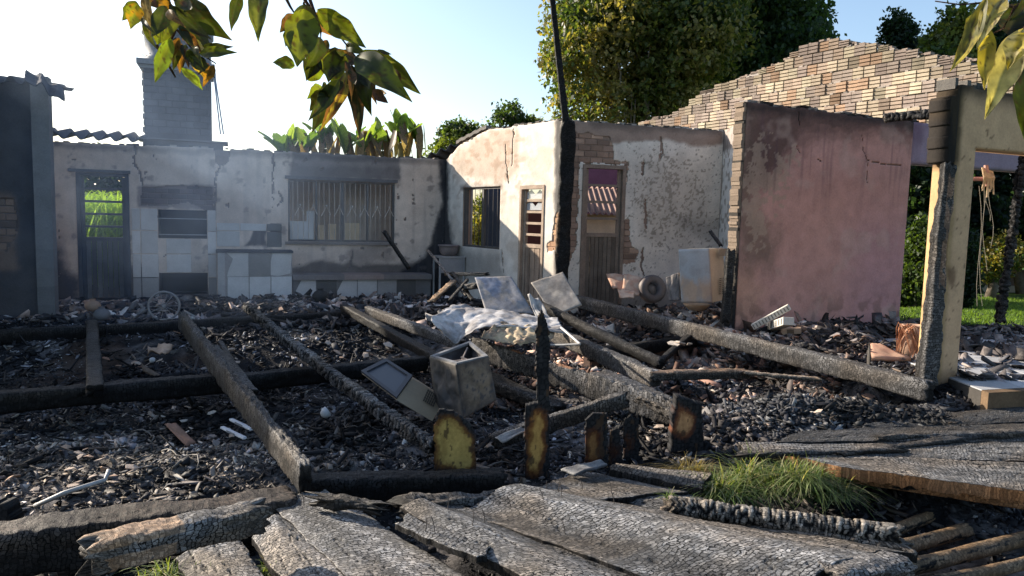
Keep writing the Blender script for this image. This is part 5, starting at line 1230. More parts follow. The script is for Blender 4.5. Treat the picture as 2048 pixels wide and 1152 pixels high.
idx = np.arange(n * n).reshape(n, n); Fq = np.stack([idx[:-1, :-1], idx[1:, :-1], idx[1:, 1:], idx[:-1, 1:]], -1).reshape(-1, 4)
o = np_mesh('fridge_door', Q_, Fq, C.reshape(-1, 3), M_paint, FG); md = o.modifiers.new('t', 'SOLIDIFY'); md.thickness = .03
e_ = bx * .06
mb.hexa([p + e_ for p in (fa, fb, fc_, fd)] + [p + bx for p in (fa, fb, fc_, fd)], (.55, .48, .36)); mb.build('fridge_body', M_paint, FG, bevel=.01)
mb = MB(); ubx = bx / np.linalg.norm(bx); fn = np.cross(ubx, [0, 0, 1]); fn = -fn if np.dot(fn, EYE - fb) < 0 else fn
for j in range(9):
    for i in range(2):
        c = fb + bx * (.45 + .22 * i) + np.array([0, 0, .10 + .026 * j]) + fn * .0; mb.box(c, ubx * .06, np.array([0, 0, .012]), fn * .004, (.15, .11, .07))
mb.build('vent_slots', M_dark, FG)
mb = MB(); mb.box(fb + bx * .3 + np.array([0, 0, .62]), bx * .6, (0, 0, .1), fn * .006, (.28, .25, .2)); mb.build('back_plate', M_paint, FG)
panel('burnt_oven_door', 'dark upright appliance door standing left of the refrigerator', [(1333, 555), (1358, 545), (1360, 600), (1340, 602)], [10.3, 10.2, 10.1, 10.2], .04, (.09, .085, .085), (.16, .14, .13), cat='appliance door', seed=9)
timber('small_charred_stick', 'short charred stick leaning on top of the refrigerator', 'stick', ond(1420, 462, 10.6), ond(1442, 492, 10.4), .06, .04, ash=.3, seed=51)
# tyre
tc_ = ond(1304, 578, 10.6); tax = np.array([.25, -.93, .25])
TY = thing('car_tyre', 'sooty grey tyre leaning against the foot of the inner wall', 'tyre', tc_ - np.array([0, 0, .18]))
mb = MB(); prof = [(.09 + .0 + .0, -.05), (.12, -.075), (.17, -.08), (.2, -.05), (.205, 0), (.2, .05), (.17, .08), (.12, .075), (.09, .05), (.09, -.05)]
mb.lathe(tc_, prof, 28, (.1, .08, .075), tax); mb.build('tyre_casing', M_dark, TY, smooth=True)
mb = MB(); mb.lathe(tc_, [(.088, -.03), (.05, .0), (.02, .02), (.001, .02)], 20, (.13, .11, .1), tax); mb.build('wheel_hub', M_dark, TY, smooth=True)
# terracotta slabs by the door
for k, (cs, ds, lb) in enumerate([([(1212, 548), (1262, 550), (1250, 582), (1225, 575)], [10.9, 10.8, 10.6, 10.6], 'large terracotta slab leaning against the scorched door'), ([(1248, 548), (1285, 556), (1278, 592), (1244, 585)], [10.8, 10.7, 10.5, 10.5], 'second terracotta slab leaning beside the tyre'), ([(1235, 580), (1270, 582), (1268, 596), (1240, 594)], [10.4, 10.3, 10.1, 10.2], 'pale tan slab lying at the foot of the terracotta ones')]):
    panel('terracotta_slab', lb, cs, ds, .02, (.45, .27, .19), (.5, .36, .27), cat='clay slab', seed=60 + k, n=10, mat=M_clay, wob=.03)
# bowl
p = onz(1393, 622, .25); BWL = MB(); BWL.lathe(p, [(.02, 0), (.1, .01), (.17, .07), (.19, .1), (.175, .1), (.155, .07), (.09, .03), (.001, .025)], 22, (.5, .36, .24)); tag(BWL.build('clay_bowl', M_clay, smooth=True), 'shallow tan bowl lying on the floor in front of the refrigerator', 'bowl')
# white ribbed bricks by the pink wall
def block(name, label, a, b, w, h, col, nslot, cat='block'):
    a, b = np.asarray(a), np.asarray(b); T_ = thing(name, label, cat, (a + b) / 2); ux_ = (b - a); L = np.linalg.norm(ux_); ux_ = ux_ / L; uy_ = np.cross([0, 0, 1], ux_); uy_ /= np.linalg.norm(uy_); uz_ = np.cross(ux_, uy_)
    mb = MB(); mb.box(a, ux_ * L, uy_ * w, uz_ * h, col); mb.build('block_body', M_clay, T_, bevel=.006)
    mb = MB()
    for k in range(nslot):
        t = (k + .3) / nslot; mb.box(a + ux_ * L * t - uy_ * .004 + uz_ * h * .15, ux_ * L * .35 / nslot, uy_ * .004, uz_ * h * .7, np.array(col) * .35)
    mb.build('slot_row', M_clay, T_)
block('hollow_block', 'long whitish slotted block tilted up against the pink wall', onz(1508, 660, .27), ond(1582, 620, 8.35), .12, .07, (.5, .46, .4), 12)
block('hollow_block', 'short whitish slotted block lying just under the long one', onz(1530, 662, .22), ond(1566, 650, 8.0), .12, .09, (.52, .48, .42), 7)
block('clay_block', 'plain tan clay block right of the two slotted ones', onz(1562, 670, .22), onz(1603, 668, .25), .1, .07, (.42, .3, .21), 1)
# trough and wicker basket
panel('clay_trough', 'broken terracotta trough lying in front of the charred jamb', [(1742, 690), (1760, 690), (1822, 720), (1740, 718)], [7.6, 7.6, 7.2, 7.2], .04, (.36, .21, .15), (.42, .27, .19), cat='trough', seed=66, n=8, mat=M_clay, wob=.02)
p = onz(1822, 716, .18)
WB = thing('wicker_basket', 'scorched wicker basket with unravelling brown strands beside the charred jamb', 'basket', p)
mb = MB(); mb.lathe(p, [(.001, 0), (.1, 0), (.12, .16), (.11, .34), (.1, .34), (.1, .1), (.001, .05)], 18, (.42, .27, .19)); mb.build('basket_body', M_clay, WB, smooth=True)
for k in range(26):
    mb = MB(); t0 = random.uniform(2, 5.2); rr_ = random.uniform(.11, .15); pts = [p + np.array([rr_ * math.cos(t0 + q * .35) - .02, rr_ * math.sin(t0 + q * .35) - .03, .05 + .3 * math.sin(q * .5) + random.uniform(-.02, .02)]) for q in range(7)]
    mb.tube(pts, .005, np.array([.3, .14, .08]) * random.uniform(.6, 1.4), 4); mb.build('wicker_strand', M_wood, WB)
# pot on small table, corner
pc_ = BW.px(880, 500)
tbz = BW.px(880, 508)[1]; tu0 = BW.px(855, 508)[0]; tu1 = min(BW.px(908, 508)[0], BW.L - .35) if False else BW.px(893, 508)[0]
TB = thing('small_table', 'small scorched side table in the dark corner where the walls meet', 'table', BW.W(tu0 + .2, 0, .6))
mb = MB(); BW.box(mb, tu0, tu0 + .5, tbz - .03, tbz, .35, .85, (.3, .28, .27)); mb.build('tabletop', M_paint, TB)
mb = MB(); BW.box(mb, tu0 + .03, tu0 + .47, tbz - .3, tbz - .032, .82, .84, (.28, .26, .26)); mb.build('front_apron', M_paint, TB)
for a in (.01, .46):
    for b in (.37, .81):
        mb = MB(); BW.box(mb, tu0 + a, tu0 + a + .03, -.05, tbz - .032, b, b + .03, (.35, .34, .34)); mb.build('leg', M_paint, TB)
mb = MB(); mb.lathe(BW.W(tu0 + .25, tbz + .002, .6), [(.001, 0), (.12, 0), (.17, .08), (.175, .15), (.18, .17), (.2, .18), (.2, .2), (.17, .2), (.15, .1), (.001, .03)], 22, (.22, .18, .17)); tag(mb.build('cooking_pot', M_dark, smooth=True), 'round sooty cooking pot on the small table in the corner', 'pot')
timber('leaning_charred_batten', 'charred batten leaning on the bench in front of the grille window', 'batten', ond(768, 463, 13.0), ond(818, 537, 12.9), .09, .06, ash=.2, seed=52)
# timber litter left of panels
for k, (a, b, w_, h_, br, lb) in enumerate([((860, 604, 9.6), (908, 562, 10.1), .1, .03, (.42, .3, .2), 'tan board leaning up from the rubble left of the metal panels'),
    ((892, 548, 10.6), (975, 548, 10.2), .1, .05, (.4, .34, .28), 'pale weathered board lying level left of the metal panels'),
    ((855, 500, 11.2), (932, 592, 9.8), .035, .03, (.34, .31, .3), 'long thin stick slanting down from the small table'),
    ((900, 600, 9.6), (935, 560, 9.9), .05, .03, None, 'thin dark stick crossing the tan board'),
    ((905, 545, 10.4), (945, 600, 9.7), .06, .03, None, 'black lath falling forward left of the metal panels'),
    ((930, 575, 9.9), (962, 570, 9.7), .16, .08, (.2, .19, .18), 'grey stub of wood beside the left metal panel')]):
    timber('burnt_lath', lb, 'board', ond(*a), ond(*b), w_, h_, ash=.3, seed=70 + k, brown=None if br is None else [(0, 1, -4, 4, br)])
# bicycle wheel
wc = ond(328, 612, 9.6); wax = np.array([.35, -.9, .12])
WH = thing('bicycle_wheel', 'bare bicycle wheel standing in the rubble below the oven recess', 'wheel', wc - np.array([0, 0, .2]))
mb = MB(); mb.lathe(wc, [(.175, -.018), (.195, -.018), (.2, 0), (.195, .018), (.175, .018), (.17, 0), (.175, -.018)], 36, (.2, .19, .19), wax); mb.build('rim', M_dark, WH, smooth=True)
mb = MB(); mb.lathe(wc, [(.001, -.04), (.02, -.04), (.02, .04), (.001, .04)], 10, (.25, .24, .24), wax); mb.build('hub', M_dark, WH)
wu = np.cross(wax / np.linalg.norm(wax), [0, 0, 1]); wu /= np.linalg.norm(wu); wv = np.cross(wax / np.linalg.norm(wax), wu)
for k in range(14):
    mb = MB(); t = 6.283 * k / 14; mb.tube([wc, wc + .175 * (math.cos(t) * wu + math.sin(t) * wv)], .003, (.3, .29, .29), 3); mb.build('spoke', M_dark, WH)
# jars
for k, (x, y, s_, c, nm, lb) in enumerate([(186, 622, .1, (.3, .2, .14), 'clay_jar', 'rounded tan clay jar on the left end of the back joist'), (204, 640, .1, (.14, .135, .14), 'clay_jar', 'greyish jar just right of the tan one on the back joist'), (641, 604, .13, (.03, .03, .03), 'kettle', 'black round kettle in the rubble below the bench')]):
    p = onz(x, y, .08); mb = MB(); mb.lathe(p, [(.001, 0), (.6 * s_, 0), (s_, .5 * s_), (s_, .9 * s_), (.7 * s_, 1.3 * s_), (.35 * s_, 1.45 * s_), (.35 * s_, 1.6 * s_), (.42 * s_, 1.65 * s_), (.001, 1.66 * s_)], 20, c); tag(mb.build(nm, M_clay, smooth=True), lb, 'kettle' if nm == 'kettle' else 'jar')
# white spilled bits
for k, (x, y, s_, lb) in enumerate([(648, 832, .045, 'small white porcelain piece beside the ribbed rafter'), (470, 690, .05, 'white rounded cup in the rubble strip by the left rafter'), (305, 724, .03, 'tiny white knob in the rubble strip')]):
    p = onz(x, y, -.12); mb = MB(); mb.lathe(p + [0, 0, s_ * .4], [(.001, -s_ * .5), (s_ * .5, -s_ * .5), (s_ * .95, s_ * .1), (s_, s_ * .8), (s_ * .92, s_ * .8), (s_ * .8, s_ * .1), (.001, -s_ * .35)], 14, (.5, .5, .5), (.7 - k * .5, .5, .45)); tag(mb.build('porcelain_piece', M_paint, smooth=True), lb, 'crockery')
for k, (a, b, lb) in enumerate([((458, 842, -.1), (500, 862, -.1), 'pair-width white strip lying in the ash by the near rafter'), ((440, 858, -.12), (486, 880, -.12), 'second white strip just in front of the first')]):
    block('white_strip', lb, onz(*a), onz(*b), .03, .02, (.5, .52, .56), 1, 'strip')
panel('brown_board_scrap', 'brown curved board scrap lying in the ash left of the near rafter', [(332, 852), (350, 845), (392, 885), (375, 895)], [5.4, 5.4, 5.1, 5.1], .015, (.2, .12, .09), (.14, .09, .07), cat='board', seed=77, n=8, mat=M_wood)
panel('tan_curled_scrap', 'tan curled scrap in the rubble strip right of the burnt stub', [(290, 702), (318, 688), (346, 686), (330, 708)], [7.3, 7.4, 7.3, 7.1], .01, (.42, .3, .22), (.36, .25, .18), cat='scrap', seed=78, n=8, mat=M_clay, wob=.08)
draped('burnt_bag', 'pale burnt plastic container in the sunlit ash at the lower left', [[(160, 945, 5.0), (185, 938, 5.0), (205, 950, 4.9)], [(150, 965, 4.75), (180, 958, 4.8), (205, 968, 4.75)], [(150, 985, 4.7), (170, 990, 4.6), (195, 985, 4.65)]], .006, lambda S, T: mixc(np.ones(S.shape + (3,)) * np.array([.4, .38, .34]), sst(.4, .6, fbm(S * 6, T * 6, 9)), (.2, .18, .15), .7), seed=8, wob=.08, cat='container')
mb = MB(); mb.tube([onz(70, 1012, -.1), onz(130, 985, 0), onz(210, 960, .02), onz(218, 940, .06)], .012, (.3, .3, .3), 8); tag(mb.build('bent_pipe', M_dark, smooth=True), 'thin bent grey pipe in the ash at the lower left', 'pipe')
# hanging lamp bracket in the portal opening
LH = thing('burnt_lamp_bracket', 'melted lamp bracket with dangling wires in the portal opening', 'lamp', ond(1955, 358, 7.5))
mb = MB(); mb.tube([ond(1944, 358, 7.5), ond(1975, 358, 7.5)], .02, (.4, .2, .17), 8); mb.tube([ond(1972, 330, 7.5), ond(1974, 372, 7.5)], [.02, .035], (.42, .24, .2), 8); mb.build('bracket', M_clay, LH)
mb = MB()
for k in range(9):
    x = 1964 + k * 2.6; mb.tube([ond(x, 335 + k, 7.5), ond(x + 4, 355, 7.46), ond(x + random.uniform(-3, 6), 375 + random.uniform(0, 25), 7.48)], .007, (.5, .36, .22), 5)
mb.build('melted_strands', M_wood, LH)
for k in range(5):
    mb = MB(); x = 1958 + k * 6; L_ = random.choice([70, 120, 170, 240]); pts = [ond(x + 5 * math.sin(q * .9 + k), 372 + L_ * q / 6, 7.5) for q in range(7)]; mb.tube(pts, .0026, (.3, .26, .2), 4); mb.build('hanging_wire', M_dark, LH)

# =============================================================== FOREGROUND charred planks
def plank_sheet(name, label, corners, zs4, prof, th=.05, cell=(.045, .03), seed=1, ash=.7, group='charred planks in the foreground', dens=.0075, depth=.007, tone=(.42, .405, .39), nails=(), cutcol=None, wobble=.02, edge=.02):
    """warped wide plank: corners at start-left, start-right, end-right, end-left seen at pixels on planes z"""
    P = [onz(x, y, z) for (x, y), z in zip(corners, zs4)]
    root = thing(name, label, 'plank', sum(P) / 4, group)
    L = (np.linalg.norm(P[3] - P[0]) + np.linalg.norm(P[2] - P[1])) / 2; Wd = (np.linalg.norm(P[1] - P[0]) + np.linalg.norm(P[2] - P[3])) / 2
    nl = min(600, int(L / dens)); nw = min(260, max(6, int(Wd / dens)))
    s = np.linspace(0, 1, nl); t = np.linspace(0, 1, nw); S, T = np.meshgrid(s, t, indexing='ij')
    ra = edge * (fbm(S * L * 7, S * 0 + seed, seed) - .5) * 2 / Wd; rb = edge * (fbm(S * L * 7, S * 0 + seed + 9, seed + 4) - .5) * 2 / Wd
    T2 = ra + T * (1 - ra + rb); re_ = .05 * (fbm(T * Wd * 8, T * 0, seed + 6) - .5) * 2 / L; S2 = S + re_ * (sst(.7, 1, S) + sst(.3, 0, S))
    S3, T3 = S2[..., None], T2[..., None]
    G = (P[0] * (1 - T3) + P[1] * T3) * (1 - S3) + (P[3] * (1 - T3) + P[2] * T3) * S3
    x = S2 * L; y = T2 * Wd; warp = .35 * (fbm(x * 5, y * 5, seed + 2) - .5)
    sn = .02 * np.sin(x * 9 + y * 4)
    e, cid = vor((x + sn) / cell[0] + warp, (y + sn) / cell[1] + warp * 1.5, seed)
    Hh = prof(S, T) + wobble * (fbm(x * 1.8, y * 3.5, seed + 1) - .5) + .009 * (fbm(x * 9, y * 20, seed + 11) - .5) + .006 * (fbm(x * 35, y * 35, seed + 13) - .5)
    crack2 = sst(.012, .0, np.abs(fbm(x * 1.1, y * 9, seed + 31) - .5)); Hh -= crack2 * .01
    G[..., 2] += Hh
    tone_m = .3 + .5 * sst(.3, .7, fbm(x * .7, y * 11, seed + 5)) * (.5 + fbm(x * 3, y * 4, seed + 15)) + .35 * (Hh - Hh.min()) / (np.ptp(Hh) + 1e-6); C = charcol(np.ones_like(e), np.full_like(cid, .5), ash, tone=tone, n=tone_m)  # streaky tone, paler on ridges and darker in troughs
    C = mixc(C, crack2, (.015, .015, .016), .9)
    idx = np.arange(nl * nw).reshape(nl, nw); Fq = np.stack([idx[:-1, :-1], idx[1:, :-1], idx[1:, 1:], idx[:-1, 1:]], -1).reshape(-1, 4)
    V = G.reshape(-1, 3); n0 = len(V); Cc = C.reshape(-1, 3)
    ring = np.concatenate([idx[:, 0], idx[-1, 1:], idx[::-1, -1][1:], idx[0, ::-1][1:-1]])
    rim_ = V[ring].copy(); rim_[:, 2] -= .004; low = V[ring].copy(); low[:, 2] -= th * (.8 + .4 * fbm(np.arange(len(ring)) * .15, np.zeros(len(ring)), seed + 8)); V = np.concatenate([V, rim_, low])
    cc_ = np.tile(np.array(cutcol if cutcol is not None else (.03, .028, .028)), (len(ring), 1)); Cc = np.concatenate([Cc, cc_, cc_ * .7]); nR = len(ring)
    k = np.arange(len(ring)); kn = (k + 1) % len(ring); Fs = np.concatenate([np.stack([ring[k], ring[kn], n0 + kn, n0 + k], -1), np.stack([n0 + k, n0 + kn, n0 + nR + kn, n0 + nR + k], -1)])
    o = np_mesh('plank_board', V, np.concatenate([Fq[:, ::-1] if np.cross(P[1] - P[0], P[3] - P[0])[2] < 0 else Fq, Fs]), Cc, M_crack, root, smooth=True, pat=np.concatenate([np.stack([y / .025, x / .025, 0 * x], -1).reshape(-1, 3), np.stack([y / .025, x / .025, 0 * x + 1.5], -1).reshape(-1, 3)[ring], np.stack([y / .025, x / .025, 0 * x + 3.5], -1).reshape(-1, 3)[ring]]) + seed * 7)
    for (nx_, ny_) in nails:
        i = int(np.clip(nx_, 0, 1) * (nl - 1)); j = int(np.clip(ny_, 0, 1) * (nw - 1)); b = G[i, j]; mb = MB(); r = random.Random(int(nx_ * 999 + ny_ * 77))
        tip = b + np.array([r.uniform(-.025, .01), r.uniform(-.02, .02), r.uniform(.05, .085)]); mb.tube([b - [0, 0, .01], (b + tip) / 2 + np.array([.003, 0, 0]), tip], .0022, (.06, .05, .045), 5); mb.build('nail', M_dark, root)
    return root
flat = lambda S, T: 0 * S
hump = lambda h: (lambda S, T: h * np.sin(np.pi * T))
# near left boards
plank_sheet('charred_plank', 'short silvery cracked plank end at the bottom left under the broken beam', [(352, 1112), (470, 1068), (560, 1190), (400, 1220)], (-.12, -.12, -.12, -.12), hump(.022), seed=1, ash=.85, th=.035)
plank_sheet('charred_plank', 'second silvery plank from the bottom left, with a ragged left edge', [(500, 1072), (560, 1030), (790, 1190), (600, 1210)], (-.1, -.1, -.12, -.12), hump(.025), seed=2, ash=.95, th=.035)
plank_sheet('charred_plank', 'third silvery plank running from the cut rafter end down to the bottom edge', [(545, 1012), (650, 980), (985, 1185), (745, 1205)], (-.08, -.08, -.1, -.1), hump(.018), seed=3, ash=.9, th=.035, nails=((.1, .4), (.25, .6)))
plank_sheet('charred_plank', 'narrow lifted plank strip with two bent nails left of the widest plank', [(790, 1045), (815, 1030), (985, 1092), (955, 1112)], (.0, .0, .0, .0), flat, seed=4, ash=.9, nails=((.35, .4), (.45, .5)), th=.03)
# big wavy sheet at the bottom centre
plank_sheet('charred_plank', 'broad silvery plank with a rounded ridge ending at the curled hollow shell', [(905, 1010), (1100, 985), (1790, 1118), (1500, 1215)], (.0, -.05, -.03, -.03), lambda S, T: .065 * np.exp(-((T - .62) / .3)**2) - .02 * np.exp(-((T - .1) / .2)**2), seed=5, ash=.95, cell=(.05, .032), nails=((.12, .75), (.16, .5), (.18, .62), (.27, .85), (.1, .3), (.36, .2)), dens=.0085)
plank_sheet('charred_plank', 'wide dark-troughed plank along the bottom edge left of the ridged one', [(800, 1022), (912, 1008), (1520, 1220), (1160, 1235)], (-.02, -.02, -.08, -.08), lambda S, T: .05 * np.exp(-((T - .3) / .3)**2), seed=6, ash=.8, cell=(.06, .03), nails=((.3, .3), (.12, .5), (.2, .75)), dens=.0085)
plank_sheet('charred_plank', 'smooth grey plank lying just behind the ridged one', [(985, 1000), (1180, 945), (1380, 985), (1120, 1012)], (-.12, -.14, -.1, -.1), hump(.02), seed=7, ash=.6, dens=.009, nails=((.3, .3), (.7, .6), (.5, .5)))
plank_sheet('charred_plank', 'tapering crackled plank tip behind the grass tuft', [(1215, 938), (1230, 930), (1420, 945), (1400, 978)], (-.08, -.08, -.08, -.08), hump(.03), seed=8, ash=.8, cell=(.03, .06), tone=(.36, .32, .28))
plank_sheet('charred_plank', 'low grey plank between the ridged plank and the ribbed log', [(1180, 985), (1340, 978), (1830, 1105), (1700, 1120)], (-.12, -.12, -.1, -.1), hump(.02), seed=9, ash=.65)
# ribbed log and its rotted flank
beam('stout ribbed charred log beside the dark pit at the lower right', (1345, 992, .0), (1800, 1050, .0), .11, .11, name='charred_log', cat='log', ash=.95, seed=61, cell=(.028, .4), depth=.012, round_=1, tone=(.38, .34, .29), group=GB)
beam('crumbling blackened strip hugging the ribbed log', (1330, 1000, -.05), (1820, 1085, -.08), .14, .09, name='charred_log', cat='log', ash=.6, seed=62, cell=(.06, .03), depth=.03, rough=.5, group=GB, tone=(.3, .26, .22))
timber('curled_char_shell', 'curled hollow end of charred wood at the bottom right corner of the broad plank', 'shell', onz(1650, 1150, .0), onz(1800, 1128, -.02), .2, .09, ash=.7, seed=63, rough=.4, round_=1)
# brown logs in the pit
for k, (a, b, rr_, lb) in enumerate([((1775, 1055, -.2), (1860, 1022, -.2), .07, 'shortest brown pole end in the dark pit'), ((1790, 1085, -.2), (1935, 1045, -.2), .085, 'middle brown pole in the dark pit'), ((1810, 1122, -.2), (2060, 1060, -.2), .085, 'longest brown pole in the dark pit'), ((1840, 1160, -.2), (2080, 1108, -.2), .07, 'nearest brown pole at the bottom right corner')]):
    beam(lb, a, b, rr_, rr_, name='brown_pole', cat='pole', group='brown poles in the pit', seed=80 + k, ash=.1, round_=1, cell=(.3, .02), depth=.003, rough=.12, brown=[(0, 1, -4, 4, (.24, .165, .10))])
# right-hand platform boards
plank_sheet('charred_plank', 'front board of the charred platform at the right, with a bare orange-brown cut edge', [(1690, 935), (1560, 905), (2060, 925), (2080, 985)], (.04, .04, .04, .04), flat, seed=11, ash=.75, cell=(.09, .025), th=.07, cutcol=(.45, .23, .11), wobble=.01, edge=.006, depth=.005)
plank_sheet('charred_plank', 'second board of the charred platform at the right', [(1480, 905), (1470, 885), (2060, 882), (2075, 925)], (.03, .03, .03, .03), hump(.01), seed=12, ash=.65, cell=(.1, .025), wobble=.015, depth=.005, th=.05)
plank_sheet('charred_plank', 'third, darker board of the charred platform at the right', [(1560, 885), (1600, 862), (2060, 845), (2070, 880)], (.04, .04, .04, .04), hump(.01), seed=13, ash=.4, cell=(.09, .03), wobble=.02, depth=.005)
plank_sheet('charred_plank', 'farthest dark board of the platform at the foot of the charcoal heap', [(1720, 860), (1760, 835), (2070, 812), (2075, 842)], (.04, .04, .04, .04), hump(.01), seed=14, ash=.3, cell=(.08, .03), wobble=.02, depth=.005)
p0 = onz(1690, 948, -.03); p1 = onz(2090, 1002, -.03)
beam('bare orange-brown bearer under the front platform board', (1700, 945, -.06), (2095, 1004, -.06), .06, .06, name='bearer', cat='beam', seed=64, ash=.2, round_=.15, rough=.04, depth=.001, brown=[(0, 1, -4, 4, (.42, .22, .11))], group=GB)
beam('ragged char ridge between the platform boards', (1680, 905, .06), (1960, 868, .06), .06, .04, name='char_ridge', seed=65, ash=.3, rough=.6, group=GB)
for k, (a, b, lb, wd) in enumerate([((1480, 905, .07), (1800, 895, .07), 'thin crumbling char line on the second platform board', .05), ((1750, 870, .07), (2060, 862, .07), 'thick crumbling char crest at the back of the platform', .08), ((640, 985, .02), (760, 1005, .02), 'black crumbling crust above the third silvery plank', .1), ((800, 1000, .03), (1000, 985, .0), 'dark crust of char along the back edge of the wide plank', .12)]):
    beam(lb, a, b, wd, wd * .6, name='char_ridge', seed=165 + k, ash=.4, rough=.9, jag=.15, group=GB)
# small black flake pieces near the posts
panel('charred_flake', 'black lens-shaped char flake lying before the stump row', [(1122, 940), (1200, 922), (1215, 930), (1150, 950)], [4.55, 4.6, 4.55, 4.45], .015, (.06, .06, .065), (.16, .16, .16), cat='char flake', seed=90, n=10, mat=M_char)
panel('pale_bark_strip', 'pale bark-like strip curling out of the charcoal left of the tall post', [(990, 875), (1040, 855), (1062, 858), (1005, 885)], [4.95, 5.0, 5.0, 4.9], .01, (.3, .29, .28), (.2, .2, .2), cat='bark strip', seed=91, n=10, mat=M_char)

# =============================================================== VEGETATION
def leafcloud(n, cen, rad, size, pal, seed, droop=.4, shell=.55, cut=None, elong=1.9):
    """n folded leaf faces spread through lumpy ellipsoids (lists of centres and radii)"""
    r = np.random.default_rng(seed); cen = np.asarray(cen, float); rad = np.asarray(rad, float); w = np.prod(rad, 1)**(.67); k = r.choice(len(cen), n, p=w / w.sum())
    d = r.normal(size=(n, 3)); d /= np.linalg.norm(d, axis=1)[:, None]; q = shell + (1 - shell) * r.random(n)**.6
    lump = .8 + .4 * vn(d[:, 0] * 3 + k * 7, d[:, 2] * 3 + d[:, 1] * 2, seed)
    # clump around twig points
    P = cen[k] + d * rad[k] * (q * lump)[:, None]
    gsz = size * 5; P = P + (np.round(P / gsz) * gsz - P) * .45 * r.random((n, 1)) + r.normal(0, size * .6, (n, 3))
    ax = r.normal(size=(n, 3)); ax[:, 2] -= droop * 1.5; ax /= np.linalg.norm(ax, axis=1)[:, None]
    sdv = np.cross(ax, r.normal(size=(n, 3))); sdv /= np.linalg.norm(sdv, axis=1)[:, None]
    s = size * r.uniform(.6, 1.3, n)[:, None]; up_ = np.cross(ax, sdv)
    V = np.stack([P, P + ax * s * .5 * elong * .5 + sdv * s * .35 + up_ * s * .08, P + ax * s * elong * .6, P + ax * s * .5 * elong * .5 - sdv * s * .35 + up_ * s * .08], 1)
    pal = np.array(pal); ci = (vn(P[:, 0] / (size * 9), P[:, 2] / (size * 9) + P[:, 1] / (size * 9), seed + 4) * .7 + .3 * r.random(n)); ci = np.clip((ci - .2) / .6, 0, .999); C = pal[(ci * len(pal)).astype(int)] * r.uniform(.75, 1.25, (n, 1))
    if cut is not None: kk = cut(P); V = V[kk]; C = C[kk]
    return V, np.repeat(C[:, None], 4, 1)
def make_tree(name, label, base, cen, rad, n, size, pal, trunks, seed, group=None, cat='tree', droop=.4, shell=.55, mat=None, barkcol=(.12, .1, .08)):
    root = thing(name, label, cat, base, group); V, C = leafcloud(n, cen, rad, size, pal, seed, droop, shell)
    np_mesh('crown', V, np.arange(len(V) * 4).reshape(-1, 4), C.reshape(-1, 3), mat or M_leaf, root)
    r = random.Random(seed); mb = MB()
    for (a, b, ra, rb_) in trunks:
        a, b = np.asarray(a, float), np.asarray(b, float); pts = [a + (b - a) * t + np.array([r.uniform(-1, 1), r.uniform(-1, 1), 0]) * .04 * np.linalg.norm(b - a) * (0 < t < 1) for t in (0, .25, .5, .75, 1)]
        mb.tube(pts, [ra + (rb_ - ra) * t for t in (0, .25, .5, .75, 1)], barkcol, 7)
    mb.build('trunk', M_bark, root, smooth=True); return root
GRN = [(.03, .055, .016), (.045, .075, .02), (.065, .1, .025), (.09, .12, .03)]
DGRN = [(.012, .028, .016), (.018, .038, .02), (.025, .05, .025)]
WARM = [(.03, .055, .022), (.045, .075, .026), (.08, .11, .035), (.12, .135, .04), (.2, .175, .07)]
# big multi-stemmed tree: left half's sunlight put into its leaf palette, darker right half
D = 25.0
def T(x, y, d=D): return ond(x, y, d)
cenA = []; radA = []
r = random.Random(2)
for (x, y, s) in [(1170, 60, 1.5), (1150, 150, 1.1), (1230, 20, 1.7), (1200, 190, 1.0), (1290, 90, 1.7), (1330, 20, 1.8), (1260, 160, 1.2), (1340, 150, 1.3), (1215, -60, 1.6), (1310, -80, 2.0), (1135, 215, .7), (1165, 105, 1.2), (1380, 100, 1.5), (1390, -40, 2.0), (1200, 230, .7), (1320, 215, .8), (1260, 225, .6), (1180, 0, 1.5), (1290, 190, 1.1), (1360, 200, 1.0), (1120, 120, .7), (1400, 60, 1.6)]:
    cenA.append(T(x, y, D + r.uniform(-1, 1))); radA.append((s, s * 1.1, s * .9))
tr = []
for k in range(34):
    x = r.uniform(1190, 1400); tr.append((T(1290 + (x - 1290) * .35, 400, D + r.uniform(-.8, .8)), T(x, r.uniform(60, 200), D + r.uniform(-1, 1)), .09, .02))
TB_ = T(1290, 470); TB_[2] = -.05
make_tree('ficus_tree', 'huge sunlit tree with golden-green leaves and many thin stems behind the inner wall', TB_, cenA, radA, 50000, .16, WARM, [(TB_, T(1290, 395), .5, .35)] + tr, 5, shell=.35, barkcol=(.2, .17, .13))
cenB = []; radB = []
for (x, y, s) in [(1450, 60, 2.0), (1520, 30, 2.0), (1570, 90, 1.6), (1450, 160, 1.6), (1500, 130, 1.6), (1545, -30, 2.2), (1420, 10, 2.0), (1600, 60, 1.2), (1400, 200, 1.3), (1480, -80, 2.2), (1600, 140, 1.0)]:
    cenB.append(T(x, y, D + 2.5 + r.uniform(-1, 1))); radB.append((s, s * 1.1, s * .95))
TB2 = T(1480, 470, D + 2.5); TB2[2] = -.05
make_tree('dark_broadleaf_tree', 'dense dark green tree adjoining the huge tree behind the brick gable', TB2, cenB, radB, 52000, .18, [(.02, .042, .024), (.03, .06, .03), (.045, .08, .036), (.06, .095, .04)], [(TB2, T(1480, 100, D + 2.5), .45, .1), (T(1470, 300, D + 2.5), T(1400, 150, D + 2.5), .2, .05), (T(1480, 280, D + 2.5), T(1560, 80, D + 2.5), .2, .05)], 6, shell=.4)
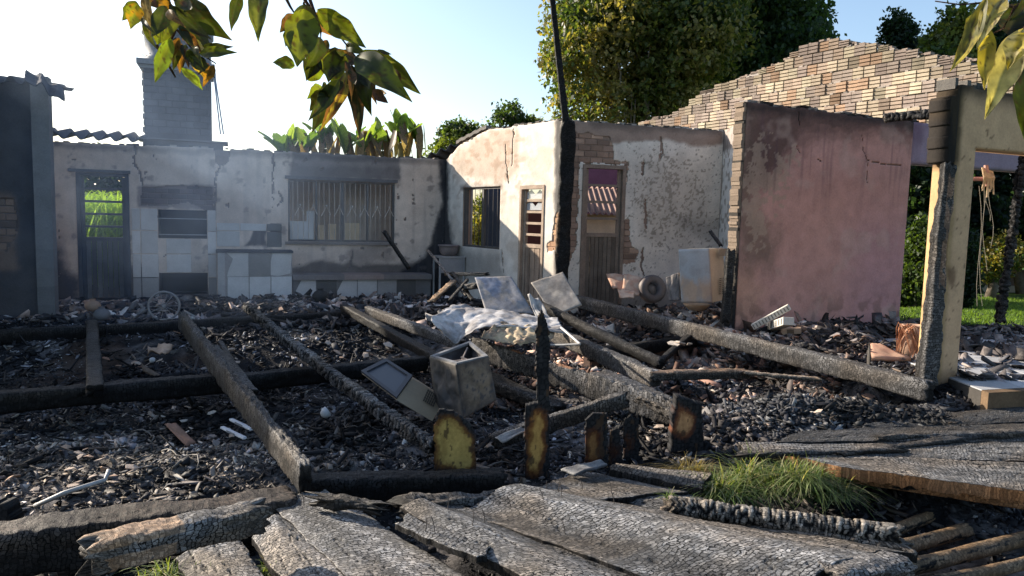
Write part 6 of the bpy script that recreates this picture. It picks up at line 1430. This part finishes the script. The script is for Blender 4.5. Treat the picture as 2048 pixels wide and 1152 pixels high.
def simple_tree(name, label, x, y0, y1, wpx, d, pal, seed, n=6000, size=.13, k=6, group=None, gy=None, shell=.45, droop=.3):
    r = random.Random(seed); cen = []; rad = []; s = wpx / F * d / 2; top = ond(x, y0, d); bot = ond(x, y1, d); h = top[2] - bot[2]
    for i in range(k):
        t = i / max(1, k - 1); cen.append(np.array([top[0] + r.uniform(-.5, .5) * s, d + r.uniform(-.4, .4) * s, bot[2] + h * (.15 + .7 * t)])); q = s * (.75 - .35 * t) + .1; rad.append((q, q, max(h / k * 1.1, q * .6)))
    base = np.array([top[0], d, -.05]); return make_tree(name, label, base, cen, rad, n, size, pal, [(base, np.array([top[0], d, top[2] - h * .2]), .12, .03)], seed, group, shell=shell, droop=droop)
simple_tree('conifer_tree', 'dark bushy treetop standing alone behind the brick gable', 1808, 28, 130, 78, 24, DGRN, 11, 7000, .12)
simple_tree('broadleaf_tree', 'yellow-green leafy treetop right of the dark one behind the gable', 1915, 20, 190, 130, 22, GRN + [(.13, .15, .05)], 12, 9000, .16)
simple_tree('broadleaf_tree', 'darker tree behind the hanging leaves at the upper right', 2010, 10, 210, 130, 25, DGRN, 13, 8000, .16)
simple_tree('small_tree', 'small leafy treetop above the inner corner of the walls, left one', 925, 240, 330, 120, 26, GRN, 14, 7000, .13)
simple_tree('small_tree', 'small leafy treetop beside the huge tree, right one above the sloping wall', 1035, 215, 330, 110, 24, GRN + [(.1, .13, .04)], 15, 8000, .13)
simple_tree('small_tree', 'low distant bush top between the two small treetops', 985, 250, 330, 70, 28, DGRN + [(.06, .09, .04)], 16, 3500, .13)
# garden beyond the terrace
simple_tree('garden_bush', 'rounded green bush on the lawn right beside the pink wall', 1835, 455, 600, 95, 13.0, GRN, 17, 12000, .07, k=4, shell=.6)
simple_tree('garden_bush', 'darker clipped bush behind the portal post', 1925, 470, 610, 80, 13.6, DGRN + [(.04, .07, .02)], 18, 9000, .07, k=4, shell=.6)
for k, (x, y0, y1, w_, d_, lb) in enumerate([(1840, 300, 500, 180, 18, 'dense dark garden tree between the pink wall and the portal'), (1960, 290, 500, 200, 19, 'dense dark garden tree seen through the portal opening'), (2070, 290, 520, 200, 18, 'dark garden tree at the right edge behind the leaning post'), (2200, 250, 520, 240, 20, 'dark garden tree just past the right edge')]):
    simple_tree('garden_tree', lb, x, y0, y1, w_, d_, DGRN, 20 + k, 9000, .15, k=7)
simple_tree('flowering_shrub', 'yellowish shrub in light behind the portal opening', 1990, 480, 545, 120, 16.5, [(.1, .12, .03), (.2, .17, .04), (.05, .08, .02)], 25, 4000, .08, k=3)
# lawn
lawn = MB(); A_ = [(3.2, 10.9), (16, 10.9), (22, 40), (4, 40)]
lg = np.random.default_rng(4); n = 46000; X = lg.uniform(4.6, 11.5, n); Y = lg.uniform(10.2, 16.5, n); Zg_ = gh(X, Y) + .0
hh = lg.uniform(.03, .08, n); a = lg.uniform(0, 6.28, n); dx, dy = np.cos(a) * .012, np.sin(a) * .012; lx_, ly_ = lg.normal(0, .03, n), lg.normal(0, .03, n)
V = np.stack([np.stack([X - dx, Y - dy, Zg_], -1), np.stack([X + dx, Y + dy, Zg_], -1), np.stack([X + lx_ + dx * .2, Y + ly_, Zg_ + hh], -1), np.stack([X + lx_ - dx * .2, Y + ly_, Zg_ + hh], -1)], 1)
C = np.array([[.12, .2, .035]]) * lg.uniform(.6, 1.3, (n, 1)); tag(np_mesh('lawn_grass', V, np.arange(n * 4).reshape(-1, 4), np.repeat(C[:, None], 4, 1).reshape(-1, 3), M_grass), 'short bright green lawn beyond the white tiled floor', 'grass', kind='stuff')
gxl = np.linspace(4.2, 13, 60); gyl = np.linspace(10.2, 17.0, 50); LX, LY = np.meshgrid(gxl, gyl, indexing='ij'); idx = np.arange(LX.size).reshape(LX.shape)
np_mesh('lawn', np.stack([LX, LY, gh(LX, LY) + .03], -1), np.stack([idx[:-1, :-1], idx[1:, :-1], idx[1:, 1:], idx[:-1, 1:]], -1), (.05, .09, .02), M_ground, smooth=True)['kind'] = 'structure'
p = onz(1925, 572, .05); mb = MB(); mb.box((p[0] - .5, p[1] - .6, -.05), (7, 1.0, 0), (-.2, 2.6, 0), (0, 0, .16), (.33, .28, .22)); mb.build('garden_path', M_plaster)['kind'] = 'structure'
beam('low dark kerb timber along the near side of the lawn', (1800, 655, .12), (2120, 690, .12), .12, .14, name='kerb_timber', seed=88, ash=.1, group=GB)
# low wall in the garden behind path
mb = MB(); p = ond(1930, 530, 18.5); mb.box((p[0], p[1], -.05), (6, .5, 0), (0, .2, 0), (0, 0, .55), (.13, .09, .07)); tag(mb.build('garden_wall', M_brick), 'low dark wall beyond the garden path', 'wall')

# grass tuft in the foreground
def tuft(name, label, cpts, n, hgt, seed, pal, cat='grass tuft', rw=.02):
    r = np.random.default_rng(seed); k = r.integers(0, len(cpts), n); cp = np.array([np.concatenate([onz(x, y, z), [s]]) for x, y, z, s in cpts])
    B = cp[k, :3] + np.stack([r.normal(0, .5, n) * cp[k, 3], r.normal(0, .4, n) * cp[k, 3], np.zeros(n)], -1); a = r.uniform(0, 6.283, n); ph = r.uniform(.45, 1.15, len(cp))[k]; h = hgt * ph * r.uniform(.35, 1.2, n); out = h * r.uniform(.2, 1.9, n); wd = r.uniform(.0025, .006, n)
    dirv = np.stack([np.cos(a), np.sin(a), 0 * a], -1); sv = np.stack([-np.sin(a), np.cos(a), 0 * a], -1); m_ = 6; rows = []
    for i in range(m_):
        t = i / (m_ - 1); c = B + dirv * (out * t**1.7)[:, None]; c[:, 2] += h * (t - .42 * t**2.6 * (out / h) * 1.4); w_ = (wd * (1 - t * .85))[:, None]; rows += [c - sv * w_, c + sv * w_]
    V = np.stack(rows, 1); base = np.arange(n)[:, None, None] * 2 * m_; f = np.array([(2 * i, 2 * i + 1, 2 * i + 3, 2 * i + 2) for i in range(m_ - 1)]); Fq = (base + f[None]).reshape(-1, 4)
    pal = np.array(pal); C = pal[r.integers(0, len(pal), n)] * r.uniform(.7, 1.3, (n, 1)); o = np_mesh(name, V, Fq, np.repeat(C[:, None], 2 * m_, 1).reshape(-1, 3), M_grass, smooth=True); tag(o, label, cat); return o
GP = [(.12, .18, .05), (.17, .22, .07), (.25, .28, .12), (.34, .31, .18), (.06, .1, .03), (.04, .07, .02)]
tuft('grass_tuft', 'wild green grass tuft growing through the gap beside the platform boards', [(1400, 985, -.15, .1), (1440, 990, -.15, .1), (1475, 985, -.15, .1), (1500, 975, -.15, .1), (1530, 990, -.15, .1), (1560, 975, -.1, .1), (1590, 960, -.05, .12), (1600, 965, -.05, .12), (1615, 970, -.08, .1), (1645, 985, -.15, .1), (1660, 995, -.15, .1)], 3600, .27, 1, GP)
tuft('grass_tuft', 'small brownish tuft at the left end of the big grass tuft', [(1385, 960, -.15, .1)], 500, .2, 2, [(.2, .15, .07), (.15, .12, .05)])
tuft('grass_tuft', 'thin grass blades at the bottom edge left of the third silvery plank', [(330, 1160, -.2, .1), (390, 1165, -.2, .1), (545, 1150, -.18, .06)], 420, .13, 3, GP)
tuft('grass_tuft', 'tiny grass sprig between the planks at the bottom centre', [(720, 1160, -.15, .04)], 60, .09, 4, GP)
tuft('grass_tuft', 'tiny green sprig at the left end of the ribbed log', [(1340, 1000, -.05, .03)], 40, .08, 5, GP)
# weeds seen through the left door
wr = np.random.default_rng(6)
for k, (x, y, d_) in enumerate([(180, 470, 14.6), (235, 460, 14.9), (205, 450, 15.4), (150, 450, 15.8), (262, 450, 15.6)]):
    p = ond(x, y, d_); p[2] = -.05; n = 1100; B = p + np.stack([wr.normal(0, .5, n), wr.normal(0, .4, n), 0 * np.zeros(n)], -1); a = wr.uniform(0, 6.28, n); h = wr.uniform(1.2, 2.9, n); rows = []
    dirv = np.stack([np.cos(a), np.sin(a), 0 * a], -1); sv = np.stack([-np.sin(a), np.cos(a), 0 * a], -1)
    for i in range(6):
        t = i / 5; c = B + dirv * (.5 * h * t**2)[:, None]; c[:, 2] += h * (t - .35 * t**3); w_ = (.022 * (1 - .85 * t) * np.ones(n))[:, None]; rows += [c - sv * w_, c + sv * w_]
    V = np.stack(rows, 1); f = np.array([(2 * i, 2 * i + 1, 2 * i + 3, 2 * i + 2) for i in range(5)]); Fq = (np.arange(n)[:, None, None] * 12 + f[None]).reshape(-1, 4)
    C = np.array([.22, .36, .07]) * wr.uniform(.6, 1.4, (n, 1)); o = np_mesh('reed_clump', V, Fq, np.repeat(C[:, None], 12, 1).reshape(-1, 3), M_grass); tag(o, ['bright green weed clump nearest behind the charred door, left of its middle', 'bright green weed clump behind the right side of the charred door', 'weed clump farther back behind the middle of the charred door', 'farthest weed clump behind the left jamb of the charred door', 'farthest weed clump behind the right jamb of the charred door'][k], 'weeds', 'weeds seen through the charred door')
simple_tree('garden_tree', 'dark tree line seen high through the charred louvred door', 205, 320, 440, 260, 26, DGRN, 31, 5000, .2)
# banana plants over the back wall
def banana(label, x, ytop, d, seed, dry):
    r = random.Random(seed); base = ond(x, 400, d); base[2] = -.05; root = thing('banana_plant', label, 'banana plant', base, 'banana plants behind the back wall'); top = ond(x, ytop + 40, d)
    mb = MB(); mb.tube([base, (base + top) / 2 + np.array([.08, 0, 0]), top], [.14, .11, .07], (.16, .15, .07), 8); mb.build('stem', M_bark, root, smooth=True)
    for k in range(13):
        isdry = k >= 12 - dry; a = r.uniform(0, 6.28); L_ = r.uniform(.8, 1.3) * (.9 if isdry else 1); w_ = r.uniform(.2, .34); el = r.uniform(.75, 1.45) if not isdry else r.uniform(-1.5, -1.0); dh = np.array([math.cos(a), math.sin(a) * .6, 0])
        n = 12; S_ = np.linspace(0, 1, n); rows = []; col = np.array(r.choice([(.12, .19, .05), (.15, .22, .06), (.07, .13, .03)])) if not isdry else np.array(r.choice([(.2, .15, .1), (.26, .2, .14), (.14, .1, .07)]))
        for s_ in S_:
            c = top + dh * (L_ * s_ * math.cos(el) + (.0 if not isdry else .12)) + np.array([0, 0, 0 if not isdry else .55]) + np.array([0, 0, L_ * (s_ * math.sin(el) - (.25 if not isdry else .1) * s_**2)]); ww = w_ * math.sin(math.pi * min(1, s_ * .93 + .06))**.7 * (1 if not isdry else .7); sv = np.cross(dh, [0, 0, 1]); j = r.uniform(.75, 1)
            rows.append([c - sv * ww * j + [0, 0, .05], c, c + sv * ww * j + [0, 0, .05]])
        V = np.array(rows); idx = np.arange(n * 3).reshape(n, 3); Fq = np.stack([idx[:-1, :-1], idx[1:, :-1], idx[1:, 1:], idx[:-1, 1:]], -1).reshape(-1, 4); np_mesh('leaf', V, Fq, col, M_leaf, root, smooth=True)
for k, (x, y, dr, lb) in enumerate([(572, 282, 1, 'leftmost green banana plant peeking over the back wall'), (612, 270, 2, 'green banana plant second from the left over the back wall'), (650, 258, 4, 'banana plant with a bright upright leaf and dry skirt'), (690, 270, 6, 'banana plant above the window middle with mostly dry leaves'), (728, 264, 7, 'brown dried banana plant right of the hanging leaf tip'), (765, 262, 5, 'banana plant with brown and green leaves above the window right side'), (800, 246, 5, 'tallest banana plant with a bare flower stalk'), (838, 252, 6, 'brown dried banana plant nearest the wall corner'), (590, 280, 6, 'low dried banana plant between the two leftmost green ones')]):
    banana(lb, x, y, 19.5 + (k % 3) * .7, 40 + k, dr)
# things seen through the windows
NB = Wall(BW.W(BW.L - 5.2, 0, -1.7)[:2], BW.W(BW.L + 1.2, 0, -1.7)[:2], 'neighbour_house', 'grey-brown house wall with small sandy windows seen through the grille window', 'building')
us = np.arange(0, NB.L, .15); zs = np.arange(-.2, 2.56, .15); NB.slab('wall_face', us, zs, np.ones((len(us) - 1, len(zs) - 1), bool), 0, -.2, lambda a, b: mixc(np.ones(a.shape + (3,)) * np.array([.42, .35, .3]), sst(.4, .6, fbm(a * 5, b * .8, 3)), (.6, .52, .45), .7))
mb = MB(); NB.box(mb, 0, NB.L - 1.4, 2.36, 2.42, .002, 1.45, (.16, .13, .11)); mb.build('added_sun_block', M_wood, NB.root)  # unseen slab added to block sun coming through the grille window
for k, (x0, y0, x1, y1) in enumerate([(636, 450, 648, 484), (656, 448, 672, 484), (690, 446, 718, 484), (582, 455, 628, 484)]):
    o = popen(NB, x0, y0, x1, y1); mb = MB(); NB.box(mb, o[0], o[1], o[2], o[3], .002, .02, (.85, .7, .5) if k < 3 else (.8, .8, .78)); mb.build('lit_window', M_paint, NB.root)  # lit windows, their brightness put into the pale panel colours
simple_tree('flowering_shrub', 'yellow-green shrub seen through the barred side window', 955, 410, 500, 70, 17.0, [(.2, .22, .04), (.3, .27, .06), (.1, .13, .03)], 33, 4000, .07, k=3)
mb = MB(); p = ond(985, 430, 14.8); mb.box((p[0] - .15, p[1], -.05), (.45, -.1, 0), (0, .1, 0), (0, 0, 2.2), (.1, .12, .16)); tag(mb.build('blue_grey_door_leaf', M_paint), 'dull blue-grey door leaf seen through the barred side window', 'door')
mb = MB(); p = ond(1062, 460, 14.2); mb.box((p[0] - .3, p[1], -.05), (1.1, .2, 0), (0, .1, 0), (0, 0, 1.9), (.15, .055, .045)); tag(mb.build('red_wall', M_plaster), 'dark red wall glimpsed through the narrow louvred door', 'wall')
# beyond the inner door: sandy shed with tiled roof and magenta wall
mb = MB(); p = ond(1205, 350, 17.5); mb.box((p[0] - 1.2, p[1], -.05), (2.6, .5, 0), (0, .15, 0), (0, 0, 3.4), (.17, .075, .12)); tag(mb.build('magenta_wall', M_plaster), 'magenta wall seen through the upper panes of the inner door', 'wall')
SH = thing('sandy_shed', 'low sandy shed with a reddish ribbed roof seen through the inner door', 'shed', ond(1205, 470, 15.0))
mb = MB(); p = ond(1200, 440, 14.4); mb.box((p[0] - .8, p[1], -.05), (1.8, .3, 0), (0, .15, 0), (0, 0, ond(1200, 428, 14.4)[2] + .05), (.58, .46, .34)); mb.build('shed_wall', M_plaster, SH)
q0 = ond(1150, 426, 14.2); corrugated('tiled_roof', q0, 1.9, np.array([.97, .2, 0]), np.array([0, 1.0, .36]), 16, .03, (.27, .18, .15), SH, dlen=1.6)

# =============================================================== HANGING LEAVES close to the lens side
def hang_leaf(parent, b, t, w, d, col, col2, seed, curl=.15, fold=.25):
    r = random.Random(seed); B_ = ond(b[0], b[1], d); E_ = ond(t[0], t[1], d + r.uniform(-.04, .04)); ax = E_ - B_; L_ = np.linalg.norm(ax); view = (B_ + E_) / 2 - EYE; view /= np.linalg.norm(view)
    sv = np.cross(ax / L_, view); sv /= np.linalg.norm(sv); tw = r.uniform(-.5, .5); sv = sv * math.cos(tw) + view * math.sin(tw); nv = np.cross(ax / L_, sv); W_ = w * 1.1 / F * d / 2
    n, m_ = 26, 11; S, T_ = np.meshgrid(np.linspace(0, 1, n), np.linspace(-1, 1, m_), indexing='ij')
    prof = np.sin(np.pi * np.clip(S, 0, 1)**.85)**.8 * (1 - .62 * S**2); prof = prof + .012; tipc = r.uniform(-.12, .12)
    side = T_ * prof * W_ * (1 + .06 * np.sin(S * 17 + seed)) + tipc * W_ * 4 * S**2
    dep = (np.abs(T_) * fold * prof * W_ * 1.6) + curl * L_ * np.sin(S * np.pi) * (1 if seed % 2 else -1) + .04 * W_ * np.sin(S * 14 + T_ * 3 + seed)
    P = B_ + S[..., None] * ax + side[..., None] * sv + dep[..., None] * nv
    m1 = sst(.45, .6, fbm(S * 3 + seed, T_ * 1.6 + seed, seed)); C = mixc(np.ones(S.shape + (3,)) * np.array(col), m1, col2, .85)
    vein = (np.abs(T_) < .09) | (np.abs(np.mod(S * 7 - np.abs(T_) * 1.2, 1) - .5) < .05); C = mixc(C, vein.astype(float), np.array(col) * .6 + .03, .5)
    C = mixc(C, (fbm(S * 16, T_ * 6, seed + 3) > .68).astype(float), (.04, .022, .01), .85)
    idx = np.arange(n * m_).reshape(n, m_); Fq = np.stack([idx[:-1, :-1], idx[1:, :-1], idx[1:, 1:], idx[:-1, 1:]], -1).reshape(-1, 4); np_mesh('leaf', P, Fq, C.reshape(-1, 3), M_leafbig, parent, smooth=True)
OL = (.03, .04, .008); YG = (.10, .115, .014); LG = (.11, .16, .02); OR = (.24, .12, .018); DK = (.015, .015, .006); BRN = (.11, .05, .03); CR = (.42, .36, .2); YL = (.3, .24, .04)
c6 = lambda x, y: (200 + x / 3.103, y / 3.103)
c7 = lambda x, y: (1080 + x / 2.116, y / 2.116)
def branch(label, leaves, stems, cv, sc, d, seed0):
    root = thing('leafy_branch', label, 'branch', ond(*cv(*stems[0][0]), d), 'leafy branches hanging into the top of the view')
    for st in stems:
        mb = MB(); mb.tube([ond(*cv(*p), d + .01 * i) for i, p in enumerate(st)], [max(.0012, .0035 * (1 - i / len(st))) for i in range(len(st))], (.06, .035, .025), 6); mb.build('twig', M_bark, root, smooth=True)
    rj = random.Random(seed0); more = []
    if len(leaves) > 12:
        for (bx_, by_, tx, ty, w_, a, b) in leaves:
            if rj.random() < .6:
                ox, oy = rj.uniform(-35, 35), rj.uniform(-45, 10); more.append((bx_ + ox, by_ + oy, tx + ox * 1.4 + rj.uniform(-30, 30), ty + oy - 25, w_ * rj.uniform(.7, .95), rj.choice([DK, OL, OL, BRN]), rj.choice([DK, OL, YG])))
    if len(leaves) > 12:
        for (bx_, by_, tx, ty, w_, a, b) in leaves[::2]:
            f_ = rj.uniform(.35, .6); ox, oy = rj.uniform(-60, 60), rj.uniform(-30, 40); more.append((bx_ + ox, by_ + oy, bx_ + ox + (tx - bx_) * f_ + rj.uniform(-40, 40), by_ + oy + (ty - by_) * f_, w_ * rj.uniform(.4, .6), rj.choice([DK, OL, BRN, OR]), rj.choice([OL, BRN])))
    leaves = list(leaves) + more
    for k, (bx_, by_, tx, ty, w_, a, b) in enumerate(leaves):
        hang_leaf(root, cv(bx_, by_), cv(tx, ty), w_ * sc, d + (k % 7 - 3) * .03, a, b, seed0 + k)
branch('hanging twig of green and orange leaves in front of the chimney at the upper left', [(230, 20, 185, 180, 100, YG, OR), (275, -30, 300, 235, 60, (.12, .09, .07), DK), (262, 150, 352, 308, 34, OL, YG), (430, 60, 372, 285, 115, OL, YG), (470, -20, 565, 60, 100, OL, BRN), (540, -30, 808, 262, 160, OL, DK), (460, 70, 705, 320, 110, OL, OL), (620, 335, 855, 345, 72, OL, YG), (440, 240, 350, 518, 95, LG, YG), (470, 230, 452, 440, 62, DK, OL), (505, 270, 486, 455, 66, OR, BRN), (530, 300, 545, 425, 66, DK, BRN), (560, 330, 665, 475, 86, OR, YL), (500, 420, 628, 568, 62, LG, OL), (705, 405, 648, 545, 62, OR, BRN), (560, 370, 705, 495, 90, DK, OL), (500, 180, 642, 335, 66, BRN, OR), (330, -30, 425, 95, 115, DK, OR), (560, 230, 640, 340, 60, YL, OR), (380, 200, 345, 275, 60, YG, LG)],
       [[(420, -60), (430, 40), (470, 175), (560, 290), (720, 395)], [(400, -40), (430, 20), (490, 80)], [(470, 175), (440, 260)], [(350, 280), (470, 480)]], c6, 1 / 3.103 * 1., 1.35, 10)
branch('two olive leaves hanging down from the top edge between the leafy twigs', [(868, -60, 833, 200, 78, OL, OL), (1000, -70, 1005, 266, 118, (.1, .11, .03), OL)], [[(900, -120), (868, -60)], [(900, -120), (1000, -70)]], c6, 1 / 3.103, 1.3, 40)
branch('hanging twig of large olive leaves in front of the pale sky', [(1265, 55, 1250, 420, 205, YG, (.1, .12, .02)), (1212, 90, 1105, 192, 80, BRN, OL), (1350, 55, 1628, 325, 150, YG, OL), (1210, 410, 1075, 370, 80, OL, LG), (1370, 260, 1288, 505, 150, DK, OL), (1450, 300, 1440, 548, 190, OL, YG), (1490, 320, 1605, 395, 80, DK, BRN), (1590, 350, 1907, 668, 180, OL, YG), (1690, 335, 1838, 398, 52, YL, LG), (1640, 430, 1702, 718, 100, DK, OL), (1560, 400, 1612, 865, 105, DK, BRN), (1540, 440, 1380, 832, 86, BRN, YL), (1480, 530, 1288, 803, 120, OL, OL), (1380, 540, 1282, 612, 84, LG, YG), (1400, 560, 1320, 702, 110, DK, OL), (1790, 440, 1897, 565, 105, BRN, BRN), (1690, 560, 1795, 632, 66, BRN, BRN), (1600, 430, 1660, 605, 96, DK, BRN), (1290, 500, 1455, 370, 90, YG, LG), (1500, 520, 1440, 690, 70, YG, OL), (1600, 420, 1700, 600, 120, DK, DK), (1180, 180, 1150, 290, 60, OL, YG)],
       [[(1230, -60), (1340, 100), (1500, 240), (1640, 420)], [(1140, -40), (1180, 40), (1212, 90)], [(1300, -40), (1265, 20), (1265, 60)], [(1300, -10), (1370, 190), (1370, 260)], [(1600, 350), (1660, 325), (1690, 345)], [(1390, 60), (1450, 70), (1490, 150)]], c6, 1 / 3.103, 1.4, 60)
branch('sunlit twig of curled yellow and cream leaves at the upper right corner', [(1890, -10, 1728, 302, 70, YL, OL), (1960, -10, 1838, 205, 95, CR, YL), (1900, 120, 1878, 382, 66, YL, YL), (2045, 120, 1878, 505, 120, CR, CR), (1850, 60, 1800, 130, 50, YL, OL), (2075, 260, 2020, 590, 90, OL, LG), (2015, 10, 2005, 158, 150, DK, OL), (2120, -10, 1990, 95, 130, OL, DK), (1900, 150, 1860, 220, 40, YL, CR), (2060, 140, 2000, 300, 110, YL, CR)],
       [[(2160, -60), (2010, 30), (1890, 10), (1780, 20), (1672, 5)], [(2160, -40), (2040, 130)], [(2100, -60), (2080, 120), (2075, 260)], [(2010, 30), (1960, 120), (1900, 150)]], c7, 1 / 2.116, 1.5, 90)


# =============================================================== SMOKE
def smoke(name, label, cen, rad, dens, seed):
    n, m_ = 28, 16; vs = []
    for i in range(m_ + 1):
        for k in range(n):
            th = math.pi * i / m_; ph = 2 * math.pi * k / n; vs.append((cen[0] + rad[0] * math.sin(th) * math.cos(ph), cen[1] + rad[1] * math.sin(th) * math.sin(ph), cen[2] + rad[2] * math.cos(th)))
    fs = [(i * n + k, (i + 1) * n + k, (i + 1) * n + (k + 1) % n, i * n + (k + 1) % n) for i in range(m_) for k in range(n)]
    me = bpy.data.meshes.new(name); me.from_pydata(vs, [], fs); me.update(); o = bpy.data.objects.new(name, me); COL.objects.link(o)
    M, nt, b = newmat(name); nt.nodes.remove(b); L = nt.links.new; out = nt.nodes['Material Output']
    pv = nd(nt, 'ShaderNodeVolumePrincipled'); pv.inputs['Color'].default_value = (.5, .68, 1.0, 1); pv.inputs['Anisotropy'].default_value = .2
    tc = nd(nt, 'ShaderNodeTexCoord'); n1 = nd(nt, 'ShaderNodeTexNoise', Scale=.9, Detail=3., Distortion=.8); L(tc.outputs['Object'], n1.inputs['Vector'])
    mp = nd(nt, 'ShaderNodeVectorMath', _operation='SUBTRACT'); mp.inputs[1].default_value = tuple(cen); L(tc.outputs['Object'], mp.inputs[0])
    dv = nd(nt, 'ShaderNodeVectorMath', _operation='DIVIDE'); dv.inputs[1].default_value = tuple(rad); L(mp.outputs[0], dv.inputs[0])
    ln = nd(nt, 'ShaderNodeVectorMath', _operation='LENGTH'); L(dv.outputs[0], ln.inputs[0])
    f1 = nd(nt, 'ShaderNodeMapRange'); f1.inputs['From Min'].default_value = 1; f1.inputs['From Max'].default_value = .3; L(ln.outputs['Value'], f1.inputs['Value'])
    f2 = nd(nt, 'ShaderNodeMapRange'); f2.inputs['From Min'].default_value = .38; f2.inputs['From Max'].default_value = .7; L(n1.outputs[0], f2.inputs['Value'])
    f2.inputs['To Min'].default_value = .15
    mm = nd(nt, 'ShaderNodeMath', _operation='MULTIPLY'); L(f1.outputs[0], mm.inputs[0]); L(f2.outputs[0], mm.inputs[1])
    m2 = nd(nt, 'ShaderNodeMath', _operation='MULTIPLY'); m2.inputs[1].default_value = dens; L(mm.outputs[0], m2.inputs[0]); L(m2.outputs[0], pv.inputs['Density']); L(pv.outputs[0], out.inputs['Volume'])
    me.materials.append(M); tag(o, label, 'smoke', kind='stuff')
smoke('smoke', 'thin bluish smoke drifting before the left part of the back wall', (-4.6, 9.6, 1.7), (3.2, 2.2, 2.4), .11, 1)
smoke('smoke', 'faint haze of smoke in front of the refrigerator', (2.9, 10.4, .7), (1.2, .9, .9), .2, 2)

# =============================================================== give every Empty its thing's base
KIDS = {}
for o in bpy.data.objects:
    if o.parent is not None: KIDS.setdefault(o.parent.name, []).append(o)
settle()
